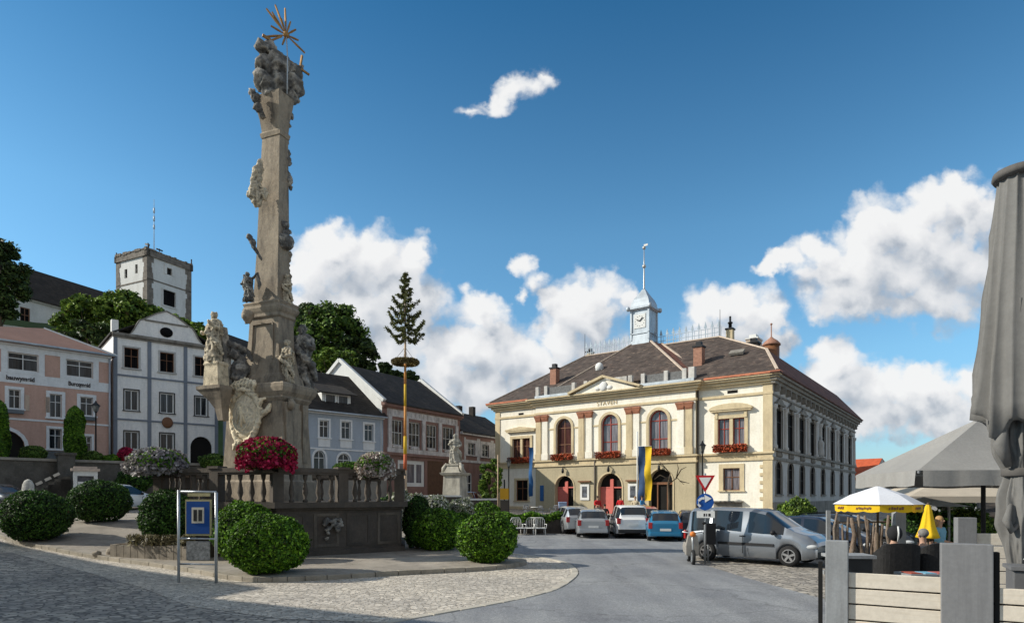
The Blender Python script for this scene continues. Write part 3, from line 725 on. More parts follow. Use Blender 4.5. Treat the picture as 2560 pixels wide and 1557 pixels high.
b.build('side_window_surround', m_greyt, TH)
b = MB(TS)
b.box(0,37.0,-.12,.0,5.02,5.25); b.box(0,37.0,-.2,.0,5.72,5.88); b.box(0,37,-.1,0,9.98,10.12); b.box(0,37,-.14,0,-.6,1.75)
b.box(-.3,37.3,-.3,.0,10.82,11.05); b.box(-.45,37.45,-.48,.0,11.05,11.3); b.box(-.6,37.6,-.68,.0,11.3,11.5)
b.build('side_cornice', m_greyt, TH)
b = MB(TS)
for u in [.45,3.75,7.6,11.7,14.9,16.9,20.7,25.5,30.6,35.9]: b.sub('half_column').lathe([(.26,5.88),(.26,6.1),(.19,6.2),(.16,8.9),(.24,9.05),(.26,9.3)], 10, u, -.05)
b.build('half_column', m_greyw, TH)
b = MB(TS); b.lathe([(.28,6.0),(.32,6.3),(.24,6.9),(.3,7.3),(.2,7.55),(.1,7.6),(.14,7.75),(.13,7.9),(.02,8.0)], 10, 15.95, -.28, mod=lambda t,z: 1+.15*math.sin(5*t+z*3)); b.box(15.5,16.4,-.6,0,5.88,6.0)
b.build('niche_statue', m_greyw, TH)
# front trim
b = MB()
def band(z0, z1, p, xr=.0):
    b.box(-p-xr, 5.3-p, -p, .02, z0, z1); b.box(5.3-p, 21.25+p, RY-p, .0, z0, z1); b.box(21.25+p, 27.1+p, -p, .02, z0, z1)
band(5.0,5.2,.12); band(5.2,5.5,.06); band(5.5,5.64,.2)
band(10.05,10.25,.1); band(10.85,11.02,.2); band(11.02,11.25,.36)
b.build('string_course', m_ochre, TH)
b = MB(); band(11.25,11.4,.58); band(11.4,11.52,.72); b.build('cornice', m_ochre, TH)
b = MB(); b.sub('eave_tiles').box(-.76,4.5,-.78,.1,11.52,11.68); b.box(22.05,27.88,-.78,.1,11.52,11.68); b.build('eave_tiles', m_redtile, TH)
b = MB(TS); b.box(-.9,37.7,-.8,-.1,11.5,11.6); b.build('side_gutter', m_roofr, TH)
b = MB()
for h in AW: surround(b, h, RY, .24, .09, 0)
for h in AD: surround(b, h, RY, .12, .05, 0)
surround(b, H_lw, 0, .26, .1, .16); surround(b, H_rw, 0, .26, .1, .16); surround(b, H_lg, 0, .2, .06, .1); surround(b, H_rg, 0, .34, .06, .1)
for x in (3.25, 24.0): b.box(x-.13, x+.13, -.04, .25, H_lw[2] if x < 9 else H_rw[2], H_lw[3] if x < 9 else H_rw[3])
for a, c in ((6.85,7.4),(9.65,10.15),(11.65,12.25),(14.5,15.0),(16.3,16.9),(19.15,19.7)): b.box(a, c, RY-.05, RY+.02, 8.5, 8.64)
b.build('window_surround', m_ochre, TH)
# hoods
b = MB(); b.box(1.5,5.0,-.3,.02,8.6,8.74); b.prismy([(1.4,8.74),(5.1,8.74),(5.1,8.86),(3.25,9.1),(1.4,8.86)], -.34, .02); b.build('window_hood', m_ochre, TH)
b = MB(); b.box(22.4,25.6,-.3,.02,8.95,9.08)
pts = [(22.3,9.08),(25.7,9.08)]+[(24+1.7*math.cos(t), 9.14+.42*math.sin(t)) for t in np.linspace(.0, math.pi, 11)]
b.prismy(pts, -.36, .02); b.box(22.75,22.95,-.16,.02,8.4,8.95); b.box(25.05,25.25,-.16,.02,8.4,8.95); b.build('window_hood', m_ochre, TH)
# pilasters in pairs
for x0, x1 in ((5.4,5.95),(6.15,6.75),(10.2,10.75),(11.0,11.6),(15.05,15.6),(15.75,16.3),(19.75,20.3),(20.45,21.0)):
    p = MB(); p.box(x0,x1,RY-.14,RY,6.25,9.35); p.box(x0-.07,x1+.07,RY-.2,RY,5.66,6.25); o = p.build('pilaster', m_ochre if x0 in (5.4,10.2,15.05,20.45) else m_cream, TH)
    q = MB(); q.box(x0-.02,x1+.02,RY-.17,RY,9.35,9.45); q.rects([(9.45,x1-x0,.34,(x0+x1)/2,RY-.04),(9.8,x1-x0+.2,.5,(x0+x1)/2,RY-.06)]); q.box(x0-.12,x1+.12,RY-.33,RY,9.8,9.92); q.build('capital', m_redcap, o)
b = MB()
for x0, x1 in ((0,.55),(26.45,27.1)): b.sub('corner_pilaster').box(x0-(.05 if x0 < 1 else 0), x1+(.05 if x0 > 1 else 0), -.07, 0, .2, 11.0)
for k in range(5): b.sub('quoin').box(26.2,26.45,-.06,0,1.9+k*.62,2.15+k*.62)
b.sub('base_course').box(21.25,27.2,-.1,0,-.6,1.3); b.sub('base_course').box(0,5.3,-.08,0,-.6,1.2)
b.build('quoin', m_ochre, TH)
# windows and doors
window(TH, (2.16,3.12,5.95,7.95), 0, m_brframe, m_glr, 2, (.62,)); window(TH, (3.38,4.34,5.95,7.95), 0, m_brframe, m_glr, 2, (.62,))
window(TH, (22.94,23.87,6.25,8.4), 0, m_redframe, m_glp, 2, (.62,)); window(TH, (24.13,25.05,6.25,8.4), 0, m_redframe, m_glp, 2, (.62,))
window(TH, H_lg, 0, m_brframe, m_gld, 2, (.6,)); window(TH, H_rg, 0, m_brframe, m_glp, 2, (.6,))
for i, h in enumerate(AW): window(TH, h, RY, m_redframe if i else m_brframe, (m_glr, m_glp, m_glp)[i], 2, (.02+.35, ), .1, None, .24)
for i, h in enumerate(AD):
    a, c, z0, z1, sp = h; d = MB(); cx = (a+c)/2; y = RY+.5
    P = arch_pts(cx, (c-a)/2, sp, z1); poly = [(a,z0),(c,z0)]+P
    d.add([(x,y+.03,z) for x,z in poly], [tuple(range(len(poly)))], 0)
    dm = d.build('doorway', m_int, TH)
    e = MB()
    if i < 2:
        e.box(cx-.16,cx+.16,y-.16,y-.04,z0,z1-.5); e.box(a,c,y-.12,y-.05,sp-.12,sp); e.build('door_frame', m_oxred, dm)
        e = MB(); e.box(a+.02,cx-.17,y-.1,y-.03,z0,sp-.13); e.build('door_leaf', m_oxred, dm)
    else:
        e.box(a,c,y-.14,y-.03,sp-.2,sp); e.box(cx-.5,cx-.4,y-.12,y-.04,z0,sp-.2); e.box(cx+.4,cx+.5,y-.12,y-.04,z0,sp-.2); e.build('door_frame', m_brframe, dm)
b = MB(); b.box(22.5,24.95,-.42,0,1.75,1.84); b.box(22.6,24.85,-.05,0,1.0,1.72); b.build('cellar_hatch', m_greyt, TH)
b = MB(); b.sub('attic_vent').box(23.7,24.5,-.02,.0,10.38,10.62); b.box(2.9,3.5,-.02,.0,10.3,10.5); b.build('attic_vent', m_int, TH)
b = MB(); b.box(5.85,6.25,RY-.06,RY,1.75,3.25); b.build('blue_notice', M('notice blue', (.03,.12,.32), .5), TH)
for x in (10.35, 15.2):
    b = MB(); b.box(x,x+.95,RY-.08,RY,1.85,3.3); o = b.build('notice_case', m_whiten, TH); b = MB(); b.box(x+.22,x+.72,RY-.1,RY-.08,2.1,3.1); b.build('poster', M('poster print', (.09,.10,.12), .6, .9, 3), o)
    b = MB(); b.box(x-.15,x+1.1,RY-.25,RY,3.5,3.62); b.build('case_hood', m_brframe, o)
for c in (8.6,13.4,18.2):
    b = MB(); b.lathe([(.02,.5),(.1,.42),(.13,.1),(.06,0)], 8, c, RY-.3, 4.35); b.box(c-.03,c+.03,RY-.3,RY,4.85,4.9); b.build('wall_lantern', m_iron, TH)
# pediment
b = MB()
b.prismy([(9.9,11.52),(16.3,11.52),(13.1,12.62)], RY-.62, RY+.4)
pd = b.build('pediment', m_cream, TH)
b = MB(); b.bar((9.5,RY-.6,11.62),(13.1,RY-.6,12.82),.62,.2); b.bar((16.7,RY-.6,11.62),(13.1,RY-.6,12.82),.62,.2); b.build('raking_cornice', m_ochre, pd)
b = MB(); b.sphere((13.1,RY-.64,11.95), (.42,.14,.42), 12, 8, amp=.2, fr=2); b.sphere((12.5,RY-.63,11.8), (.3,.1,.18), 10, 6, amp=.2, fr=2); b.sphere((13.7,RY-.63,11.8), (.3,.1,.18), 10, 6, amp=.2, fr=2); b.build('relief', m_whiten, pd)
# frieze lettering
cu = bpy.data.curves.new('t', 'FONT'); cu.body = 'STAVEN'; cu.size = .52; cu.extrude = .03; cu.align_x = 'CENTER'; cu.space_character = 1.15
to = bpy.data.objects.new('t', cu); C.objects.link(to); bpy.context.view_layer.update()
me = bpy.data.meshes.new_from_object(to.evaluated_get(bpy.context.evaluated_depsgraph_get())); bpy.data.objects.remove(to)
o = bpy.data.objects.new('frieze_lettering', me); C.objects.link(o); me.materials.clear(); me.materials.append(m_ochre); o.parent = TH; o.location = (13.1,RY-.02,10.38); o.rotation_euler = (R(90),0,0)
# attic parapet
b = MB()
for x0, x1 in ((5.35,9.8),(16.4,21.2)):
    b.sub('parapet_base').box(x0,x1,RY-.25,RY+.3,11.52,11.86)
b.build('parapet_base', m_zinc, TH)
b = MB()
for x in (5.5,6.5,9.6,10.9,15.4,16.6,18.7,20.3): b.sub('parapet_post').cbox(x, RY+.1, 12.3, .34, .34, .9)
b.sub('parapet_post').cbox(20.95,RY+.1,12.3,.5,.5,.95); b.box(11.2,15.0,RY+.05,RY+.25,11.9,12.75); b.build('parapet_post', M('grey white parapet', (.60,.58,.55), .85, .15, 2, .1, 30, dirt=(.25,.23,.21), damt=.8), TH)
b = MB()
for x0, x1 in ((6.7,9.4),(16.8,18.5),(18.9,20.1)): b.sub('parapet_panel').box(x0,x1,RY+.08,RY+.14,11.86,12.6)
b.build('parapet_panel', M('grey louvre', (.17,.17,.17), .8, .3, 6), TH)
# roofs
E0 = -.74
Ar, Br, Cr = (5.2,9,17.45), (20,9,17.3), (20,30,17.3)
def plane(name, pts, mat, parent=TH, th=.12):
    n = Vector((0,0,-1)); m = MB(); k = len(pts)
    vs = [Vector(p) for p in pts]+[Vector(p)+n*th for p in pts]
    m.add(vs, [tuple(range(k)), tuple(range(2*k-1,k-1,-1))]+[((i+1)%k,i,k+i,k+(i+1)%k) for i in range(k)])
    return m.build(name, mat, parent)
HP = (25.6,3.93,14.4)
plane('roof', [(E0,E0,11.6),(27.84,E0,11.6),HP,Br,Ar], m_roofd)
plane('roof', [(27.85,E0,11.6),(27.85,37.7,11.6),(25.6,34.0,14.4),HP], m_roofr)
plane('roof', [HP,(25.6,34.0,14.4),Cr,Br], m_roofr)
plane('roof', [(E0,18.6,11.6),(E0,E0,11.6),Ar], m_roofd)
plane('roof', [Ar,Br,(20,18.6,11.6),(E0,18.6,11.6)], m_roofd)
plane('roof', [Br,Cr,(12.0,37.7,11.6),(12.0,18.6,11.6)], m_roofr)
plane('roof', [(27.85,37.7,11.6),(12.0,37.7,11.6),Cr,(25.6,34.0,14.4)], m_roofr)
k1, k2, t1, t2 = (6.9,.25,12.45),(20.2,.25,12.45),(11.3,8.2,17.75),(13.3,8.2,17.75)
plane('front_roof', [k1,k2,t2,t1], m_roofd)
plane('front_roof', [k2,(21.6,1.2,12.3),(14.2,9.0,17.5),t2], m_roofr)
plane('front_roof', [(5.4,1.2,12.3),k1,t1,(10.4,9.0,17.5)], m_roofd)
b = MB()
for p, q in ((k1,t1),(k2,t2),((21.3,1.2,12.4),(14.1,9.0,17.55)),(Br,HP),(HP,(27.6,-.5,11.75)),(Ar,(-.5,-.5,11.75)),(Ar,Br)): b.bar(Vector(p)+Vector((0,0,.04)), Vector(q)+Vector((0,0,.04)), .2, .1)
b.build('ridge_tile', m_ridge, TH)
b = MB(); b.sphere((10.2,3.3,14.75), (.42,.3,.42), 12, 8); b.box(9.85,10.55,3.2,4.3,14.3,14.7); o = b.build('roof_ornament', m_whiten, TH)
b = MB(); b.cbox(23.3,3.6,14.4,1.2,.7,.2, 0, 0, 0, R(33)); b.build('roof_hatch', m_greyt, TH)
# turret
tx, ty = 12.2, 9.0
tu = MB(); tu.rects([(16.6,2.15,2.15,tx,ty),(18.6,1.95,1.95,tx,ty),(18.62,2.1,2.1,tx,ty),(18.75,2.1,2.1,tx,ty),(18.77,1.9,1.9,tx,ty),(21.0,1.9,1.9,tx,ty)])
TU = tu.build('clock_turret', m_zinc, TH)
b = MB(); b.rects([(21.0,2.1,2.1,tx,ty),(21.15,2.5,2.5,tx,ty),(21.35,2.5,2.5,tx,ty),(21.4,2.0,2.0,tx,ty)])
for sx in (-1,1):
    for sy in (-1,1): b.sphere((tx+sx*1.2,ty+sy*1.2,21.25), (.22,.22,.26), 8, 6); b.box(tx+sx*.96-.09,tx+sx*.96+.09,ty+sy*.96-.09,ty+sy*.96+.09,18.0,21.0)
b.build('turret_cornice', m_zinc, TU)
b = MB(); b.rects([(21.4,2.0,2.0,tx,ty),(21.8,1.95,1.95,tx,ty),(22.25,1.6,1.6,tx,ty),(22.75,.95,.95,tx,ty),(23.3,.32,.32,tx,ty)]); b.build('turret_roof', m_zinc, TU)
b = MB(); b.tube([(tx,ty,23.1),(tx,ty,23.5),(tx,ty,25.6),(tx,ty,27.5)], [.17,.09,.06,.03], 8); b.sphere((tx,ty,25.7), .2, 8, 6); b.sphere((tx,ty,27.6), .18, 8, 6); b.box(tx-.02,tx+.4,ty-.02,ty+.02,27.75,27.95); b.build('spire', M('spire metal', (.55,.52,.48), .4, .1, metal=.5), TU)
b = MB(); b.box(tx-.62,tx+.62,ty-1.0,ty-.94,19.2,20.6); o = b.build('clock_face', m_whiten, TU)
b = MB(); b.bar((tx,ty-1.03,19.9),(tx+.32,ty-1.03,20.22),.08); b.bar((tx,ty-1.03,19.9),(tx-.3,ty-1.03,20.05),.09)
for k in range(12): b.cbox(tx+.5*math.sin(k*R(30)), ty-1.01, 19.9+.5*math.cos(k*R(30)), .06,.02,.06)
b.build('clock_hand', m_iron, o)
# ridge cresting
m_crest = M('cresting iron', (.36,.42,.48), .5, .1, metal=.3)
for x0, x1 in ((5.4,11.0),(13.4,19.9)):
    b = MB(); n = 11
    for k in range(n):
        x = x0+(x1-x0)*k/(n-1); b.box(x-.035,x+.035,8.97,9.03,17.4,18.75); b.prismy([(x-.16,18.35),(x+.16,18.35),(x,18.95)], 8.98, 9.02); b.box(x+.2,x+.24,8.98,9.02,17.4,18.3)
    b.box(x0,x1,8.975,9.025,17.75,17.8); b.box(x0,x1,8.975,9.025,18.2,18.24)
    b.build('ridge_cresting', m_crest, TH)
b = MB()
for x in (5.2,20.0): b.sub('lightning_rod').tube([(x,9,17.3),(x,9,19.9)], [.04,.02], 5)
b.build('lightning_rod', m_iron, TH)
def chimney(x, y, z0, z1, w, d, mat, cap=True, pot=False):
    m = MB(); m.box(x-w/2,x+w/2,y-d/2,y+d/2,z0,z1); o = m.build('chimney', mat, TH)
    m = MB(); m.box(x-w/2-.08,x+w/2+.08,y-d/2-.08,y+d/2+.08,z1,z1+.14)
    if pot: m.lathe([(.16,.14),(.16,.6),(.24,.62),(.24,.72),(.1,.8),(.1,1.3)], 8, x, y, z1)
    else: m.box(x-w*.3,x+w*.3,y-d*.3,y+d*.3,z1+.14,z1+.5)
    m.build('chimney_cap', m_iron if cap else m_whiten, o)
chimney(5.5,2.6,12.8,15.0,.7,.7,m_brick); chimney(20.4,2.6,12.6,15.0,.75,.75,m_brick); chimney(20.7,9.8,16.6,18.0,.6,.6,m_ochre,True,True); chimney(5.5,9.6,16.8,17.9,.6,.6,m_ochre)
chimney(21.9,13.2,14.8,17.5,1.1,1.5,m_ridge,False); chimney(22.6,10.8,15.5,16.6,.9,.9,m_roofk)
b = MB(); cx, cy = 22.9, 15.6; b.lathe([(.78,14.6),(.78,17.3)], 12, cx, cy, 0); o = b.build('chimney', m_brframe, TH)
b = MB(); b.lathe([(.9,17.3),(.9,17.4),(.6,17.75),(.25,18.0),(.06,18.2),(.05,19.4)], 12, cx, cy, 0); b.sphere((cx,cy,19.45), .12, 6, 5); b.build('chimney_cap', m_brick, o)
b = MB()
for x in (5.22, 21.34): b.sub('downpipe').tube([(x,-.14,11.2),(x,-.14,.3)], .07, 6)
b.tube([(11.9,RY-.1,5.5),(11.9,RY-.1,.3)], .07, 6)
b.build('downpipe', M('downpipe', (.13,.11,.09), .5), TH)
# flower boxes under the upper windows hang on the wall: things of their own
def flower_box(x, y, z, w, where):
    p = THM @ Vector((x,y,z)); t = thing('flower_box', 'window box of red flowers '+where, 'flower box', p, TH.rotation_euler.z, 'flower boxes under the town hall windows')
    m = MB(); m.box(-w/2,w/2,-.32,-.02,0,.22); m.build('box', m_brframe, t)
    n = int(420*w); P = np.stack([rng.uniform(-w/2-.1,w/2+.1,n), rng.uniform(-.5,0,n), rng.uniform(-.12,.42,n)],1); Nn = np.stack([rng.normal(0,.4,n), -np.ones(n), rng.normal(.5,.4,n)],1)
    f = leafmesh('flowers', P, Nn, .12, m_flow); f.parent = t
flower_box(3.25,-.12,5.62,2.5,"under the left end window of the town hall")
flower_box(8.53,RY-.1,5.72,2.1,"under the left arched window of the town hall"); flower_box(13.38,RY-.1,5.72,2.2,"under the middle arched window of the town hall"); flower_box(18.03,RY-.1,5.78,2.1,"under the right arched window of the town hall")
flower_box(24.0,-.12,5.86,2.4,"under the right end window of the town hall")

# ------------------------------------------------------------------ pink house
m_pink = M('salmon stucco', (.60,.385,.31), .9, .08, .5, .06, 40, dirt=(.34,.2,.15), damt=.3)
m_pwht = M('pale blue white stucco', (.80,.81,.82), .85, .06, .6, 0, dirt=(.45,.45,.45), damt=.3)
m_proof = M('brown pink roof', (.30,.175,.14), .85, .12, 1, .2, 15)
PK = thing('pink_house', 'salmon pink three storey guest house with white bands and shallow brown roof', 'building', (-30.1,47,0), math.atan2(.718,.696))
z0 = 4.0
tops = [(-6.05,-4.35,10.85,12.05),(-2.75,-1.1,10.85,12.05),(-9.4,-7.7,10.85,12.05)]
mids = [(-6.0,-5.35,8.2,9.5),(-3.72,-3.0,7.8,9.45),(-1.9,-1.1,8.1,9.45),(-8.9,-8.2,8.2,9.5)]
lows = [(-3.75,-3.0,5.55,7.0),(-1.75,-1.2,5.2,6.6)]; arch = (-7.6,-5.1,3.9,6.75,5.6)
b = MB(); wall(b, -12.5, 0, z0, 12.72, tops+mids+lows+[arch], 0, .25)
b.add([(0,0,z0),(0,9,z0),(0,9,12.7),(0,0,12.7)], [(0,1,2,3)]); b.add([(-12.5,0,z0),(-12.5,9,z0),(-12.5,9,12.7),(-12.5,0,12.7)], [(3,2,1,0)]); b.add([(-12.5,9,z0),(0,9,z0),(0,9,12.7),(-12.5,9,12.7)], [(3,2,1,0)])
b.build('wall', m_pink, PK)
b = MB(); b.box(-12.5,.02,-.03,0,9.95,10.62); b.box(-12.5,.03,-.05,0,12.15,12.5); b.box(-12.5,.04,-.22,0,12.5,12.72)
for h in tops: surround(b, h, 0, .35, .04, 0); b.box(h[0]-.35,h[1]+.35,-.045,0,10.62,10.85)
for h in mids: surround(b, h, 0, .2, .05, .12)
for h in lows: surround(b, h, 0, .16, .05, .1)
surround(b, arch, 0, .22, .05, 0); b.box(-12.5,.02,-.06,0,7.42,7.55)
b.build('white_trim', m_pwht, PK)
for h in tops:
    window(PK, h, 0, m_wframe, m_gl, 2, (.68,), .07)
for h in mids+lows: window(PK, h, 0, m_wframe, m_gl, 2, (.66,), .06)
b = MB(); P = arch_pts(-6.35,1.25,5.6,6.75); poly = [(-7.6,3.9),(-5.1,3.9)]+P; b.add([(x,.24,z) for x,z in poly], [tuple(range(len(poly)))]); b.build('gateway', m_int, PK)
b = MB()
for x in (-5.1,-3.95,-8.0): b.sub('shutter').box(x,x+.24,-.05,0,8.1,9.2)
b.build('shutter', M('beige shutter', (.55,.42,.33), .8), PK)
b = MB(); b.sub('window_tray').box(-6.1,-5.2,-.35,0,7.85,8.1); b.box(-1.95,-1.0,-.35,0,7.75,8.0); b.build('window_tray', M('slate grey', (.16,.18,.20), .8), PK)
b = MB(); b.box(-2.2,.05,-.1,0,z0,5.25); b.box(-3.95,-2.8,-.1,0,z0,5.4); b.build('stone_base', M('dark base stone', (.13,.14,.145), .9, .3, 4, .3), PK)
b = MB(); b.tube([(-.08,-.14,12.5),(-.08,-.14,4.3)], .06, 6); b.build('downpipe', m_zinc, PK)
b = MB(); b.tube([(-12.8,-.46,12.7),(.25,-.46,12.68)], .08, 6); b.build('gutter', m_zinc, PK)
ap = (-3.5,3.0,14.65)
plane('roof', [(-12.8,-.4,12.72),(.25,-.4,12.72),ap,(-9.2,2.6,12.9)], m_proof, PK); plane('roof', [(.25,-.4,12.72),(.25,9.3,12.72),(-3.4,6,14.65),ap], m_proof, PK); plane('roof', [(-12.8,9.3,12.72),(-12.8,-.4,12.72),(-9.2,2.6,12.9),(-9.2,6.4,12.9)], m_proof, PK); plane('roof', [(.25,9.3,12.72),(-12.8,9.3,12.72),(-9.2,6.4,12.9),(-3.4,6,14.65)], m_proof, PK); plane('roof', [(-9.2,2.6,12.9),ap,(-3.4,6,14.65),(-9.2,6.4,12.9)], m_proof, PK)
b = MB(); b.bar((.3,-.45,12.72),ap,.22,.12); b.build('verge', m_pwht, PK)
def letters(body, size, loc, mat, parent, name, sx=1.):
    cu = bpy.data.curves.new('t', 'FONT'); cu.body = body; cu.size = size; cu.extrude = .015; cu.align_x = 'CENTER'; cu.offset = .012
    to = bpy.data.objects.new('t', cu); C.objects.link(to); bpy.context.view_layer.update()
    me = bpy.data.meshes.new_from_object(to.evaluated_get(bpy.context.evaluated_depsgraph_get())); bpy.data.objects.remove(to)
    o = bpy.data.objects.new(name, me); C.objects.link(o); me.materials.clear(); me.materials.append(mat); o.parent = parent; o.location = loc; o.rotation_euler = (R(90),0,0); o.scale = (sx,1,1); return o
m_let = M('faded sign paint', (.06,.05,.05), .8, .4, 6)
letters('bauwymeid', .42, (-5.35,-.05,10.15), m_let, PK, 'sign_lettering', .82); letters('Burcqmeid', .42, (-1.95,-.05,10.18), m_let, PK, 'sign_lettering', .74)

# ------------------------------------------------------------------ white house with curved gable
m_wht2 = M('blue white stucco', (.93,.91,.88), .85, .06, .5, .05, 40, dirt=(.42,.44,.48), damt=.35)
m_slate = M('slate blue trim', (.22,.25,.30), .8, .1, 1)
BL = thing('white_gabled_house', 'white three storey house with curved gable, oval window and slate blue pilasters', 'building', (-30.2,47.5,0), math.atan2(.653,.757))
cols = [(.72,1.68),(3.15,4.15),(5.68,6.64)]
up = [(a,b_,12.05,13.6) for a,b_ in cols]; mid = [(a,b_,8.78,10.38) for a,b_ in cols]; low = [(a,b_,5.8,7.2) for a,b_ in cols[:2]]; ar = (5.35,7.0,3.9,7.1,6.2)
b = MB(); wall(b, 0, 7.46, 4.0, 14.5, up+mid+low+[ar], 0, .22)
b.add([(7.46,0,4),(7.46,9,4),(7.46,9,14.5),(7.46,0,14.5)], [(0,1,2,3)]); b.add([(0,0,4),(0,9,4),(0,9,14.5),(0,0,14.5)], [(3,2,1,0)]); b.add([(0,9,4),(7.46,9,4),(7.46,9,14.5),(0,9,14.5)], [(3,2,1,0)])
b.build('wall', m_wht2, BL)
gp = [(1.0,14.62),(6.4,14.62),(6.15,14.75),(5.9,15.05),(5.72,15.45),(5.5,15.8),(5.2,15.95),(5.0,16.1),(4.3,16.55),(3.62,16.85),(2.94,16.55),(2.25,16.1),(2.05,15.95),(1.75,15.8),(1.55,15.45),(1.38,15.05),(1.2,14.75)]
b = MB(); b.prismy(gp, -.02, .35); G = b.build('curved_gable', m_wht2, BL)
b = MB()
for p, q in zip(gp[2:], gp[3:]): b.bar((p[0],.16,p[1]+.04),(q[0],.16,q[1]+.04),.5,.09)
b.box(2.1,5.15,-.1,0,15.86,15.98); b.build('gable_coping', m_greyt, G)
b = MB(); b.lathe([(0,0),(.46,0),(.46,.03)], 20, 0, 0, 0); o = b.build('oval_window', m_gld, G); o.location = (3.6,-.03,15.2); o.rotation_euler = (R(90),0,0); o.scale = (1,.85,1)
b = MB(); b.box(-.1,7.56,-.28,0,14.42,14.62); b.box(-.06,7.52,-.14,0,14.28,14.42); b.build('cornice', m_greyt, BL)
b = MB()
for x in (.0,2.28,4.85,7.2): b.sub('pilaster').box(x,x+.26,-.07,0,4.0,14.28)
b.build('pilaster', m_slate, BL)
b = MB()
for z in (11.38,8.02): b.sub('string_course').box(0,7.46,-.09,0,z,z+.12)
b.build('string_course', m_slate, BL)
b = MB()
for h in mid+low: surround(b, h, 0, .07, .03, .05)
b.build('window_surround', m_iron, BL)
b = MB()
for h in up: surround(b, h, 0, .12, .05, .1)
b.build('window_surround', m_greyw, BL)
for h in up: window(BL, h, 0, m_brframe, m_gld, 2, (.6,), .05)
for h in mid+low: window(BL, h, 0, m_wframe, m_gl, 2, (.98,), .09)
b = MB(); P = arch_pts(6.175,.825,6.2,7.1); poly = [(5.35,3.9),(7.0,3.9)]+P; b.add([(x,.2,z) for x,z in poly], [tuple(range(len(poly)))]); b.build('gateway', m_int, BL)
b = MB(); b.lathe([(0,-.06),(.34,-.06),(.4,0),(.3,.03)], 18); o = b.build('coat_of_arms', m_brframe, BL); o.location = (3.66,-.1,8.05); o.rotation_euler = (R(90),0,0); o.scale = (1,1.1,1)
plane('roof', [(-.2,-.05,14.6),(-.2,9.2,14.6),(3.6,9.2,16.7),(3.6,.36,16.7)], m_roofk, BL); plane('roof', [(7.66,.36,14.6),(3.6,.36,16.7),(3.6,9.2,16.7),(7.66,9.2,14.6)], m_roofk, BL)
b = MB(); b.box(-.1,.35,.05,.5,14.62,15.6); b.build('chimney', m_wht2, BL)

# ------------------------------------------------------------------ grey blue house
m_gb = M('grey blue stucco', (.40,.45,.52), .85, .07, .5, .05, 40, dirt=(.24,.28,.33), damt=.3)
GB = thing('grey_blue_house', 'grey blue house with dark roof, dormer and white framed windows', 'building', (-16.1,50,0), math.atan2(.68,.73))
ws = [(-2.6,-1.75,6.9,8.4),(.8,1.6,6.95,8.35),(2.72,3.55,6.95,8.4),(4.86,5.7,6.9,8.35)]; gs = [(.3,1.3,2.9,5.9,5.3),(2.4,3.5,2.9,5.75,5.2),(4.7,5.8,3.0,5.6,5.1)]
b = MB(); wall(b, -4, 6.6, 2, 9.1, ws+gs, 0, .2); b.add([(6.6,0,2),(6.6,8,2),(6.6,8,9.1),(6.6,0,9.1)], [(0,1,2,3)]); b.add([(-4,0,2),(-4,8,2),(-4,8,9.1),(-4,0,9.1)], [(3,2,1,0)]); b.add([(-4,8,2),(6.6,8,2),(6.6,8,9.1),(-4,8,9.1)], [(3,2,1,0)]); b.build('wall', m_gb, GB)
b = MB()
for h in ws: surround(b, h, 0, .16, .05, .1); b.box(h[0]-.12,h[1]+.12,-.04,0,h[2]-.75,h[2]-.1)
for h in gs: surround(b, h, 0, .16, .05, 0)
b.box(-4,6.62,-.06,0,5.98,6.1); b.box(-4.1,6.7,-.25,0,8.85,9.12); b.box(6.42,6.64,-.05,0,2,8.85); b.build('white_trim', m_pwht, GB)
for h in ws: window(GB, h, 0, m_wframe, m_gl, 2, (.66,), .07)
for h in gs: window(GB, h, 0, m_wframe, m_gl, 2, (.6,), .08)
plane('roof', [(-4.3,-.4,9.05),(6.9,-.4,9.05),(6.9,4,13.0),(-4.3,4,13.0)], m_roofk, GB); plane('roof', [(6.9,8.4,9.05),(-4.3,8.4,9.05),(-4.3,4,13.0),(6.9,4,13.0)], m_roofk, GB)
b = MB(); b.add([(6.6,0,9.1),(6.6,8,9.1),(6.6,4,12.85)], [(0,1,2)]); b.add([(-4,0,9.1),(-4,8,9.1),(-4,4,12.85)], [(2,1,0)]); b.build('gable', m_gb, GB)
b = MB(); b.tube([(6.55,-.12,8.9),(6.55,-.12,2.2)], .055, 6); b.build('downpipe', m_zinc, GB)
b = MB(); b.tube([(-4.2,-.45,9.02),(6.85,-.45,9.0)], .08, 6); b.build('gutter', m_zinc, GB)
b = MB(); b.box(1.35,3.95,.7,3.4,9.7,10.75); dm = b.build('dormer', m_whiten, GB)
window(dm, (1.6,2.55,9.85,10.65), .7, m_wframe, m_gl, 1, (), .07, None, -.02); window(dm, (2.75,3.7,9.85,10.65), .7, m_wframe, m_gl, 1, (), .07, None, -.02)
plane('dormer_roof', [(.9,.3,10.75),(4.4,.3,10.75),(4.1,3.6,12.2),(1.2,3.6,12.2)], m_roofk, dm); plane('dormer_roof', [(-3.0,1.0,10.6),(-.6,1.0,10.6),(-.9,3.6,12.3),(-2.7,3.6,12.3)], m_roofd, dm)

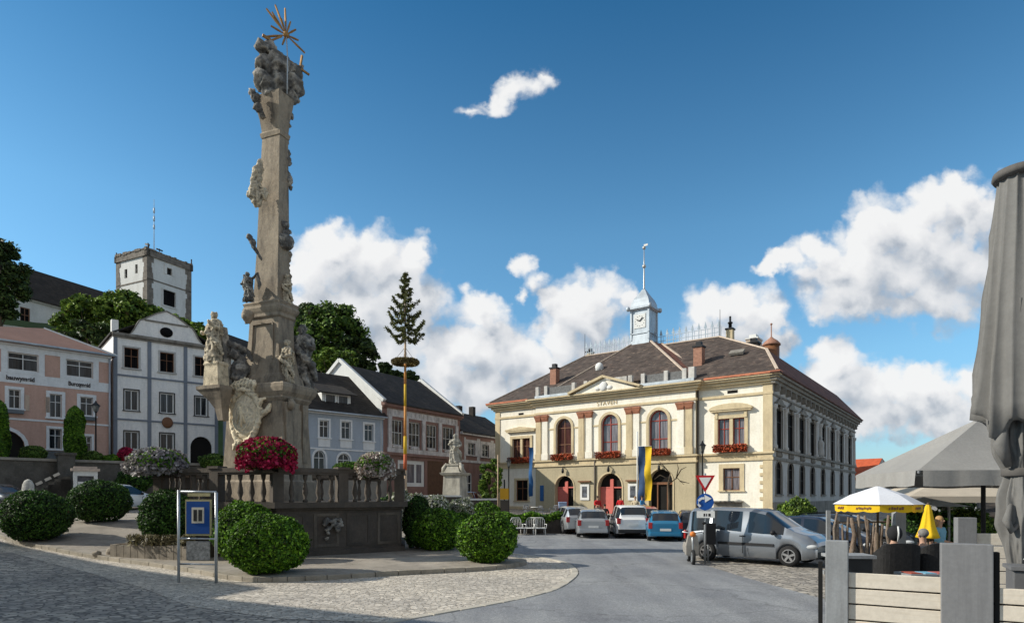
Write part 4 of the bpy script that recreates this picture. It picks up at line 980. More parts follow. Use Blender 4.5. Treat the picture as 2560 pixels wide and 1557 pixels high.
# ------------------------------------------------------------------ brown house
m_brw = M('red brown stucco', (.27,.16,.135), .85, .12, .6, .08, 40, dirt=(.12,.07,.05), damt=.5)
m_gdec = M('grey stucco ornament', (.62,.59,.58), .85, .22, 2.5, .2, 10, dirt=(.2,.17,.16), damt=.6)
BR = thing('brown_house', 'brown ornate house with white side gable, pale pilasters and dark roof', 'building', (-11.3,54.5,0), math.atan2(.844,.536))
ws = [(1.15,2.7,6.75,9.05),(3.5,5.05,6.75,9.05),(5.95,7.5,6.75,9.05),(8.4,10.2,6.75,9.05)]
sh_ = (2.0,5.7,3.1,5.5)
b = MB(); wall(b, 0, 11.2, 1.5, 10.4, ws+[sh_], 0, .25); b.add([(11.2,0,1.5),(11.2,10.4,1.5),(11.2,10.4,10.4),(11.2,0,10.4)], [(0,1,2,3)]); b.add([(0,10.4,1.5),(11.2,10.4,1.5),(11.2,10.4,10.4),(0,10.4,10.4)], [(3,2,1,0)]); b.build('wall', m_brw, BR)
b = MB(); b.add([(0,0,1.5),(0,10.4,1.5),(0,10.4,10.4),(0,5.2,14.5),(0,0,10.4)], [(4,3,2,1,0)]); 
b.bar((-.02,-.3,10.5),(-.02,5.2,14.65),.35,.3); b.bar((-.02,10.7,10.5),(-.02,5.2,14.65),.35,.3); b.build('side_gable', m_whiten, BR)
b = MB(); b.bar((11.25,-.3,10.5),(11.25,5.2,14.55),.35,.3); b.bar((11.25,10.7,10.5),(11.25,5.2,14.55),.35,.3); b.add([(11.2,0,10.4),(11.2,10.4,10.4),(11.2,5.2,14.4)], [(0,1,2)]); b.build('side_gable', m_whiten, BR)
b = MB(); b.box(.6,10.7,-.06,0,9.3,9.95); b.box(.6,10.7,-.1,0,6.1,6.5)
for x in (.7,2.85,5.25,7.7,10.35): b.box(x,x+.45,-.12,0,6.5,9.3)
for x in np.arange(1.0,10.6,.55): b.box(x,x+.25,-.1,-.06,9.45,9.8)
for h in ws: b.sphere(((h[0]+h[1])/2,-.02,6.62), (.7,.1,.16), 10, 6)
b.build('stucco_ornament', m_gdec, BR)
b = MB(); b.box(-.1,11.3,-.4,0,10.1,10.42); b.box(0,11.25,-.22,0,9.96,10.1); b.box(0,11.25,-.2,0,5.85,6.1); b.build('cornice', m_brw, BR)
for h in ws: window(BR, h, 0, m_greyw, m_gl, 3, (.5,), .1)
window(BR, sh_, 0, m_whiten, m_glp, 3, (.98,), .35)
b = MB(); b.sub('gate').box(6.1,8.4,-.03,.0,1.5,5.6); b.box(8.8,11.0,-.03,0,1.5,5.6); b.build('gate', M('brown gate wood', (.12,.065,.04), .8, .2, 3), BR)
plane('roof', [(.12,-.5,10.4),(11.05,-.5,10.4),(11.05,5.2,14.35),(.12,5.2,14.35)], m_roofk, BR); plane('roof', [(11.05,10.9,10.4),(.12,10.9,10.4),(.12,5.2,14.35),(11.05,5.2,14.35)], m_roofk, BR)

# ------------------------------------------------------------------ small house beside the town hall
SM = thing('small_brown_house', 'low brown and grey house with black roof between brown house and town hall', 'building', (-5.3,64,0), math.atan2(.844,.536))
ws = [(1.3,2.6,6.5,7.75),(3.85,5.15,6.45,7.75),(6.4,7.6,6.4,7.7)]; gs = [(.9,2.1,2.0,4.6),(3.4,4.8,2.3,4.6)]
b = MB(); wall(b, 0, 10, 1.5, 8.8, ws+gs, 0, .2); b.add([(10,0,1.5),(10,8,1.5),(10,8,8.8),(10,0,8.8)], [(0,1,2,3)]); b.add([(0,8,1.5),(10,8,1.5),(10,8,8.8),(0,8,8.8)], [(3,2,1,0)]); b.add([(0,0,1.5),(0,8,1.5),(0,8,8.8),(0,0,8.8)], [(3,2,1,0)]); b.build('wall', m_brw, SM)
b = MB()
for h in ws: surround(b, h, 0, .34, .06, .1); q = b.sub('pilaster_strip'); q.box(h[0]-.62,h[0]-.36,-.05,0,5.95,8.3); q.box(h[1]+.36,h[1]+.62,-.05,0,5.95,8.3)
b.box(0,10,-.1,0,5.7,5.95); b.build('stucco_ornament', m_gdec, SM)
for h in ws: window(SM, h, -.02, m_greyw, m_gl, 2, (.6,), .08)
for h in gs: window(SM, h, 0, m_whiten, m_gl, 2, (.6,), .1)
b = MB(); b.box(-.05,10,-.35,0,8.55,8.82); b.build('cornice', m_gdec, SM)
plane('roof', [(0,-.4,8.8),(10.2,-.4,8.8),(10.2,4,11.6),(0,4,11.6)], m_roofk, SM); plane('roof', [(10.2,8.4,8.8),(0,8.4,8.8),(0,4,11.6),(10.2,4,11.6)], m_roofk, SM)
b = MB(); b.sub('chimney').box(4.6,5.2,3.6,4.3,11.2,12.3); b.box(7.2,7.7,3.6,4.2,11.2,12.5); b.build('chimney', m_roofk, SM)
# ------------------------------------------------------------------ plague column on its plinth
m_stone = M('weathered sandstone', (.37,.305,.23), .9, .22, .6, .5, 18, dirt=(.085,.072,.06), damt=.85, dscale=(1.3,1.3,.4), fine=.12)
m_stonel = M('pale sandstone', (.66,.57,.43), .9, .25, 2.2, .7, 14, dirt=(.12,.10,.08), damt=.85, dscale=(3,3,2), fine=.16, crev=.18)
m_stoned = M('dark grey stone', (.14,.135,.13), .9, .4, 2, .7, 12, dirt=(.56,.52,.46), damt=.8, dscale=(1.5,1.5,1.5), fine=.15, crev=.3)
m_plinth = M('dark plinth stone', (.105,.088,.074), .9, .25, .7, .4, 20, dirt=(.06,.055,.05), damt=.8, dscale=(1,1,.5), fine=.12)
m_gold = M('gilded bronze', (.36,.20,.07), .5, .35, 4, metal=.5)
def remesh(o, vox, disp=.0, sz=.25):
    md = o.modifiers.new('remesh', 'REMESH'); md.mode = 'VOXEL'; md.voxel_size = vox; md.use_smooth_shade = True
    if disp:
        t = bpy.data.textures.new('carving', 'MUSGRAVE'); t.musgrave_type = 'RIDGED_MULTIFRACTAL'; t.noise_scale = sz*1.6; t.octaves = 4; t.noise_intensity = .55
        d = o.modifiers.new('carving', 'DISPLACE'); d.texture = t; d.strength = disp; d.mid_level = .5; d.texture_coords = 'LOCAL'
    return o
PCX, PCY = -9.74, 25.0
PC = thing('plague_column', 'tall weathered baroque stone column with saints, crest and gilded sunburst', 'monument', (PCX,PCY,0), R(-22))
xl, yl = Vector((math.cos(R(-22)), math.sin(R(-22)))), Vector((-math.sin(R(-22)), math.cos(R(-22))))
KX = .01594; rt = Vector((.93,.37))
def zz(py): return 2.2+(1240-py)*KX
def off(cpx):
    d = (cpx-669)/67.6; return (xl.dot(rt)*d, yl.dot(rt)*d)
def tiers(name, rows, mat, bev=.0, parent=PC):
    m = MB(); m.rects([(zz(py), w, d, *off(c)) for py, w, d, c in rows]); return m.build(name, mat, parent, bev)
ped = tiers('pedestal', [(1290,3.3,1.85,669),(1205,3.25,1.8,669),(1200,3.05,1.65,669),(1150,2.95,1.6,669),(1060,2.78,1.5,669),(1012,2.72,1.48,669)], m_stone)
tiers('ledge', [(1012,2.75,1.5,669),(1004,2.95,1.65,669),(1000,2.95,1.65,669),(990,3.2,1.85,669),(980,3.3,1.92,669),(972,3.3,1.92,669),(968,3.1,1.75,669)], m_stone)
tiers('die', [(968,2.4,1.35,672),(950,2.28,1.25,673),(940,1.95,1.12,675),(905,1.72,.98,677),(860,1.52,.88,678),(800,1.45,.83,679)], m_stone)
# pilaster strips and a dark niche on the shaded right side of the pedestal
m = MB(); ox, oy = off(669)
for y0, y1 in ((-.62,-.28),(.3,.62)): m.sub('pilaster_strip').box(1.30,1.50,oy+y0,oy+y1,zz(1160),zz(1014))
m.sub('corner_scroll').tube([(1.50,oy-.45,zz(1030)),(1.62,oy-.45,zz(1018)),(1.55,oy-.45,zz(1008))], [.12,.16,.1], 8)
m.box(1.34,1.45,oy-.26,oy+.28,zz(1150),zz(1030)); m.build('side_niche', m_stone, PC)
# recessed panel edges on the die
m = MB()
for py0, py1, hw in ((905,815,.5),):
    ox, oy = off(677); yf = oy-.50
    for s_ in (-1,1): m.bar((ox+s_*hw*1.1,yf+.0,zz(py0)),(ox+s_*hw,yf+.06,zz(py1)),.06,.05)
    m.bar((ox-hw,yf+.06,zz(py1)),(ox+hw,yf+.06,zz(py1)),.06,.05)
m.build('panel_moulding', m_stone, PC)
tiers('upper_ledge', [(800,1.5,.88,678),(797,1.62,.96,678),(790,1.62,.96,678),(784,1.78,1.06,678),(777,1.87,1.12,678),(770,1.78,1.06,678),(764,1.87,1.12,678),(760,1.72,1.0,678)], m_stone)
tiers('shaft', [(760,1.3,.74,678),(745,1.22,.68,679),(640,1.1,.62,682),(500,1.0,.56,685),(345,.88,.48,688)], m_stone)
tiers('capital', [(345,.95,.54,688),(335,1.02,.6,688),(330,.9,.5,688),(300,.98,.6,687),(265,1.2,.78,685),(250,1.3,.84,684),(244,1.34,.86,684)], m_stone)
def P3(px, py, dy=0):
    """column-local point seen at photo pixel (px,py), dy metres in front of (-) or behind the axis plane facing the camera"""
    r = (px-669)/67.6; w = rt*r + Vector((-.37,.93))*dy
    return Vector((xl.dot(w), yl.dot(w), zz(py)))
# cloud mass with figures under the sunburst
m = MB()
for px, py, dy, r in ((665,215,-.1,.44),(700,200,.1,.52),(735,195,.05,.40),(700,160,.0,.48),(660,170,-.15,.36),(738,160,.1,.36),(675,240,-.1,.34),(655,130,-.2,.3),(672,122,-.1,.28),(690,150,-.2,.3),(730,225,.1,.3),(750,210,.05,.22),(752,150,.05,.16),(648,200,-.25,.25)):
    m.sphere(P3(px,py,dy), (r,r,r*.95), 14, 10, amp=.22, fr=1.8, seed=px*.01)
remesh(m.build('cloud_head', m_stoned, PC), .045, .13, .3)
m = MB()
for px, py, dy, r in ((640,262,-.3,.2),(645,285,-.3,.18),(655,300,-.25,.14),(728,275,.1,.14),(722,300,.1,.12),(632,250,-.3,.16)): m.sphere(P3(px,py,dy), r, 10, 8, amp=.3, fr=2, seed=py)
remesh(m.build('capital_carving', m_stoned, PC), .035, .08, .12)
# sunburst
c = P3(716,78,-.05); m = MB(); m.sphere(c, .13, 10, 8)
m.build('sun_disc', m_gold, PC)
rays = [(666,25),(688,10),(713,12),(727,42),(741,58),(748,84),(764,112),(677,65),(660,97),(706,105),(680,30),(703,40)]
for px, py in rays:
    e = P3(px,py,-.05); d = (e-c); m = MB(); s0 = c+d*.12
    m.tube([s0, s0+d*.45, c+d], [.02,.045,.035], 5, sm=False); m.build('sun_ray', m_gold, PC)
m = MB(); m.tube([P3(717,245,-.55),P3(718,160,-.6),P3(718,140,-.4),P3(716,78,-.05)], .025, 6); m.build('rod', m_zinc, PC)
m = MB(); m.bar(P3(725,140),P3(776,163),.07); m.bar(P3(752,150),P3(757,118),.07); m.bar(P3(676,105,-.1),P3(705,84,-.05),.06); m.bar(P3(656,100,-.2),P3(676,103,-.1),.09); m.build('gilded_cross', m_gold, PC)
# figures
def figure(name, base, h, seed, mat, lean=(0,0), vox=None, arms=1, wings=False, face=0.):
    """draped stone figure: folded robe, chest, head, bent arms, fused into one carved surface"""
    rs = random.Random(seed); m = MB(); ca, sa = math.cos(face), math.sin(face)
    def q(x, y, z): return (base[0]+(x*ca-y*sa)*h+lean[0]*z*h, base[1]+(x*sa+y*ca)*h+lean[1]*z*h, base[2]+z*h)
    prof = [(.17,0),(.175,.06),(.15,.2),(.14,.38),(.125,.5),(.14,.62),(.15,.74),(.11,.82),(.05,.85)]
    n = 44; vs = []; fs = []; k = rs.choice([7,8,9]); ph = rs.uniform(0,6)
    for r, z in prof:
        for i in range(n):
            t = 2*math.pi*i/n; rr = r*(1.08+(.42*(1-z)+.05)*(.5-abs(math.sin(.5*(k*t+ph+z*5+.8*math.sin(z*7)))))+.06*math.sin(3*t+ph))
            sway = .03*math.sin(z*5+ph); vs.append(q(rr*math.cos(t)*1.05+sway, rr*math.sin(t)*.8, z))
    for j in range(len(prof)-1):
        for i in range(n): fs.append((j*n+i, j*n+(i+1)%n, (j+1)*n+(i+1)%n, (j+1)*n+i))
    fs += [tuple(range(n-1,-1,-1)), tuple((len(prof)-1)*n+i for i in range(n))]; m.add(vs, fs, 0, True)
    m.sphere(q(.01,-.02,.92), (.062*h,.066*h,.078*h), 12, 9); m.tube([q(0,0,.8),q(.005,-.01,.88)], .04*h, 8); m.sphere(q(.01,-.075,.905), .016*h, 6, 5)
    m.sphere(q(.01,.012,.935), (.068*h,.066*h,.068*h), 10, 8, amp=.2, fr=3, seed=seed)
    for s_ in (-1,1):
        bend = rs.uniform(-.08,.16); m.tube([q(s_*.13,0,.78),q(s_*.2,-.03,.63),q(s_*.12,-.17,.6+bend),q(s_*.1,-.2,.63+bend)], [.05*h,.045*h,.035*h,.028*h], 8)
    m.tube([q(-.16,-.02,.78),q(.02,-.15,.55),q(.18,-.04,.36),q(.2,.06,.14)], [.03*h,.06*h,.06*h,.03*h], 8)
    m.tube([q(.16,.05,.72),q(.0,.14,.5),q(-.16,.08,.2)], [.03*h,.06*h,.05*h], 8)
    if wings:
        for s_ in (-1,1): m.tube([q(s_*.08,.1,.75),q(s_*.26,.16,.95),q(s_*.34,.18,.6),q(s_*.3,.16,.4)], [.05*h,.08*h,.07*h,.02*h], 8)
    o = m.build(name, mat, PC if mat is not m_smst else None)
    return remesh(o, vox or h/85, h*.03, h*.06)
m_smst = M('pale statue stone', (.48,.45,.38), .9, .2, 2, .4, 18, dirt=(.17,.16,.14), damt=.7, fine=.12)
# spur with its console at the left, and the saint on it
m = MB(); a = P3(520,981,-.35)
def sq(px, py, w, d, dy=-.35):
    p = P3(px,py,dy); return (p.z, w, d, p.x, p.y)
m.rects([sq(562,1058,.25,.3),sq(558,1030,.35,.35),sq(553,1010,.65,.45),sq(543,990,1.1,.55),sq(540,985,1.2,.6),sq(540,977,1.2,.6)]); m.build('console', m_stone, PC)
m = MB(); m.rects([sq(545,977,.75,.55),sq(545,930,.66,.5),sq(545,925,.74,.56),sq(545,918,.62,.48)]); m.build('statue_base', m_stonel, PC)
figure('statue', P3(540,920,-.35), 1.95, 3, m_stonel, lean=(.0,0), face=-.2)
m = MB(); m.rects([sq(562,975,.5,.4,-.1),sq(560,880,.4,.35,-.1),sq(556,830,.3,.3,-.1)]); m.build('statue_back', m_stoned, PC)
m = MB(); m.tube([P3(570,868,-.2),P3(595,872,-.1),P3(620,885,0),P3(632,905,0)], [.14,.13,.12,.1], 8); m.tube([P3(575,890,-.2),P3(600,900,-.1),P3(615,930,0),P3(600,955,-.1),P3(580,945,-.2)], [.2,.2,.22,.22,.12], 8)
for s_ in (0,): m.sphere(P3(600,930,.05), (.42,.4,.42), 12, 8, amp=.15, fr=2)
remesh(m.build('volute', m_stoned, PC), .045, .08, .15)
# saints at the right
figure('statue', P3(716,966,-.85), 1.72, 8, m_stonel, face=-.3); 
m = MB(); m.rects([sq(755,985,.6,.5,.1),sq(755,965,.55,.5,.1)]); m.build('statue_base', m_stone, PC)
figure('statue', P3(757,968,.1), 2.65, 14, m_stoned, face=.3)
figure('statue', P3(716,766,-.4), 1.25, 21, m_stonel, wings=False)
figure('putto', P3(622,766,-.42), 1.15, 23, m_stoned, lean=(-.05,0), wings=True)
m = MB()
for px, py, r in ((655,440,.16),(650,460,.2),(645,485,.24),(640,505,.26),(648,515,.25),(655,425,.12),(628,508,.1),(665,500,.2)): m.sphere(P3(px-5,py,-.5), (r*.8,r,r*1.3), 10, 8, amp=.2, fr=2, seed=py)
m.tube([P3(650,420,-.5),P3(640,450,-.65),P3(628,490,-.6)], [.08,.12,.08], 8)
remesh(m.build('angel', m_stonel, PC), .035, .07, .12)
m = MB()
for px, py, r in ((719,375,.13),(720,395,.15),(716,430,.16),(722,445,.18),(708,445,.12),(728,462,.08)): m.sphere(P3(px,py,-.05), (r,r,r*1.3), 10, 8, amp=.25, fr=2, seed=py)
remesh(m.build('angel', m_stoned, PC), .035, .07, .12)
m = MB()
for px, py, r in ((710,565,.22),(712,585,.2),(722,580,.12),(700,570,.12)): m.sphere(P3(px,py,-.3), (r,r,r*.8), 10, 8, amp=.2, fr=2, seed=py)
m.lathe([(.1,-.34),(.28,-.3),(.37,-.05),(.37,.05),(.3,.2),(.1,.26)], 14, *P3(711,605,-.3))
remesh(m.build('urn', m_stoned, PC), .035, .05, .12)
m = MB()
for py in range(630,700,14): m.sphere(P3(719+3*math.sin(py),py,-.05), (.15,.15,.13), 8, 6, amp=.2, fr=2, seed=py)
for py in (350,545): m.sphere(P3(716,py,-.05), (.12,.12,.16), 8, 6, amp=.2, fr=2, seed=py)
remesh(m.build('scroll_carving', m_stone, PC), .035, .05, .1)
m = MB(); m.tube([P3(626,612,-.4),P3(636,635,-.5),P3(655,662,-.45)], [.1,.08,.05], 8); m.sphere(P3(624,608,-.4), .13, 8, 6); m.sphere(P3(634,625,-.45), (.12,.1,.2), 8, 6)
remesh(m.build('putto', m_stoned, PC), .03, .04, .1)
for px in (622,726):
    m = MB(); p = P3(px,808,-.35 if px < 650 else .0); m.tube([p+Vector((0,0,.25)),p+Vector((0,-.08,.05)),p+Vector((0,-.03,-.2))], [.24,.22,.1], 9); remesh(m.build('scroll', m_stone, PC), .035, .05, .1)
# coat of arms on the pedestal front
m = MB(); cr = Vector((-.22,-.88,zz(1052)))
def cp(x, y, z): return (cr.x+x*.96, cr.y+y*1.4, cr.z+z*1.0)
m.sphere(cp(0,0,.05), (.68,.3,.95), 20, 14); m_crest2 = M('pale crest stone', (.86,.75,.56), .9, .15, 2.2, .6, 14, dirt=(.30,.25,.18), damt=.5, dscale=(3,3,2), fine=.1, crev=.25)
remesh(m.build('shield', m_crest2, PC), .03, .04, .12)
m = MB()
for s_ in (-1,1):
    m.tube([cp(s_*.1,-.08,1.0),cp(s_*.5,-.05,.85),cp(s_*.72,-.02,.4),cp(s_*.78,0,.7),cp(s_*.95,.05,.75)], [.1,.14,.13,.1,.05], 8)
    m.tube([cp(s_*.72,-.02,.4),cp(s_*.68,-.05,-.2),cp(s_*.4,-.1,-.75),cp(s_*.1,-.12,-.95)], [.13,.12,.13,.1], 8)
    m.tube([cp(s_*.2,-.1,-.9),cp(s_*.5,-.08,-1.05),cp(s_*.72,-.0,-1.2)], [.12,.12,.05], 8)
    m.tube([cp(s_*.75,0,.1),cp(s_*1.05,.05,.3),cp(s_*1.1,.1,.55)], [.1,.12,.06], 8)
for k in range(-3,4): m.tube([cp(k*.13,-.04,1.0),cp(k*.19,-.12,1.3),cp(k*.16,-.05,1.58-abs(k)*.05)], [.06,.1,.06], 7)
m.tube([cp(-.5,-.05,1.02),cp(0,-.16,1.1),cp(.5,-.05,1.02)], .09, 8)
remesh(m.build('crest_scrollwork', m_crest2, PC), .035, .05, .1)
m = MB(); m.tube([cp(.34*math.cos(t),-.16,.05+.5*math.sin(t)) for t in np.linspace(0,2*math.pi,25)], .035, 6); m.tube([cp(-.2,-.19,-.2),cp(.0,-.21,.3),cp(.2,-.19,-.2)], .045, 6); m.tube([cp(0,-.2,-.35),cp(.05,-.22,.0),cp(-.05,-.2,.42)], .05, 6); m.build('emblem', m_crest2, PC)

# plinth
PL = [(-12.8,22.4),(-7.9,20.95),(-4.1,23.9),(-5.0,29.2),(-13.5,29.5)]
m_bal2 = M('panel frame stone', (.16,.135,.11), .9, .25, 1, .35, 20, dirt=(.05,.045,.04), damt=.8)
def inset(poly, d):
    n = len(poly); out = []
    for i in range(n):
        p0, p1, p2 = Vector(poly[i-1]), Vector(poly[i]), Vector(poly[(i+1)%n])
        a = (p1-p0).normalized(); b_ = (p2-p1).normalized(); na, nb = Vector((-a.y,a.x)), Vector((-b_.y,b_.x))
        k = (na+nb); k = k/(1+na.dot(nb)); out.append(tuple(p1+k*d))
    return out
PT = thing('stone_plinth', 'dark stone plinth with panelled walls and overhanging coping under the plague column', 'plinth', (-9,25,0))
Tm = Matrix.Translation((9,-25,0))
m = MB(Tm); m.prism(inset(PL,.12), -.4, 1.72); m.prism(inset(PL,-.02), -.4, .3); m.build('wall', m_plinth, PT)
m = MB(Tm); m.prism(inset(PL,.02), 1.72, 1.8); m.prism(inset(PL,-.12), 1.8, 2.0); m.build('coping', m_plinth, PT)
for (a, b_), n in (((PL[0],PL[1]),4),((PL[1],PL[2]),4)):
    a, b_ = Vector(a), Vector(b_); d = (b_-a).normalized(); nrm = Vector((d.y,-d.x)); L = (b_-a).length
    for k in range(n):
        m = MB(Tm); s0, s1 = (k+.12)*L/n, (k+.88)*L/n
        for u0, u1, zA, zB, pr in ((s0,s0+.1,.45,1.6,.02),(s1-.1,s1,.45,1.6,.02),(s0,s1,1.5,1.6,.022),(s0,s1,.42,.52,.022)):
            q0, q1 = a+d*u0-nrm*.14, a+d*u1-nrm*.14; q2, q3 = q1+nrm*(.02+pr), q0+nrm*(.02+pr)
            m.prism([tuple(x) for x in (q0,q3,q2,q1)], zA, zB)
        m.build('panel_frame', m_bal2 if k % 2 else m_plinth, PT)
m = MB(Tm)
for k in range(26):
    u = rng.uniform(-.32,.32); z = max(.72, 1.42-abs(rng.normal(0,.3))); p = Vector(PL[1]).lerp(Vector(PL[2]), .42)+Vector((.79,.61))*u
    m.sphere((p.x+.61*.0-.02,p.y-.0-.0,z), (.09,.09,.07), 7, 5, amp=.3, fr=2, seed=k)
remesh(m.build('relief', m_stoned, PT), .03, .04, .08)
# balustrade
m_bal = M('balustrade stone', (.125,.105,.088), .9, .25, 1, .35, 20, dirt=(.08,.07,.06), damt=.75, dscale=(1.5,1.5,.6), fine=.1)
BS = thing('stone_balustrade', 'weathered stone balustrade with turned balusters around the plague column', 'balustrade', (-9,25,0))
BI = inset(PL,.2)
m = MB(Tm)
for i in range(5):
    a, b_ = Vector(BI[i]).to_3d(), Vector(BI[(i+1)%5]).to_3d(); m.bar(a+Vector((0,0,3.1)), b_+Vector((0,0,3.1)), .36, .15); m.bar(a+Vector((0,0,3.0)), b_+Vector((0,0,2.99)), .28, .1)
m.build('rail', m_bal, BS)
mB = MB(); mB.lathe([(.085,0),(.085,.07),(.045,.12),(.1,.32),(.085,.46),(.04,.72),(.07,.8),(.085,.94)], 9); bal0 = None
posts = []
for i in range(5):
    a, b_ = Vector(BI[i]), Vector(BI[(i+1)%5]); L = (b_-a).length; d = (b_-a)/L; rz = math.atan2(d.y,d.x)
    n = 2 if i in (0,1) else 3
    for k in range(n):
        p = a+d*(L*k/n); posts.append(p); m = MB(Tm); m.cbox(p.x,p.y,2.5,.36,.36,1.04,rz); m.cbox(p.x,p.y,3.2,.46,.46,.08,rz); m.build('post', m_bal, BS)
        s = .5
        while s < L/n-.35:
            q = a+d*(L*k/n+s)
            if bal0 is None: bal0 = mB.build('baluster', m_bal, BS); o = bal0
            else: o = bal0.copy(); C.objects.link(o)
            o.location = (q.x+9, q.y-25, 2.0); s += .47
# flower bowls on the posts
m_magenta = MLeaf('magenta petunia', (.16,.006,.03), (.42,.012,.07), (.62,.03,.13), trans=.15)
m_lilac = MLeaf('grey lilac flower', (.16,.15,.17), (.33,.30,.34), (.55,.52,.55), trans=.1)
m_pinkw = MLeaf('pale pink flower', (.20,.13,.12), (.55,.46,.44), (.80,.74,.72), trans=.1)
def bowl(p, rx, rz, mat, label, seed, dz=3.27, drop=.5):
    t = thing('flower_bowl', label, 'flower bowl', (p[0],p[1],dz), seed, 'flower bowls on the balustrade posts')
    m = MB(); m.lathe([(.2,0),(.22,.04),(.12,.1),(.3,.2),(.5,.36),(.52,.4),(.45,.4),(.1,.3)], 16); m.build('bowl', m_bal, t)
    n = 5200; D = sphere_pts(n, -.75); rad = np.array([1+.16*noise.fractal(Vector(d)*2.2+Vector((seed*5,0,0)),1.,2.,3) for d in D])*(1-np.abs(rng.normal(0,.07,n)))
    P = D*rad[:,None]*np.array([rx,rx,rz]); P[:,2] += .35+rz*.35
    P[:,2] -= drop*np.clip((np.hypot(P[:,0],P[:,1])/rx-.75),0,1)*rng.uniform(0,2,n)
    core = MB(); core.sphere((0,0,.35+rz*.35), (rx*.8,rx*.8,rz*.8), 14, 10, amp=.16, fr=2.2, seed=seed)
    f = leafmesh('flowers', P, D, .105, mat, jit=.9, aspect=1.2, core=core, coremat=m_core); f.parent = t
    g = D[:900]*np.array([rx,rx,rz])*.97; g[:,2] += .35+rz*.35; f = leafmesh('leaves', g, D[:900], .09, m_box); f.parent = t
bowl((-8.1,20.72), .95, .58, m_magenta, 'stone bowl of magenta flowers on the front corner post', 1, 2.98, .62)
bowl((-5.0,22.95), .7, .52, m_pinkw, 'bowl of pale pink white flowers at the right end of the balustrade', 2, 2.75)
bowl((-12.6,22.3), 1.0, .55, m_lilac, 'wide bowl of grey lilac flowers at the left end of the balustrade', 3, 2.82)
# ------------------------------------------------------------------ clipped bushes round the island
def gi(x, y): return gz(x,y)+.11
def bush(x, y, rx, rz, label, seed, mat=None, n=11000, leaf=.06, amp=.10, g='clipped box bushes round the column'):
    return shrub('box_bush', label, 'bush', (x,y,.58 if seed == 5 else gi(x,y)), rx, rz, mat, n, leaf, amp, g, seed)
bush(-6.62,16.95,1.04,.83,'round clipped box bush in the sun right of the poster stand',1, n=15000)
bush(-.80,19.85,.98,.82,'round clipped box bush on the tip of the island by the road',2, n=12000)
bush(-18.2,24.0,1.22,.98,'dark round bush at the far left on the island kerb',3,m_dkleaf)
bush(-18.0,27.4,1.2,.92,'dark round bush behind the leftmost bush, below the retaining wall',4,m_dkleaf)
bush(-11.7,21.25,.86,.95,'upright bush left of the poster stand before the plinth',5,m_dkleaf,9000,.06,.12)
bush(-8.5,20.0,.95,.98,'bush behind the sunlit round bush against the plinth',6,m_box,9000,.06,.1)
bush(-2.85,24.3,1.0,.83,'bush right of the plinth in its shadow',7,None,9000,.06,.08)
bush(-3.75,24.9,.6,1.05,'dark tall bush touching the right end of the plinth',8,m_dkleaf,6000,.06,.15)
bush(-2.0,25.9,.6,.72,'small bush behind the bush right of the plinth',9,None,5000,.06,.1)
pbed = thing('planting_bed', 'low rough stone edged planting bed before the left part of the plinth', 'planting bed', (-11.5,21.2,0), R(-16))
mm = MB(); mm.box(-1.6,1.5,-.75,.8,.1,.62); mm.build('soil', M('dry soil', (.12,.095,.07), 1., .3, 3, .5), pbed)
mm = MB()
for k in range(11): mm.cbox(-1.5+k*.29,-.8,.36,.27,.2,.5+.05*math.sin(k*5),.04*math.sin(k*3))
mm.build('stone_edging', M('bed edging stone', (.27,.235,.19), .9, .3, 3, .4, 20), pbed)
# low tufts at the foot of the bush left of the stand
m_tuft = MLeaf('dry tuft', (.06,.055,.03), (.2,.17,.09), (.42,.38,.26))
for i, (x, y) in enumerate(((-12.3,20.55),(-11.7,20.4),(-11.1,20.3),(-10.5,20.2))):
    t = thing('ornamental_grass', 'dry pale grass tuft along the edge of the planting bed', 'grass tuft', (x,y,.6), i, 'dry grass tufts along the planting bed edge')
    n = 260; a = rng.uniform(0,6.28,n); r = rng.uniform(0,.3,n); P = np.stack([r*np.cos(a),r*np.sin(a),rng.uniform(.02,.35,n)],1); f = leafmesh('blades', P, np.stack([np.cos(a),np.sin(a),rng.uniform(-.2,.4,n)],1), .05, m_tuft, .5, 3.); f.parent = t
# rubble edging on the island path
m_rub = M('rubble stone', (.30,.26,.21), .9, .25, 3, .4, 20)
for i, (x, y, s) in enumerate(((-13.5,21.3,.27),(-13.05,21.5,.24),(-13.9,21.0,.15))):
    m = MB(); m.sphere((0,0,s*.4), (s,s*.75,s*.8), 9, 6, amp=.4, fr=1.9, seed=i); o = m.build('edging_stone', m_rub, None, 0, (x,y,gi(x,y))); tag(o, ['largest rough stone on the path edge beside the upright bush','middle rough stone against the upright bush','small rough stone lying loose on the island path'][i], 'stone', 'rough stones on the island path')

# ------------------------------------------------------------------ poster stand
m_galv = M('galvanised tube', (.52,.55,.58), .4, .12, 3, metal=.6, dirt=(.2,.19,.18), damt=.5)
m_bluep = M('poster blue', (.012,.075,.30), .5, .1, 1.5)
PS = thing('poster_stand', 'galvanised tube stand with blue poster of a window above a grey notice', 'sign', (-8.0,15.95,gz(-8,15.95)), R(-3))
m = MB()
m.tube([(-.49,0,-.05),(-.49,0,2.36)], .035, 10); m.build('post', m_galv, PS)
m = MB(); m.tube([(.49,0,-.05),(.49,0,2.3)], .04, 10); m.build('post', m_galv, PS)
for z, r in ((2.32,.028),(1.13,.022),(.48,.022)):
    m = MB(); m.tube([(-.49,0,z),(.49,0,z-.01)], r, 8); m.build('crossbar', m_galv, PS)
m = MB(); m.box(-.30,.37,-.03,.02,1.2,2.12); m.box(-.24,.33,-.03,.02,2.2,2.28); bd = m.build('board_frame', M('yellowed frame', (.48,.42,.22), .6, .2, 4), PS)
m = MB(); m.box(-.265,.335,-.045,-.03,1.25,2.07); o = m.build('poster', m_bluep, bd)
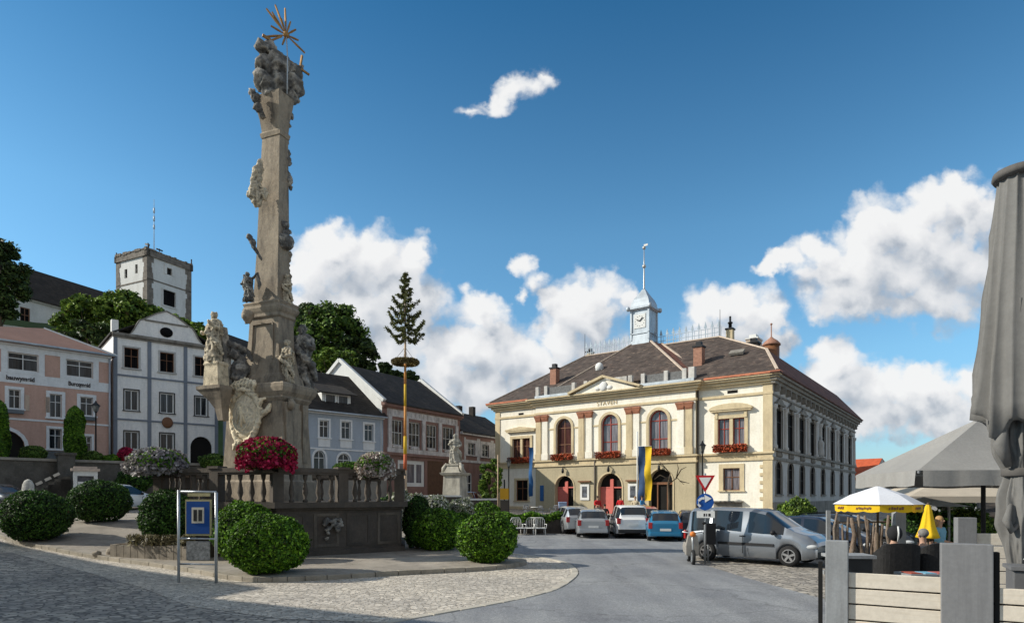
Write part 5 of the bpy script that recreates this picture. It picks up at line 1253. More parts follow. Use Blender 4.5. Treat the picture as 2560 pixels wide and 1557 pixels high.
m = MB(); m.box(-.12,.2,-.055,-.045,1.52,1.92); o2 = m.build('printed_window', M('poster cream', (.70,.64,.52), .6, .1, 3), bd)
m = MB(); m.box(-.07,.02,-.062,-.055,1.57,1.86); m.box(.06,.155,-.062,-.055,1.57,1.86); m.build('printed_panes', M('poster dark', (.03,.03,.03), .5, .5, 9), bd)
m = MB(); m.box(-.28,.33,-.02,.01,.58,1.06); m.build('notice_board', M('grey notice', (.34,.34,.33), .7, .5, 14, fine=.3), PS)

# ------------------------------------------------------------------ traffic sign
m_sgred = M('sign red', (.50,.015,.02), .45, .08); m_sgblu = M('sign blue', (.01,.085,.36), .45, .08); m_sgwht = M('sign white', (.78,.78,.76), .45, .05)
SX, SY = 6.28, 20.4
TSn = thing('traffic_sign', 'traffic sign pole with give way triangle above round blue arrow sign', 'sign', (SX,SY,0), R(-15))
m = MB(); m.tube([(0,.05,-.1),(0,.05,2.95)], .035, 8); m.build('pole', m_galv, TSn)
m = MB(); m.prismy([(-.31,2.88),(0,2.32),(.31,2.88)], -.02, .01); gw = m.build('give_way_plate', m_sgred, TSn)
m = MB(); m.prismy([(-.19,2.81),(0,2.47),(.19,2.81)], -.03, -.02); m.build('white_field', m_sgwht, gw)
m = MB(); n = 28; m.prismy([(.27*math.cos(2*math.pi*k/n), 2.02+.27*math.sin(2*math.pi*k/n)) for k in range(n)], -.025, .005); bs = m.build('arrow_plate', m_sgblu, TSn)
m = MB()
pa = [(-.06+.15*math.cos(t), 1.99+.15*math.sin(t)) for t in np.linspace(R(235), R(75), 9)]
for p, q in zip(pa, pa[1:]): m.bar((p[0],-.03,p[1]),(q[0],-.03,q[1]),.012,.075)
m.prismy([(-.02,2.25),(.2,2.13),(-.0,2.0)], -.037, -.027); m.build('arrow', m_sgwht, bs)
m = MB(); m.box(-.26,.3,-.02,.01,1.5,1.72); pl = m.build('supplementary_plate', m_sgwht, TSn)
for k, (a, b_) in enumerate(((-.05,.0),(.03,.06),(.1,.17))):
    m = MB(); m.box(a,b_,-.024,-.02,1.55,1.64); m.build('marking', m_iron, pl)
m = MB(); m.cbox(.2,.2,.95,.34,.26,.7); lb = thing('litter_bin', 'black litter bin behind the traffic sign pole', 'bin', (SX+.12,SY+.35,0))
m.build('container', m_iron, lb); m = MB(); m.tube([(.2,.36,-.05),(.2,.36,1.25)], .03, 6); m.build('post', m_galv, lb)
# pale moped standing in front of the pole
m_moped = M('cream moped paint', (.40,.37,.33), .4, .1, 2, coat=.3); m_tyre = M('tyre rubber', (.02,.02,.021), .8, .2, 3); m_orng = M('orange plastic', (.75,.22,.04), .5, .1)
MO = thing('moped', 'cream moped with orange lamp parked by the traffic sign', 'moped', (5.9,20.7,0), R(-98))
def wheel(parent, x, y, r, w, rimmat, side=0, name='wheel', n=24):
    m = MB(); pr = [(r*.62,-w/2),(r*.94,-w/2),(r,-w*.3),(r,w*.3),(r*.94,w/2),(r*.62,w/2)]
    vs = []; fs = []
    for rr, z in pr:
        for k in range(n): t = 2*math.pi*k/n; vs.append((x+rr*math.cos(t), y+z, r+rr*math.sin(t)))
    for j in range(len(pr)-1):
        for k in range(n): fs.append((j*n+k, j*n+(k+1)%n, (j+1)*n+(k+1)%n, (j+1)*n+k))
    m.add(vs, fs, 0, True); o = m.build(name, m_tyre, parent)
    q = MB()
    for s_ in (-1,1):
        yy = y+s_*w*.36
        q.add([(x+r*.64*math.cos(2*math.pi*k/n), yy, r+r*.64*math.sin(2*math.pi*k/n)) for k in range(n)], [tuple(range(n))], 1)
        y2 = y+s_*w*.47
        for k in range(5):
            t = 2*math.pi*k/5+.3; q.bar((x+r*.1*math.cos(t),y2,r+r*.1*math.sin(t)),(x+r*.6*math.cos(t),y2,r+r*.6*math.sin(t)),.02,r*.2)
        for k in range(n):
            t0, t1 = 2*math.pi*k/n, 2*math.pi*(k+1)/n; q.bar((x+r*.61*math.cos(t0),y2,r+r*.61*math.sin(t0)),(x+r*.61*math.cos(t1),y2,r+r*.61*math.sin(t1)),.02,.03)
        q.cbox(x,y2,r,r*.26,.025,r*.26)
    q.build('rim', [rimmat, m_iron], o); return o
wheel(MO,.55,0,.24,.09,m_galv); wheel(MO,-.5,0,.24,.09,m_galv)
m = MB(); m.tube([(.55,0,.3),(.42,0,.75),(.36,0,1.02)], .035, 7); m.tube([(.36,-.32,1.05),(.38,0,1.0),(.36,.32,1.05)], .02, 6); m.build('handlebar', m_galv, MO)
m = MB(); m.rects([(.28,.1,.42,.30,0),(.6,.1,.44,.34,0),(.95,.12,.3,.36,0)]); m.cbox(0,0,.3,.7,.3,.08); m.rects([(.3,.62,.3,-.45,0),(.5,.75,.34,-.42,0),(.66,.7,.28,-.38,0)]); m.build('body', m_moped, MO, .03)
m = MB(); m.rects([(.66,.72,.28,-.36,0),(.74,.66,.26,-.36,0)]); m.build('seat', m_iron, MO, .03)
m = MB(); m.sphere((.47,0,.98), (.08,.1,.09), 10, 8); m.build('lamp', m_orng, MO)
m = MB(); m.tube([(.34,.3,1.05),(.28,.36,1.3)], .008, 5); m.sphere((.27,.38,1.33), (.02,.07,.05), 8, 6); m.build('mirror', m_iron, MO)

# ------------------------------------------------------------------ cars
m_carglass = M('car glass', (.016,.021,.028), .04, .3, .7, spec=.7)
m_plate = M('number plate', (.75,.75,.73), .4, .05); m_tail = M('tail lamp', (.42,.02,.02), .25, .15, 8, spec=.6); m_head = M('head lamp', (.62,.64,.66), .12, .2, 9, spec=.8); m_trim = M('black trim', (.022,.022,.024), .55, .2, 4)
m_rim = M('alloy rim', (.55,.55,.56), .3, .1, 5, metal=.8)
def paint(name, col, metal=.35): return M(name, col, .32, .06, .8, 0, spec=.5, metal=metal, coat=.7, dirt=tuple(.6*c+.05 for c in col), damt=.25, dscale=(1,1,1.5), fine=.02)
def interp(t, pts):
    for (a, va), (b_, vb) in zip(pts, pts[1:]):
        if a <= t <= b_: return va+(vb-va)*((t-a)/(b_-a) if b_ > a else 0)
    return pts[0][1] if t < pts[0][0] else pts[-1][1]
def make_car(name, label, cat, mat, L=4.2, W=1.75, wb=(-1.25,1.3), wr=.31, top=None, belt=None, cabin=(-1.9,.95), wind=(.35,1.2), rear=(-2.05,-1.75), pil=((-.25,-.12),), roofw=.74, strip=False, rails=False, group=None):
    """x is forward, origin on the ground under the middle. top: outline of bonnet, screen, roof and tail; belt: window sill line"""
    t = thing(name, label, cat, (0,0,0), 0, group)
    xs = set(np.round(np.linspace(-L/2, L/2, 34), 3))
    for w in wb:
        for k in range(-6, 7): xs.add(round(w+wr*1.2*math.sin(k*math.pi/12), 3))
    for a, b_ in pil: xs |= {a, b_}
    xs |= {cabin[0], cabin[1], wind[0], wind[1], rear[0], rear[1]}
    for p in top: xs.add(round(p[0],3))
    xs = sorted(x for x in xs if -L/2 <= x <= L/2)
    def ends(x):   # plan rounding of nose and tail
        e = (L/2-abs(x)); return 1-.16*max(0, 1-e/.55)**2-.03*max(0, 1-e/1.4)
    rings = []
    for x in xs:
        zt = interp(x, top); zb = min(interp(x, belt), zt-.02); w = W/2*ends(x)
        low = .2+.1*max(0, 1-(L/2-abs(x))/.35)
        arch = low
        for wx in wb:
            d = abs(x-wx)
            if d < wr*1.18: arch = max(arch, wr+math.sqrt((wr*1.18)**2-d*d))
        f = max(0., min(1., (zt-zb)/.35)); wt = w*(.93-(.93-roofw)*f)
        zs = max(low+.02, arch)
        half = [(w*.5,low), (w*.93,max(low,arch-.03) if arch > low+.02 else low), (w*.985,zs), (w,max(zs+.004,.5*(low+zb)+.04)), (w*.99,max(zs+.008,zb-.1)), (w*.955,max(zs+.012,zb)), (wt,zb+(zt-zb)*.86), (wt*.86,zt-.012), (wt*.45,zt)]
        rings.append([(x,y,z) for y, z in half]+[(x,-y,z) for y, z in half[::-1]])
    n = len(rings[0]); vs = [p for r in rings for p in r]
    body = MB(); gl = {}; ws = MB(); rw = MB(); gr = []
    for i in range(len(xs)-1):
        xm = (xs[i]+xs[i+1])/2
        for k in range(n-1):
            f = (i*n+k, (i+1)*n+k, (i+1)*n+k+1, i*n+k+1); tgt = body
            side = k in (5, n-7); topf = 6 <= k <= n-8
            hgt = interp(xm, top)-interp(xm, belt)
            if side and cabin[0] < xm < cabin[1] and hgt > .12 and not any(a < xm < b_ for a, b_ in pil): tgt = gl.setdefault((k, sum(a > xm for a, b_ in pil)), MB())
            elif topf and wind[0] < xm < wind[1]: tgt = ws
            elif topf and rear[0] < xm < rear[1]: tgt = rw
            tgt.add([vs[j] for j in f], [(3,2,1,0)], 0, True)
    body.add(rings[0], [tuple(range(n))]); body.add(rings[-1], [tuple(range(n-1,-1,-1))])
    def weld(o):
        import bmesh
        bm = bmesh.new(); bm.from_mesh(o.data); bmesh.ops.remove_doubles(bm, verts=bm.verts[:], dist=.0008); bm.to_mesh(o.data); bm.free(); return o
    weld(body.build('body', mat, t))
    for g_ in gl.values(): weld(g_.build('side_window', m_carglass, t))
    if ws.v: weld(ws.build('windscreen', m_carglass, t))
    if rw.v: weld(rw.build('rear_window', m_carglass, t))
    for wx in wb:
        for s_ in (-1,1): wheel(t, wx, s_*(W/2-.13), wr, .2, m_rim)
        m = MB(); m.box(wx-wr*1.15,wx+wr*1.15,-W/2+.26,W/2-.26,.22,wr*2.1); m.build('wheel_well', m_trim, t)
    zl = interp(L/2-.2, belt); zr = interp(-L/2+.1, belt)
    for s_ in (-1,1):
        m = MB(); m.sphere((L/2-.24,s_*W*.36,zl-.1), (.26,.2,.1), 12, 8); m.build('headlight', m_head, t)
        m = MB(); m.cbox(-L/2+.03,s_*W*.41,zr-.08,.08,W*.11,.3); m.build('tail_light', m_tail, t, .02)
        m = MB(); m.sphere((wind[0]+.32 if wind[0] > 0 else .6,s_*(W/2+.08),interp(.6,belt)+.06), (.08,.11,.08), 10, 8); m.build('wing_mirror', m_trim, t)
        for hx in (cabin[0]+.75, -.02+pil[0][1]*0+.1):
            m = MB(); m.cbox(hx-.15,s_*(W/2*.99),interp(hx,belt)-.12,.2,.03,.035); m.build('door_handle', m_trim, t)
        for dx in (pil[0][0]+.05, pil[0][0]+1.12, pil[0][0]-1.02):
            m = MB(); m.box(dx-.006,dx+.006,s_*W/2*.998-.008,s_*W/2*.998+.008,.34,interp(dx,belt)-.1)
            if not any(abs(dx-wx) < wr*1.25 for wx in wb): m.build('door_seam', m_trim, t)
        if strip: m = MB(); m.box(wb[0]+wr*1.4,wb[1]-wr*1.35,s_*W/2-.02 if s_ > 0 else -W/2-.03,s_*W/2+.03 if s_ > 0 else -W/2+.02,.6,.68); m.build('rubbing_strip', m_trim, t)
        if rails: m = MB(); m.tube([(-1.5,s_*W*.33,interp(-1.5,top)+.02),(-1.3,s_*W*.34,interp(-1.3,top)+.06),(.1,s_*W*.34,interp(.1,top)+.06),(.3,s_*W*.33,interp(.3,top)+.02)], .02, 6); m.build('roof_rail', m_trim, t)
    m = MB(); m.box(-L/2-.015,-L/2+.04,-.26,.26,zr-.34,zr-.22); m.build('number_plate', m_plate, t)
    m = MB(); m.cbox(-L/2+.05,0,.36,.14,W*.86,.2); m.build('rear_bumper', m_trim if strip else mat, t, .04)
    m = MB(); m.cbox(L/2-.07,0,.38,.16,W*.8,.22); m.cbox(L/2-.05,0,.62,.1,W*.42,.1); m.build('front_grille', m_trim, t, .03)
    return t
HATCH = dict(L=4.0, W=1.74, wb=(-1.2,1.28), wr=.31, top=[(-2.,.86),(-1.93,1.0),(-1.6,1.36),(-1.2,1.45),(-.4,1.49),(.25,1.45),(.55,1.33),(1.15,1.0),(1.6,.9),(1.9,.76),(2.,.62)], belt=[(-2.,.84),(-1.2,.93),(.9,.88),(1.2,.86),(2.,.6)], cabin=(-1.6,.95), wind=(.42,1.12), rear=(-1.92,-1.58), pil=((-.3,-.2),(-1.3,-1.18)))
VAN = dict(L=4.38, W=1.8, wb=(-1.35,1.38), wr=.325, top=[(-2.19,.95),(-2.14,1.2),(-2.05,1.68),(-1.9,1.78),(-1.,1.82),(.2,1.79),(.6,1.7),(1.3,1.2),(1.5,1.1),(1.9,.98),(2.12,.8),(2.19,.66)], belt=[(-2.19,.93),(-1.,1.08),(.6,.98),(1.1,.98),(1.5,.95),(2.19,.64)], cabin=(-1.95,1.22), wind=(.62,1.3), rear=(-2.13,-2.03), pil=((-.12,.1),(-1.25,-1.15)), roofw=.8, strip=True)
ESTATE = dict(L=4.6, W=1.78, wb=(-1.35,1.4), wr=.32, top=[(-2.3,.85),(-2.2,1.0),(-1.95,1.34),(-1.6,1.45),(-.5,1.5),(.25,1.46),(.6,1.34),(1.25,1.02),(1.8,.92),(2.15,.78),(2.3,.6)], belt=[(-2.3,.83),(-1.2,.95),(.9,.9),(1.3,.88),(2.3,.58)], cabin=(-1.95,1.02), wind=(.45,1.2), rear=(-2.2,-1.93), pil=((-.2,-.1),(-1.2,-1.1)), rails=True)
m_silver = paint('silver paint', (.42,.44,.46), .55); m_vgrey = paint('grey blue paint', (.24,.265,.30), .4); m_wcar = paint('white car paint', (.74,.75,.76), .0); m_bcar = paint('bright blue paint', (.02,.20,.38), .3); m_rcar = paint('red car paint', (.45,.02,.02), .1); m_dblue = paint('dark blue paint', (.018,.03,.06), .3); m_dgrey = paint('charcoal paint', (.05,.058,.07), .4)
def put(o, x, y, hd): o.location = (x,y,gz(x,y)+.012); o.rotation_euler = (0,0,R(hd)); return o
put(make_car('parked_van','grey blue compact passenger van parked beside the traffic sign','van',m_vgrey,**VAN), 8.2,21.13,-43)
put(make_car('parked_car','dark blue hatchback partly hidden behind the grey van','car',m_dblue,**HATCH), 11.0,22.7,-42)
put(make_car('parked_car','charcoal estate car with roof rails behind the vans at right','car',m_dgrey,**ESTATE), 13.1,24.5,-41)
put(make_car('parked_car','silver hatchback seen from behind, left of the white van','car',m_silver,**HATCH), 4.35,34.4,86)
put(make_car('parked_van','white compact van seen from behind, between silver and red cars','van',m_wcar,**dict(VAN, L=4.1, top=[(-2.05,.95),(-2.0,1.15),(-1.92,1.55),(-1.8,1.66),(-1.,1.7),(.2,1.68),(.6,1.6),(1.3,1.15),(1.5,1.05),(1.9,.95),(2.05,.66)], rear=(-1.99,-1.88), wb=(-1.25,1.3), strip=True)), 6.35,34.3,87)
put(make_car('parked_car','bright blue hatchback seen from behind beside the red car','car',m_bcar,**HATCH), 7.75,32.2,80)
put(make_car('parked_car','red hatchback mostly hidden between white van and blue hatchback','car',m_rcar,**HATCH), 7.75,36.9,84)
put(make_car('parked_car','silver hatchback farthest left in the row, mostly hidden by another silver car','car',m_silver,**HATCH), 3.45,36.6,100)
put(make_car('parked_car','dark blue hatchback at the right end of the rear row by the sign','car',m_dblue,**HATCH), 9.6,33.4,78)
put(make_car('parked_car','white hatchback on the upper left behind the bushes','car',m_wcar,**HATCH), -22.6,36.0,75)
put(make_car('parked_car','dark car with pale bonnet at the far left edge below the wall','car',m_dgrey,**HATCH), -28.6,35.0,-20)
put(make_car('parked_car','blue car parked before the small brown house','car',paint('mid blue paint',(.02,.09,.25),.2),**HATCH), -3.7,53.5,60)
# ------------------------------------------------------------------ upper terrace, retaining wall, steps
m_wallst = M('retaining wall stone', (.15,.135,.115), .9, .3, 1.2, .5, 14, dirt=(.05,.047,.042), damt=.7, dscale=(1,1,.6), fine=.15)
TER = [(-40,30),(-31.2,37.6),(-28.4,40.6),(-23.4,45),(-16.5,46.6),(-12.3,51.3),(-10.9,54.6),(-15,62),(-40,78),(-75,62),(-62,30)]
m = MB(); m.prism(TER, 0, 4.32); o = m.build('upper_terrace', M('terrace paving', (.28,.26,.23), .9, .2, .6, .2, 30)); o['kind'] = 'structure'
RW = thing('retaining_wall', 'dark rubble retaining wall with flat coping below the pink house', 'wall', (0,0,0))
wp = [Vector(p) for p in ((-40.3,29.6),(-31.4,37.3),(-28.6,40.3),(-23.5,44.7),(-16.6,46.3))]
m = MB(); mc = MB()
for a, b_ in zip(wp, wp[1:]):
    d = (b_-a).normalized(); nn = Vector((d.y,-d.x)); q = [a+nn*.25, b_+nn*.25, b_, a]
    m.prism([tuple(x) for x in q], .5, 4.4); q = [a+nn*.36-d*.02, b_+nn*.36+d*.02, b_-nn*.1, a-nn*.1]; mc.prism([tuple(x) for x in q], 4.4, 4.56)
m.build('masonry', m_wallst, RW); mc.build('coping', M('coping stone', (.32,.29,.25), .9, .2, 2, .3), RW)
for x, y in ((-31.6,37.0),(-28.4,39.9)):
    m = MB(); m.cbox(x,y,2.7,.9,.9,4.2,.75); m.cbox(x,y,4.88,1.05,1.05,.16,.75); m.build('pier', m_wallst, RW)
# steps with pale edge climbing along the wall
ST = thing('stone_steps', 'dark stone steps with pale edged cheek climbing along the retaining wall', 'steps', (-28.9,37.6,0), R(35))
m = MB()
for k in range(9): m.box(k*.3-.9,2.0,-.5,.6,1.4,2.05+k*.17)
m.build('flight', m_wallst, ST)
m = MB()
for k in range(6): m.cbox(-.8+k*.42,-.58,2.2+k*.26,.34,.2,.16,0,0,R(-30))
m.build('cheek_stones', M('pale edge stone', (.62,.56,.48), .8, .12, 3), ST)
# white stone marker and little wayside shrine
m = MB(); m.lathe([(.42,0),(.42,.2),(.36,.9),(.3,1.4),(.2,1.62),(.05,1.7)], 14); o = m.build('stone_marker', M('white mottled stone', (.55,.54,.50), .9, .3, 6, .4, 14, fine=.2), None, 0, (-27.0,35.0,1.45)); o.scale = (1,.6,1); tag(o, 'rounded white stone marker standing before the retaining wall', 'stone marker')
SH = thing('wayside_shrine', 'small white wayside shrine with tiled top and dark niche', 'shrine', (-26.4,38.8,1.75), R(38))
m = MB(); wall(m, -.62, .62, 0, 2.0, [(-.42,.42,.35,1.7)], -.3, .25); m.add([(.62,-.3,0),(.62,.3,0),(.62,.3,2),(.62,-.3,2)],[(0,1,2,3)]); m.add([(-.62,-.3,0),(-.62,.3,0),(-.62,.3,2),(-.62,-.3,2)],[(3,2,1,0)]); m.build('wall', m_whiten, SH)
m = MB(); m.box(-.6,.6,-.06,.3,0,1.98); m.build('niche', M('niche grey', (.13,.13,.15), .9, .3, 5), SH)
m = MB(); m.box(-.74,.74,-.42,.42,2.0,2.16); m.box(-.6,.6,-.3,.3,2.16,2.28); m.build('tile_cap', M('pale tile', (.60,.48,.40), .8, .2, 5), SH)
m = MB(); m.rects([(.35,.3,.2,-.2,-.18),(1.0,.42,.25,-.2,-.18),(1.35,.3,.2,-.24,-.18)]); m.build('white_figure', m_whiten, SH)
# planting on the terrace
def thuja(x, y, h, r, label, seed):
    t = thing('thuja', label, 'tree', (x,y,4.3), seed, 'columnar thujas before the pink house')
    n = 7000; z = rng.uniform(.02,1,n); a = rng.uniform(0,6.283,n)
    pr = np.interp(z, [0,.08,.3,.48,.52,.75,.92,1], [.55,.85,1,.9,.84,.92,.62,.1])*r*(1+.1*np.sin(a*3+z*9+seed))
    P = np.stack([np.cos(a)*pr,np.sin(a)*pr,z*h],1)*np.array([1,1,1]); Nn = np.stack([np.cos(a),np.sin(a),np.full(n,.6)],1)
    core = MB(); core.lathe([(r*.45,.02*h),(r*.8,.25*h),(r*.72,.7*h),(r*.1,.95*h)], 12)
    f = leafmesh('crown', P, Nn, .1, m_thuja, .5, 1.8, core=core, coremat=m_core); f.parent = t
    s = MB(); s.tube([(0,0,-.1),(0,0,.4)], .1, 7); s.build('trunk', m_twig, t)
thuja(-29.2,41.9,3.9,.62,'tall clipped thuja before the right half of the pink house',1)
thuja(-31.9,38.9,3.9,.6,'thuja at the left edge of the photo by the gateway',2)
shrub('round_shrub','round green shrub on the retaining wall between the thujas','shrub',(-30.6,40.1,4.45),.72,.5,m_tree,3500,.08,.12,None,11)
shrub('round_shrub','low grey green shrub right of the tall thuja','shrub',(-28.0,41.9,4.3),.6,.45,m_tree,3000,.08,.2,None,12)
shrub('round_shrub','yellow green shrub beside the red flower pot','shrub',(-27.0,42.4,4.3),.55,.36,m_box,3000,.08,.15,None,13)
shrub('round_shrub','trailing dark green shrub hanging before the white gabled house','shrub',(-24.6,41.0,2.5),1.0,.75,m_dkleaf,3500,.1,.3,None,14)
shrub('round_shrub','dark shrub by the arched gateway of the white house','shrub',(-21.2,44.5,4.2),.9,.5,m_tree,3000,.1,.25,None,15)
shrub('round_shrub','reddish brown shrub beside the arched gateway','shrub',(-20.0,45.0,4.2),.7,.6,MLeaf('reddish leaf', (.05,.025,.02),(.12,.06,.045),(.2,.11,.08)),2500,.1,.25,None,16)
FP = thing('flower_pot', 'red flower pot on the terrace edge before the white house', 'flower pot', (-26.2,42.6,4.3))
m = MB(); m.lathe([(.2,0),(.34,.5),(.38,.55),(.3,.5)], 14); m.build('pot', M('red pot', (.30,.02,.03), .6, .1), FP)
n = 700; D = sphere_pts(n,-.3); f = leafmesh('flowers', D*.48+np.array([0,0,.72]), D, .13, m_magenta); f.parent = FP
def lamp(x, y, z, h, label):
    t = thing('street_lamp', label, 'street lamp', (x,y,z))
    m = MB(); m.lathe([(.13,0),(.13,.3),(.07,.45),(.05,.6),(.045,h-.1),(.09,h-.05),(.09,h)], 10); m.build('post', m_iron, t)
    m = MB(); m.rects([(h,.18,.18,0,0),(h+.38,.34,.34,0,0)]); m.build('lantern', MGlass('lantern glass',(.10,.10,.09),(.3,.3,.28),.2), t)
    m = MB(); m.rects([(h+.38,.42,.42,0,0),(h+.58,.12,.12,0,0),(h+.72,.04,.04,0,0)]); m.build('lantern_cap', m_iron, t)
lamp(-28.0,42.2,4.3,3.6,'thin street lamp standing before the pink house'); lamp(-.25,48.5,.4,4.1,'black street lamp before the left corner of the town hall'); lamp(12.75,42.,.0,5.2,'black street lamp before the right bay of the town hall')

# ------------------------------------------------------------------ castle hill
def sst(a, b_, x): t = min(1, max(0, (x-a)/(b_-a))); return t*t*(3-2*t)
def hz(x, y):
    h = 29*sst(64,100,y)*sst(18,62,-x-.12*(y-64)) + 2.0*sst(40,80,-x) - .6
    return h+1.2*noise.fractal(Vector((x*.05,y*.05,3)),1.,2.,3)*sst(64,90,y)
vs = []; fs = []; xs = np.linspace(-190,-6,47); ys = np.linspace(58,240,38)
for y in ys:
    for x in xs: vs.append((x,y,hz(x,y)))
n = len(xs)
for j in range(len(ys)-1):
    for i in range(n-1): fs.append((j*n+i,j*n+i+1,(j+1)*n+i+1,(j+1)*n+i))
m = MB(); m.add(vs, fs, 0, True); o = m.build('castle_hill', M('hill grass', (.05,.085,.025), .95, .3, .15, .3, 4)); o['kind'] = 'structure'
m_castw = M('castle white plaster', (.72,.72,.70), .85, .08, .25, 0, dirt=(.42,.40,.37), damt=.4, dscale=(.6,.6,.15)); m_quoin = M('dark quoin stone', (.20,.175,.15), .9, .35, 1.5, .3, 6)
CT = thing('castle_tower', 'square white castle tower with dark stone corners and battered parapet on the hill', 'tower', (-64,110,0), math.atan2(-.436,.9))
W_ = 8.6
m = MB(); hs = [(-6.3,-5.5,41.3,42.9),(-3.3,-2.6,41.7,43.3)]; wall(m, -W_, 0, 20, 44.6, hs, 0, .4)
T2 = Matrix.Rotation(R(90),4,'Z'); s = MB(T2); hs2 = [(3.7,4.7,42.3,43.5),(3.0,5.4,36.6,39.4)]; wall(s, 0, W_, 20, 44.6, hs2, 0, .4); m.v; o0 = len(m.v); m.v += s.v; m.f += [tuple(i+o0 for i in f) for f in s.f]; m.mi += s.mi; m.sm += s.sm
m.add([(-W_,0,20),(-W_,W_,20),(-W_,W_,44.6),(-W_,0,44.6)],[(3,2,1,0)]); m.add([(-W_,W_,20),(0,W_,20),(0,W_,44.6),(-W_,W_,44.6)],[(3,2,1,0)]); m.add([(-W_,0,44.4),(0,0,44.4),(0,W_,44.4),(-W_,W_,44.4)],[(0,1,2,3)])
m.build('wall', m_castw, CT)
for h in hs: mm = MB(); mm.box(h[0],h[1],.25,.3,h[2],h[3]); mm.build('window', m_int, CT)
mm = MB(T2); mm.box(3.7,4.7,.25,.3,42.3,43.5); mm.build('window', m_int, CT); mm = MB(T2); mm.box(3.0,5.4,.25,.3,36.6,39.4); mm.build('window', m_gld, CT)
mm = MB(T2); surround(mm, hs2[0], 0, .5, .1, 0); surround(mm, hs2[1], 0, .2, .1, .2); mm.build('window_surround', m_castw, CT)
for x, y in ((0,0),(-W_,0),(0,W_)):
    mm = MB(); rs = random.Random(3)
    for k in range(27): w = rs.uniform(.42,.66); mm.cbox(x+(w-.06)*(1 if x < 0 else -1),y+(w-.06)*(-1 if y > 0 else 1),20.5+k*.9,w*2,w*2,.9)
    mm.build('quoin', m_quoin, CT)
mm = MB()
for a, b_, c, d in ((-W_-.25,.25,-.25,.4),(-.4,.25,-.25,W_+.25),(-W_-.25,-W_+.4,-.25,W_+.25),(-W_-.25,.25,W_-.4,W_+.25)): mm.box(a,b_,c,d,44.4,45.5)
rs = random.Random(5)
for k in range(16): mm.cbox(-W_+.3+k*.55,-.1,45.6,.45,.5,rs.uniform(.1,.6)); mm.cbox(.0,.3+k*.55,45.55,.5,.45,rs.uniform(.1,.5))
mm.build('parapet', m_quoin, CT)
mm = MB(); mm.box(-W_-.05,.06,-.06,.0,40.0,40.25); mm.build('string_course', m_quoin, CT); mm = MB(T2); mm.box(0,W_,-.06,0,40.3,40.55); mm.build('string_course', m_quoin, CT)
mm = MB(); mm.tube([(-2.5,3,44.4),(-2.5,3,56.0)], [.1,.04], 6)
for z, l in ((51,.25),(52.5,.3),(54,.3)): mm.lathe([(.12,-l*1.6),(.16,0),(.12,l*1.6)], 8, -2.5, 3, z)
mm.build('mast', m_zinc, CT)
mm = MB(); mm.tube([(-1,1,44.5),(-1,1,47)], .08, 6); mm.cbox(-1.4,1,46.9,1.1,.2,.3,0,0,R(20)); mm.tube([(0.1,.1,45),(0.1,.1,46.6)], .1, 6); mm.tube([(.1,W_,45),(.1,W_,46.6)], .12, 6); mm.tube([(-W_,0,45),(-W_,0,46.3)], .12, 6); mm.tube([(-.3,2.5,44.5),(-.3,2.5,46.5)], .07, 6); mm.cbox(-.3,2.5,46.3,.2,1.2,.2); mm.build('spotlight', m_iron, CT)
def wing(label, p, q, ze, zr, dep, name='castle_wing', wins=()):
    p, q = Vector(p), Vector(q); d = (q-p); L = d.length
    t = thing(name, label, 'building', (p.x,p.y,0), math.atan2(d.y,d.x))
    mm = MB(); wall(mm, 0, L, 10, ze, list(wins), 0, .35); mm.add([(L,0,10),(L,dep,10),(L,dep,ze),(L,dep/2,zr),(L,0,ze)],[(0,1,2,3,4)]); mm.add([(0,0,10),(0,dep,10),(0,dep,ze),(0,dep/2,zr),(0,0,ze)],[(4,3,2,1,0)]); mm.add([(0,dep,10),(L,dep,10),(L,dep,ze),(0,dep,ze)],[(3,2,1,0)]); mm.build('wall', m_castw, t)
    for h in wins: window(t, h, 0, m_brframe, m_gld, 2, (.6,), .15)
    plane('roof', [(-.3,-.7,ze-.1),(L+.3,-.7,ze-.1),(L+.3,dep/2,zr+.15),(-.3,dep/2,zr+.15)], m_roofk, t, .25); plane('roof', [(L+.3,dep+.7,ze-.1),(-.3,dep+.7,ze-.1),(-.3,dep/2,zr+.15),(L+.3,dep/2,zr+.15)], m_roofk, t, .25)
    mm = MB(); mm.box(-.2,L+.2,-.45,0,ze-.5,ze-.15); mm.build('eave', m_whiten, t); return t
wing('long castle wing with dark roof left of the tower', (-85,91), (-73,121), 35.0, 41.5, 11, wins=[(x,x+1.5,30.2,33.2) for x in (2.6,7.5,12.4,17.3)])
wing('castle wing with dark roof falling away right of the tower', (-59.5,117.5), (-53.5,140), 30.5, 36.5, 10)
bk = thing('hill_house', 'small brick red outbuilding half hidden by the tree at the left edge', 'building', (-72,88,20), R(40)); mm = MB(); mm.box(0,3.4,0,3,0,6.0); mm.build('wall', m_brick, bk); mm = MB(); mm.box(-.3,3.7,-.3,3.3,6.0,6.3); mm.build('roof', m_whiten, bk)
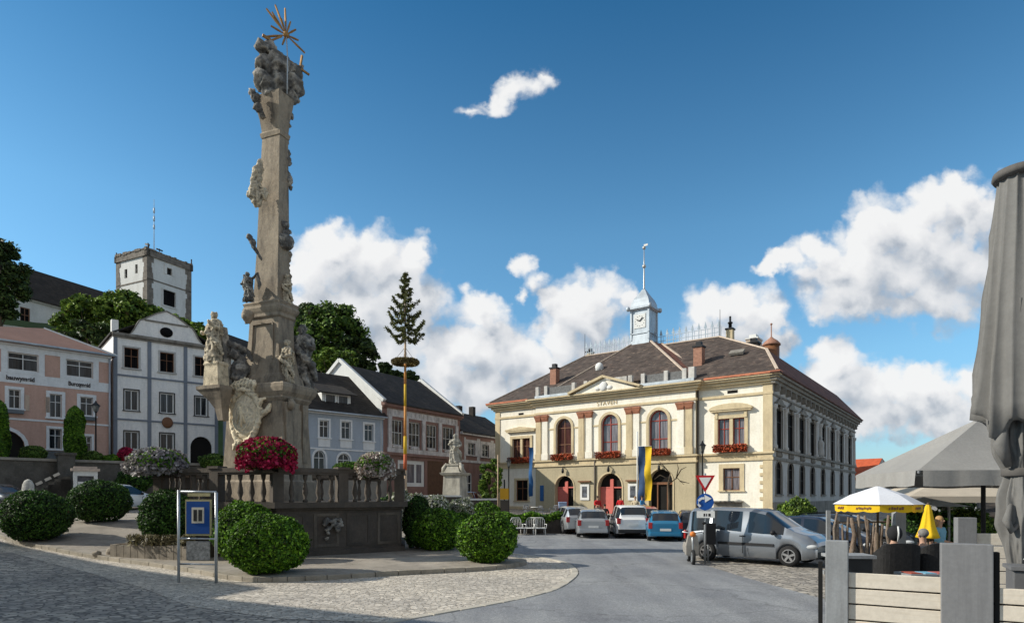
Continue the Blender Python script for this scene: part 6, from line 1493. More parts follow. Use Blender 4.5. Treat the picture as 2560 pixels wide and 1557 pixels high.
# trees on the hill
TG = 'trees on the castle hill'
m_tree2 = MLeaf('hill tree leaf', (.032,.065,.014), (.115,.21,.032), (.32,.44,.085)); m_tree3 = MLeaf('dark tree leaf', (.016,.03,.012), (.045,.085,.026), (.13,.19,.06))
def at(px, py, Y): return ((px-1280)/FPX*Y, Y, CAMZ+(HOR-py)/FPX*Y)
def hilltree(px, pyc, Y, rx, rz, label, seed, mat, ncl=60, per=150, leaf=.34):
    x, y, zc = at(px, pyc, Y); zg = min(hz(x,y), zc-rz-.6) if y > 58 else gz(x,y)
    return tree('hill_tree', label, 'tree', (x,y,zg), zc+rz-zg, rx, rz, zc-zg, mat, ncl, per, leaf, TG, seed)
hilltree(0,690,86,3.6,5.4,'tall dark tree at the left edge of the photo beside the castle wing',1,m_tree3,80,160)
hilltree(222,800,82,3.4,3.2,'bushy green tree in front of the long castle wing',2,m_tree2)
hilltree(300,795,84,3.6,3.4,'green tree below the left side of the castle tower',3,m_tree2)
hilltree(150,838,80,2.0,1.8,'small tree at the left of the tree row above the pink house',4,m_tree2,36)
hilltree(370,805,86,2.8,2.6,'green tree below the corner of the castle tower',5,m_tree2)
hilltree(448,835,88,3.0,2.2,'tree below the right side of the tower above the curved gable',6,m_tree2,50)
hilltree(510,840,88,2.2,2.0,'small tree right of the curved gable behind the column',7,m_tree2,36)
hilltree(835,850,88,5.0,4.6,'broad tree between the column and the brown house',8,m_tree,90,170)
hilltree(775,820,92,3.0,3.2,'dark tree close to the right side of the column',9,m_tree3,50)
hilltree(890,890,86,3.0,2.7,'lower right flank tree of the clump behind the white gable',10,m_tree3,50)
hilltree(840,905,80,3.0,1.6,'light green low tree above the dormer of the grey blue house',11,m_tree2,40)
hilltree(950,925,84,1.8,1.2,'small dark tree over the ridge of the brown house',12,m_tree3,30); hilltree(1010,945,84,2.0,1.2,'low dark tree behind the brown roof near the maypole',13,m_tree3,30)
hilltree(420,860,78,3.4,2.4,'dark low tree just behind the roof of the white gabled house',14,m_tree3,40); hilltree(250,860,74,3.6,2.6,'low bushy tree behind the pink roof',15,m_tree3,44)

# ------------------------------------------------------------------ maypole
MPX, MPY = at(1013,0,40)[0], 40.
MP = thing('maypole', 'tall striped maypole with spruce top and hanging wreath', 'maypole', (MPX,MPY,gz(MPX,MPY)))
def mz(py): return CAMZ+(HOR-py)/FPX*MPY-gz(MPX,MPY)
m_pw = M('pale peeled wood', (.55,.40,.27), .8, .15, 3); m_po = M('orange paint', (.62,.27,.07), .7, .15, 3); m_py = M('yellow paint', (.72,.45,.03), .7, .15, 3); m_pr = M('vermilion paint', (.55,.13,.05), .7, .15, 3); m_pbark = M('grey pole bark', (.30,.22,.16), .9, .3, 6)
for py0, py1, mt, r in ((1262,1175,m_pw,.115),(1175,1135,m_pr,.112),(1135,1090,m_py,.108),(1090,1015,m_po,.085),(1015,960,m_py,.08),(960,910,m_po,.078),(910,845,m_pw,.07),(845,690,m_pbark,.05)):
    m = MB(); m.tube([(0,0,mz(py0)),(0,0,mz(py1))], [r, r*.97], 10); m.build('pole_section', mt, MP)
m = MB(); n = 48
m.tube([(.74*math.cos(2*math.pi*k/n), .74*math.sin(2*math.pi*k/n), mz(905)) for k in range(n+1)], .1, 8, cap=False); w0 = m.build('wreath_ring', m_twig, MP)
a = rng.uniform(0,6.283,2600); b_ = rng.uniform(0,6.283,2600); P = np.stack([(.74+.13*np.cos(b_))*np.cos(a),(.74+.13*np.cos(b_))*np.sin(a),mz(905)+.13*np.sin(b_)],1); f = leafmesh('wreath_greenery', P, np.stack([np.cos(b_)*np.cos(a),np.cos(b_)*np.sin(a),np.sin(b_)],1), .09, MLeaf('dry wreath leaf', (.07,.05,.02),(.20,.15,.06),(.33,.26,.12)), .6, 2.); f.parent = MP
m = MB()
for k in range(4): t = k*R(90)+.4; m.tube([(.74*math.cos(t),.74*math.sin(t),mz(905)),(0,0,mz(868))], .012, 4)
m.build('wreath_cords', m_twig, MP)
P = []; Nn = []; lb = MB(); rs = np.random.default_rng(4)
zb, zt = mz(850), mz(684)
for k in range(38):
    f_ = (k/37)**1.1; z = zb+(zt-zb)*f_; L = 1.75*(1-f_)**.9+.1; t = k*2.4; L *= rs.uniform(.6,1.1)
    if k < 3: L *= .6
    d = np.array([math.cos(t),math.sin(t),0]); mid = d*L*.55+np.array([0,0,z-L*.12]); tip = d*L+np.array([0,0,z+L*.36])
    lb.tube([(0,0,z),tuple(mid),tuple(tip)], [.025,.018,.006], 4)
    nn_ = int(36+90*L); s_ = rs.uniform(.12,1,nn_)
    base = np.where(s_[:,None] < .55, np.array([0,0,z])+(mid-np.array([0,0,z]))*(s_[:,None]/.55), mid+(tip-mid)*((s_[:,None]-.55)/.45))
    P.append(base+rs.normal(0,.055,(nn_,3))+np.array([0,0,-.03])); Nn.append(rs.normal(0,.6,(nn_,3))+np.array([0,0,.8]))
m_spr = MLeaf('spruce needle', (.045,.055,.02), (.13,.15,.055), (.28,.28,.12))
f = leafmesh('spruce_top', np.concatenate(P), np.concatenate(Nn), .1, m_spr, .6, 2.2); f.parent = MP
lb.build('branches', m_twig, MP)

# ------------------------------------------------------------------ saint statue on its pedestal
ss = thing('saint_statue', 'pale stone saint on a tall square pedestal before the brown house', 'statue', (at(1138,0,45)[0],45.,gz(-4,45)), R(-20))
m = MB(); m.rects([(-.2,1.9,1.9,0,0),(.5,1.9,1.9,0,0),(.52,1.5,1.5,0,0),(.9,1.4,1.4,0,0),(2.9,1.25,1.25,0,0),(2.95,1.55,1.55,0,0),(3.1,1.7,1.7,0,0),(3.15,1.2,1.2,0,0),(3.6,.8,.8,0,0),(3.62,.95,.95,0,0),(3.75,.95,.95,0,0)]); m.build('pedestal', m_smst, ss)
for s_ in (-1,1): m = MB(); m.tube([(s_*.5,-.3,3.75),(s_*.72,-.4,3.4),(s_*.8,-.42,3.1)], [.12,.16,.08], 8); m.build('volute', m_smst, ss)
fg = figure('figure', Vector((0,0,3.75)), 2.15, 31, m_smst, face=.3); fg.parent = ss

# ------------------------------------------------------------------ flower beds and clutter between maypole and town hall
m_whfl = MLeaf('white blossom', (.10,.16,.06), (.34,.36,.26), (.82,.80,.82), trans=.1)
LW = thing('low_wall', 'low wall with white coping behind the flower beds at the maypole', 'wall', (0,0,0))
m = MB(); mc = MB()
for a, b_ in (((-8.2,41.2),(-3.6,43.6)),((-3.6,43.6),(-1.2,46.5))):
    a, b_ = Vector(a), Vector(b_); za = gz(a.x,a.y)
    m.bar((a.x,a.y,za+.55),(b_.x,b_.y,za+.55),.3,1.5); mc.bar((a.x,a.y,za+1.36),(b_.x,b_.y,za+1.36),.46,.12)
m.build('masonry', m_plinth, LW); mc.build('coping', m_whiten, LW)
for i, (px, py, Y, r, mt, lab) in enumerate(((985,1262,36,.9,m_dkleaf,'dark shrub at the foot of the maypole beside the balustrade'),(1040,1258,37,.8,m_whfl,'white flowering shrub right of the maypole foot'),(1090,1262,37,.8,m_whfl,'white and lilac flowering shrub before the low wall'),(1150,1268,38,.8,m_whfl,'flowering shrub before the saint statue pedestal'),(1215,1275,40,.8,m_box,'green shrub in a tub near the small tree'),(1000,1250,34,.5,m_whfl,'white flowering plant right of the pink flower bowl'),(870,1163,44,.9,m_thuja,'bright green shrub seen over the balustrade before the grey blue house'))):
    x, y, z = at(px, py, Y); zg = gz(x,y); shrub('flower_shrub', lab, 'shrub', (x,y,max(zg, z-r*.8) if i == 6 else zg), r*1.1, max(.5,(z-zg)*.55+.25) if i != 6 else .5, mt, 2600, .11, .2, None, 30+i)
t = tree('street_tree','slender green tree left of the town hall corner','tree',(at(1228,0,50)[0],50.,gz(-1.6,50)),4.4,.95,1.7,2.5,m_tree2,40,110,.16,None,44,.07)
ns = thing('notice_sign','yellow notice sign on a dark post at the town hall corner','sign',(at(1261,0,43)[0],43.,gz(-.5,43)))
m = MB(); m.box(-.05,.05,-.05,.05,-.1,2.9); m.build('post', m_iron, ns); m = MB(); m.box(-.3,.3,-.08,-.05,1.55,2.3); m.build('yellow_panel', M('amber sign', (.62,.33,.02), .5, .1), ns); m = MB(); m.box(-.28,.28,-.07,-.05,.3,1.5); m.build('dark_panel', m_plinth, ns)
m = MB(); m.tube([(-.45,.1,-.1),(-.45,.1,4.6)], .04, 7); m.build('pole', m_pw, ns)
# white metal chairs before the planter, dark planter with hedge
def chair(name, label, loc, rz, mat, group=None, h=.86, w=.46, arms=True):
    t = thing(name, label, 'chair', loc, rz, group)
    for sx in (-1,1):
        for sy in (-1,1): m = MB(); m.tube([(sx*w*.46,sy*w*.46,0),(sx*w*.42,sy*w*.42,.44)], .018, 6); m.build('leg', mat, t)
    m = MB(); m.box(-w/2,w/2,-w/2,w/2,.42,.46); m.build('seat', mat, t)
    m = MB(); m.tube([(-w/2,w/2,.44),(-w/2,w/2+.06,h-.15),(-w*.35,w/2+.08,h),(w*.35,w/2+.08,h),(w/2,w/2+.06,h-.15),(w/2,w/2,.44)], .02, 7)
    for k in range(-2,3): m.tube([(k*w*.17,w/2,.45),(k*w*.15,w/2+.07,h-.02)], .01, 5)
    m.build('backrest', mat, t)
    if arms:
        for sx in (-1,1): m = MB(); m.tube([(sx*w/2,w/2,.64),(sx*(w/2+.03),-w/2,.66),(sx*w/2,-w/2,.44)], .018, 6); m.build('armrest', mat, t)
    return t
c0 = chair('metal_chair','leftmost of three white metal armchairs before the hedge',(.35,34.8,0),.4,m_whiten,'white metal armchairs before the hedge',1.0,.62)
dup(c0,(1.0,35.0,0),-.3,'middle one of three white metal armchairs before the hedge'); dup(c0,(1.55,34.9,0),.1,'rightmost of three white metal armchairs, next to the dark planter')
pt = thing('planter', 'long dark wooden planter left of the parked silver car', 'planter', (2.3,36.0,0), R(4)); m = MB(); m.box(-2.9,1.0,-.4,.4,0,.88)
for k in range(13): m.box(-2.88+k*.3,-2.86+k*.3,-.42,-.4,.05,.85)
m.build('box', M('dark planter wood', (.06,.05,.042), .85, .3, 4, .3), pt)
n = 5200; P = np.stack([rng.uniform(-2.95,1.05,n),rng.uniform(-.5,.5,n),rng.uniform(.8,1.22,n)],1); P[:,2] += .1*np.sin(P[:,0]*4); f = leafmesh('hedge', P, np.stack([rng.normal(0,.5,n),rng.normal(-.5,.5,n),np.full(n,.8)],1), .09, m_box); f.parent = pt
# cafe tables and chairs before the town hall
m_cafe = M('cafe metal', (.20,.22,.26), .5, .2, 3, metal=.3)
def table(loc, label, top=m_whiten, r=.4):
    t = thing('cafe_table', label, 'table', loc, 0); m = MB(); m.lathe([(r,.71),(r,.745)], 20); m.build('tabletop', top, t); m = MB(); m.lathe([(.22,0),(.2,.03),(.035,.06),(.03,.71)], 10); m.build('stem', m_cafe, t); return t
c1 = chair('cafe_chair','dark cafe chair before the left ground floor window of the town hall',(1.2,47.0,gz(1.2,47)),.5,m_cafe,'dark cafe chairs before the town hall')
for i, (x, y, rz, lab) in enumerate(((2.3,46.5,2.4,'dark cafe chair below the blue notice, facing the town hall'),(3.2,47.4,-.6,'dark cafe chair just left of the left doorway'),(5.0,46.0,1.2,'dark cafe chair before the left doorway'),(8.2,45.5,-1.,'dark cafe chair between the middle doorway and the flag'),(9.6,44.6,2.8,'dark cafe chair beneath the blue and yellow flag'))): dup(c1,(x,y,gz(x,y)),rz,lab)
table((1.8,46.9,gz(1.8,46.9)),'round white cafe table below the blue banner'); table((8.9,45.2,gz(8.9,45.2)),'round white cafe table below the flag'); table((-1.6,44.3,gz(-1.6,44.3)),'round white cafe table between statue and street lamp'); table((6.2,46.2,gz(6.2,46.2)),'round white cafe table between the two left doorways')
rb = thing('rubbish_bin','pale blue bin left of the left doorway','bin',(3.9,48.5,gz(3.9,48.5))); m = MB(); m.rects([(0,.5,.5,0,0),(1.0,.62,.62,0,0)]); m.build('body', M('pale blue plastic', (.33,.42,.60), .5, .1), rb, .03); m = MB(); m.rects([(1.0,.68,.68,0,0),(1.08,.6,.6,0,0)]); m.build('lid', M('bin lid', (.25,.33,.5), .5, .1), rb, .02)
# flags
def flag(px, py0, py1, Y, w, cols, label, rz, pole=True):
    x, y, z1 = at(px, py0, Y); z0_ = at(px, py1, Y)[2]; g = gz(x,y); t = thing('banner_flag', label, 'flag', (x,y,g), rz)
    k = len(cols)
    for i, mt in enumerate(cols):
        m = MB(); vs = []; fs = []; nu, nv = 5, 22
        for v in range(nv+1):
            for u in range(nu+1):
                xx = -w/2+w*(i+u/nu)/k; zz_ = z1-g+(z0_-z1)*v/nv; vs.append((xx+.03*math.sin(v*.5),.09*math.sin(xx*5+v*.35)+.04*math.sin(v*.9+i),zz_+.05*math.sin(xx*4)*(v/nv)))
        for v in range(nv):
            for u in range(nu): fs.append((v*(nu+1)+u,v*(nu+1)+u+1,(v+1)*(nu+1)+u+1,(v+1)*(nu+1)+u))
        m.add(vs, fs, 0, True); m.build('stripe', mt, t)
    if pole: m = MB(); m.tube([(-w/2-.1,.05,-.1),(-w/2-.1,.05,z1-g+1.2)], .06, 8); m.tube([(-w/2-.1,.05,z1-g),(w/2,.02,z1-g)], .03, 6); m.build('flagpole', m_whiten, t)
    return t
m_fb = M('flag blue', (.035,.075,.17), .8, .15, 2); m_fy = M('flag yellow', (.72,.47,.02), .8, .12, 2)
flag(1612,1115,1252,49.5,1.05,(m_fb,m_fy),'long blue and yellow banner beside the right arched doorway',R(-30))
flag(1327,1118,1240,55,.38,(M('banner blue', (.02,.09,.24), .8, .15, 2),),'narrow blue banner at the left window of the town hall',R(-30),False)
# bare decorative branches at the right doorway
br_ = thing('bare_tree','leafless ornamental tree before the right doorway of the town hall','tree',(at(1672,0,46)[0],46.,gz(11.5,46))); m = MB(); m.tube([(0,0,-.1),(.02,0,1.4),(-.05,0,2.6),(.1,0,3.4)], [.11,.09,.07,.04], 7); m.build('trunk', m_twig, br_)
m = MB()
for p in (((-.05,0,2.6),(.6,0,3.1),(1.1,0,2.6)),((.1,0,3.4),(-.4,0,4.0),(-.7,0,4.3)),((.5,0,3.0),(.9,0,3.7),(1.3,0,3.9)),((.55,0,3.05),(.7,0,3.8),(.6,0,4.2)),((.8,0,2.85),(1.5,0,2.7)),((0,0,3.),(-.6,.2,3.3),(-1.0,.2,3.0))): m.tube(p, [.05]+[.035]*(len(p)-2)+[.015], 5)
m.build('branches', m_twig, br_)
shrub('round_shrub','low clipped shrub behind the blue hatchback','shrub',(11.6,40.5,0),.8,.62,m_tree,2500,.09,.15,None,51)
shrub('round_shrub','large loose green shrub at the right side of the town hall','shrub',(at(1990,0,38)[0],38.,.1),1.1,.98,m_tree2,4500,.11,.3,None,52); shrub('round_shrub','brownish low shrub left of the large shrub at the town hall side','shrub',(at(1945,0,36.5)[0],36.5,.0),.75,.55,MLeaf('brown green leaf',(.04,.035,.015),(.11,.10,.04),(.2,.18,.08)),2200,.1,.3,None,53)
# ------------------------------------------------------------------ people
m_skin = M('skin', (.50,.30,.21), .6, .06, 4); m_hairb = M('dark hair', (.03,.022,.017), .7, .3, 12); m_hairg = M('grey hair', (.20,.19,.18), .7, .3, 12); m_hairl = M('fair hair', (.42,.26,.12), .7, .3, 12)
def cloth(n, c): return M('cloth '+n, c, .9, .15, 6, .15, 40)
def skin_mesh(name, verts, edges, mat, parent, sub=1, smooth=True):
    edges = sorted({tuple(sorted(e)) for e in edges if e[0] != e[1]})
    me = bpy.data.meshes.new(name); me.from_pydata([v[0] for v in verts], edges, []); o = bpy.data.objects.new(name, me); C.objects.link(o); me.materials.append(mat); o.parent = parent
    md = o.modifiers.new('skin', 'SKIN'); sv = me.skin_vertices[0].data
    for i, v in enumerate(verts):
        r = v[1]; sv[i].radius = r if isinstance(r, tuple) else (r, r)
    sv[0].use_root = True; md.use_smooth_shade = True
    s = o.modifiers.new('sub', 'SUBSURF'); s.levels = sub; s.render_levels = sub
    return o
def person(label, loc, rz, shirt, trous, hair=m_hairb, pose='stand', h=1.72, seed=0, longhair=False, group=None, hood=None, sleeves=True):
    """one continuous skinned body with face and fingers; shirt, trousers, shoes and hair worn over it"""
    t = thing('person', label, 'person', loc, rz, group); k = h/1.72; rs = random.Random(seed)
    sit = pose == 'sit'; hip = .50 if sit else .92; S = hip-.92
    V = []; E = []
    def v(p, r): V.append((tuple(Vector(p)*k), r*k if not isinstance(r, tuple) else (r[0]*k, r[1]*k))); return len(V)-1
    def chain(start, pts):
        c = start; ids = []
        for p, r in pts: i = v(p, r); E.append((c,i)); c = i; ids.append(i)
        return ids
    root = v((0,0,hip), (.14,.11))
    tor = chain(root, [((0,.0,1.10+S),(.125,.1)),((0,.01,1.28+S),(.15,.105)),((0,.015,1.40+S),(.12,.08)),((0,.0,1.48+S),.052),((0,-.01,1.56+S),.06),((0,-.015,1.64+S),(.075,.09)),((0,-.01,1.70+S),(.055,.07))])
    hands = []
    for s_ in (-1,1):
        if sit or rs.random() < .4: el, wr = (s_*.27,-.05,1.14+S), (s_*.14,-.30,1.08+S)
        else: el, wr = (s_*.25,.04,1.13+S), (s_*.26,-.06,.89+S)
        a = chain(tor[1], [((s_*.17,.0,1.39+S),.06),(el,.042),(wr,.028)])
        d = (Vector(wr)-Vector(el)).normalized(); hd = Vector(wr)+d*.07
        hnd = chain(a[-1], [(tuple(hd),(.036,.016))])[0]
        sd = Vector((1,0,0)) if abs(d.x) < .8 else Vector((0,1,0))
        for f in range(4):
            b0 = hd+sd*((f-1.5)*.018)+d*.02; chain(hnd, [(tuple(b0+d*.03),.009),(tuple(b0+d*(.055+.006*(1-abs(f-1.5)))+Vector((0,-.012,-.008))),.007)])
        chain(a[-1], [(tuple(Vector(wr)+d*.04-sd*.035*s_),.010),(tuple(Vector(wr)+d*.075-sd*.045*s_),.008)])
    legs = []
    for s_ in (-1,1):
        if sit: pts = [((s_*.1,-.12,hip-.0),.085),((s_*.11,-.44,hip-.01),.06),((s_*.11,-.46,hip-.3),.048),((s_*.11,-.44,.07),.036),((s_*.12,-.58,.035),.034)]
        else: st = rs.uniform(-.1,.12)*s_; pts = [((s_*.1,0,.8),.088),((s_*.105,st*.5-.01,.48),.058),((s_*.11,st,.28),.05),((s_*.11,st+.02,.08),.036),((s_*.12,st-.11,.03),.034)]
        chain(root, pts); legs.append(pts)
    skin_mesh('body', V, E, m_skin, t)
    def worn(name, lines, mat, add=.016):
        VV = []; EE = []
        for ln in lines:
            c = None
            for p, r in ln:
                pk = tuple(Vector(p)*k); idx = next((i for i, q in enumerate(VV) if (Vector(q[0])-Vector(pk)).length < 1e-5), None)
                if idx is None: VV.append((pk, tuple((x+add)*k for x in r) if isinstance(r, tuple) else (r+add)*k)); idx = len(VV)-1
                if c is not None: EE.append((c, idx))
                c = idx
        return skin_mesh(name, VV, EE, mat, t)
    W = lambda i: (tuple(Vector(V[i][0])/k), tuple(x/k for x in V[i][1]) if isinstance(V[i][1], tuple) else V[i][1]/k)
    arms = []
    for s_ in (-1,1):
        ids = [i for i, q in enumerate(V) if abs(q[0][0]-s_*.17*k) < 1e-4 and abs(q[0][2]-(1.39+S)*k) < 1e-4]
        i = ids[0]; ln = [W(tor[1]), W(i), W(i+1)]
        if sleeves: ln.append(((Vector(W(i+1)[0])*.3+Vector(W(i+2)[0])*.7)[:], .03))
        arms.append(ln)
    worn('shirt', [[((0,0,hip+.02),(.14,.11)), W(tor[0]), W(tor[1]), W(tor[2])]]+arms, shirt)
    worn('trousers', [[((0,0,hip+.05),(.13,.1)), ((0,0,hip),(.14,.11))]+[(p, r) for p, r in lg[:4]] for lg in legs], trous, .014)
    for lg in legs: m = MB(); p = Vector(lg[4][0])*k; q = Vector(lg[3][0])*k; c = (p+q)/2; m.sphere((c.x,c.y,.045*k), (.05*k,.13*k,.045*k), 10, 6); m.build('shoe', m_iron, t)
    hz_ = (1.645+S)*k
    m = MB(); m.sphere((0,.012*k,hz_+.03*k), (.088*k,.1*k,.09*k), 14, 10)
    if longhair: m.tube([(0,.06*k,hz_),(0,.08*k,hz_-.14*k),(0,.07*k,hz_-.24*k)], [.085*k,.08*k,.04*k], 10)
    if hood: m.sphere((0,.02*k,hz_-.02*k), (.125*k,.13*k,.15*k), 14, 10)
    m.build('hood' if hood else 'hair', hood or hair, t)
    m = MB(); m.sphere((0,-.108*k,hz_-.02*k), (.014*k,.02*k,.022*k), 7, 5); m.sphere((0,-.09*k,hz_-.065*k), (.026*k,.012*k,.008*k), 8, 5); m.build('nose_and_mouth', m_skin, t)
    for s_ in (-1,1):
        m = MB(); m.sphere((s_*.032*k,-.094*k,hz_), (.011*k,.008*k,.008*k), 7, 5); m.build('eye', m_hairb, t)
        m = MB(); m.sphere((s_*.085*k,-.005*k,hz_-.01*k), (.012*k,.025*k,.034*k), 7, 6); m.build('ear', m_skin, t)
    return t
jeans = cloth('denim', (.05,.075,.13)); dark = cloth('black', (.02,.02,.022)); redc = cloth('red', (.55,.02,.025)); creamc = cloth('cream', (.62,.52,.36)); bluec = cloth('blue', (.06,.25,.50)); ltblue = cloth('light blue', (.20,.42,.55)); orangec = cloth('orange', (.62,.17,.04)); whitec = cloth('white', (.75,.75,.74)); greyc = cloth('grey', (.26,.25,.24))
def pg(px, Y, dz=0): x = at(px,0,Y)[0]; return (x, Y, gz(x,Y)+dz)
person('person in a red top standing left of the middle doorway behind the parked cars', pg(1494,45), .3, redc, jeans, seed=1)
person('person in a red top standing before the middle doorway of the town hall', pg(1551,45.5), 2.6, redc, dark, m_hairb, seed=2)
person('person in a cream jacket standing beside the flag', pg(1588,45), -.4, creamc, creamc, m_hairl, seed=3)
person('person in a blue top standing under the blue and yellow flag', pg(1605,46), .8, bluec, jeans, seed=4)
person('dark dressed person sitting between the two red dressed people', pg(1512,43.5,-.05), 2.9, dark, dark, seed=5, pose='sit')
# ------------------------------------------------------------------ cafe terrace at the right
m_fab2 = M('open parasol canvas', (.31,.30,.285), .9, .07, 1.2, .1, 60, dirt=(.22,.21,.2), damt=.25)
m_fab = M('taupe parasol canvas', (.18,.175,.168), .9, .1, 1.2, .1, 60, dirt=(.2,.19,.18), damt=.25); m_fabd = M('taupe canvas underside', (.12,.112,.105), .9, .1, 2)
m_post = M('grey fence post', (.22,.22,.225), .7, .08, 2, .05, 40, dirt=(.145,.145,.15), damt=.5, dscale=(14,14,.5)); m_postl = M('light grey weathered post', (.30,.31,.32), .7, .12, 3, .1, 20, dirt=(.17,.17,.17), damt=.5, dscale=(4,4,.5))
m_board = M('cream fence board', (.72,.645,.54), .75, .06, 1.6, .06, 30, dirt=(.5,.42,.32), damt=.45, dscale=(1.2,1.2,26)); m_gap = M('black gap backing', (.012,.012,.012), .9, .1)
m_wick = M('dark wicker', (.022,.021,.021), .75, .35, 18, .4, 60); m_deck = M('terrace deck boards', (.20,.185,.17), .85, .2, 2, .2, 20)
m = MB(); m.prism([(2.95,5.0),(4.6,4.15),(16,3.6),(18,14),(8.0,14.2)], .0, .45); o = m.build('terrace_deck', m_deck); o['kind'] = 'structure'
FN = thing('terrace_fence', 'cream board windbreak with grey posts in the right foreground', 'fence', (0,0,0))
A, B_, D_ = Vector((2.655,4.95)), Vector((3.17,4.66)), Vector((5.2,3.52))
def fence_run(fn, a, b_, zt, zb, n, t=.035, gap=.012):
    bh = (zt-zb)/n
    for k in range(n):
        z1 = zt-k*bh; z0_ = z1-bh+gap; m = MB(); m.bar((a.x,a.y,(z0_+z1)/2),(b_.x,b_.y,(z0_+z1)/2),t,z1-z0_); m.build('board', m_board, fn, .004)
d = (B_-A).normalized(); nn = Vector((-d.y,d.x))
fence_run(FN, A+d*.0, B_+d*.02, 1.60, .1, 12); fence_run(FN, B_+d*.33, D_, 1.545, .1, 12)
m = MB(); a, b_ = A+nn*.03, D_+nn*.03; m.bar((a.x,a.y,.82),(b_.x,b_.y,.82),.012,1.44); m.build('backing', m_gap, FN)
rzf = math.atan2(d.y,d.x)
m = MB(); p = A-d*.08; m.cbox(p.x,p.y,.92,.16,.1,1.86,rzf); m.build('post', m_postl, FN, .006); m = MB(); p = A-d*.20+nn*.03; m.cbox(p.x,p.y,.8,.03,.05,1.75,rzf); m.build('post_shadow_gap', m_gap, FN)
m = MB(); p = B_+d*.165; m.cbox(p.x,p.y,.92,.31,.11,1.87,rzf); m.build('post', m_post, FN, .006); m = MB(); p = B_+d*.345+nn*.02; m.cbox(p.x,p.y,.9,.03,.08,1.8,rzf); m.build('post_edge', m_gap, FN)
FB = thing('terrace_fence', 'second cream board fence farther back behind the folded parasol', 'fence', (0,0,0))
a, b_ = Vector((5.78,8.0)), Vector((8.6,7.2)); fence_run(FB, a+(b_-a).normalized()*.1, b_, 1.73, .45, 8)
m = MB(); m.cbox(a.x,a.y,1.18,.21,.14,1.5,-.28); m.build('post', m_post, FB, .006)
# folded big parasol
FU = thing('folded_parasol', 'tall folded taupe parasol with strap at the right edge of the photo', 'parasol', (4.70,5.8,0))
def uz(py): return CAMZ+(HOR-py)*5.8/FPX
def pleat(kk, amp, ph=0): return lambda t, z: 1+amp*(1.1-2.1*abs(math.sin(.5*(kk*t+ph+.5*math.sin(z*2.1))))**.7)*(.6+.4*math.sin(t*2+z*.8+ph))
def crumple(t, z):
    q = Vector((math.cos(t)*1.6, math.sin(t)*1.6, z*1.5)); return pleat(9,.3,1.)(t, z)+.38*noise.fractal(q,1.,2.,4)+.12*(1-2*abs(noise.noise(q*3.1)))
m = MB(); pr = [(.15,uz(440)),(.165,uz(480)),(.195,uz(600)),(.235,uz(740)),(.27,uz(860)),(.305,uz(960)),(.325,uz(1015))]
m.lathe([(np.interp(z_, [p[1] for p in pr[::1]][0:0] or sorted(p[1] for p in pr), [p[0] for p in sorted(pr, key=lambda p: p[1])]), z_) for z_ in np.linspace(uz(440), uz(1015), 26)], 150, mod=pleat(13,.24), close=False)
# ragged outer hem
N_ = 150; top = []; 
for k in range(N_):
    t = 2*math.pi*k/N_; q = .325*pleat(13,.24)(t, uz(1015)); dz = .10*math.sin(3*t+.5)+.06*math.sin(7*t); top.append(((q*math.cos(t),q*math.sin(t),uz(1015)),(q*1.02*math.cos(t),q*1.02*math.sin(t),uz(1040)+dz-.05),(q*.8*math.cos(t),q*.8*math.sin(t),uz(1046)+dz-.05)))
vs = [p for tr in top for p in tr]; fs = []
for k in range(N_):
    j = (k+1)%N_
    for s_ in (0,1): fs.append((k*3+s_,k*3+s_+1,j*3+s_+1,j*3+s_))
m.add(vs, fs, 0, True)
m.build('outer_canopy', m_fab, FU)
m = MB(); m.lathe([(.2,uz(760)),(.23,uz(960)),(.22,uz(1040)),(.2,uz(1080)),(.165,uz(1140)),(.115,uz(1176)),(.11,uz(1190)),(.135,uz(1210)),(.16,uz(1240)),(.15,uz(1290)),(.125,uz(1340)),(.1,uz(1380)),(.08,uz(1410))][0:0]+[(np.interp(-z_, [-uz(q) for q in (760,960,1040,1080,1140,1176,1190,1210,1240,1290,1340,1380,1410)], (.19,.215,.205,.19,.16,.11,.105,.125,.145,.14,.12,.1,.08)), z_) for z_ in np.linspace(uz(760), uz(1410), 60)], 120, mod=crumple, close=False); m.build('inner_folds', m_fab, FU)
for t0, x0 in ((3.5,.0),(4.4,.03),(5.3,.06)):
    m = MB(); p0 = Vector((.22*math.cos(t0),.22*math.sin(t0),uz(1060))); m.tube([p0, p0*1.0+Vector((.06*math.cos(t0),.06*math.sin(t0),-.2)), Vector((.16*math.cos(t0),.16*math.sin(t0),uz(1165)))], [.03,.06,.03], 8); m.build('loose_fold', m_fab, FU)
m = MB(); m.tube([(-.13,-.05,uz(1260)),(-.2,-.09,uz(1300)),(-.16,-.1,uz(1325)),(-.1,-.1,uz(1310))], [.02,.035,.03,.02], 7)
m.build('loose_fold', m_fab, FU)
m = MB(); m.lathe([(.137,uz(1190)),(.145,uz(1188)),(.145,uz(1172)),(.137,uz(1170))], 24, close=False); m.build('strap', m_fabd, FU)
m = MB(); m.lathe([(.2,uz(447)),(.215,uz(440)),(.205,uz(428)),(.1,uz(420)),(.02,uz(418))], 24); m.build('top_cap', m_fabd, FU)
m = MB(); m.tube([(0,0,.4),(0,0,uz(430))], .045, 10); m.cbox(0,0,.5,.5,.5,.1); m.build('pole', m_iron, FU)
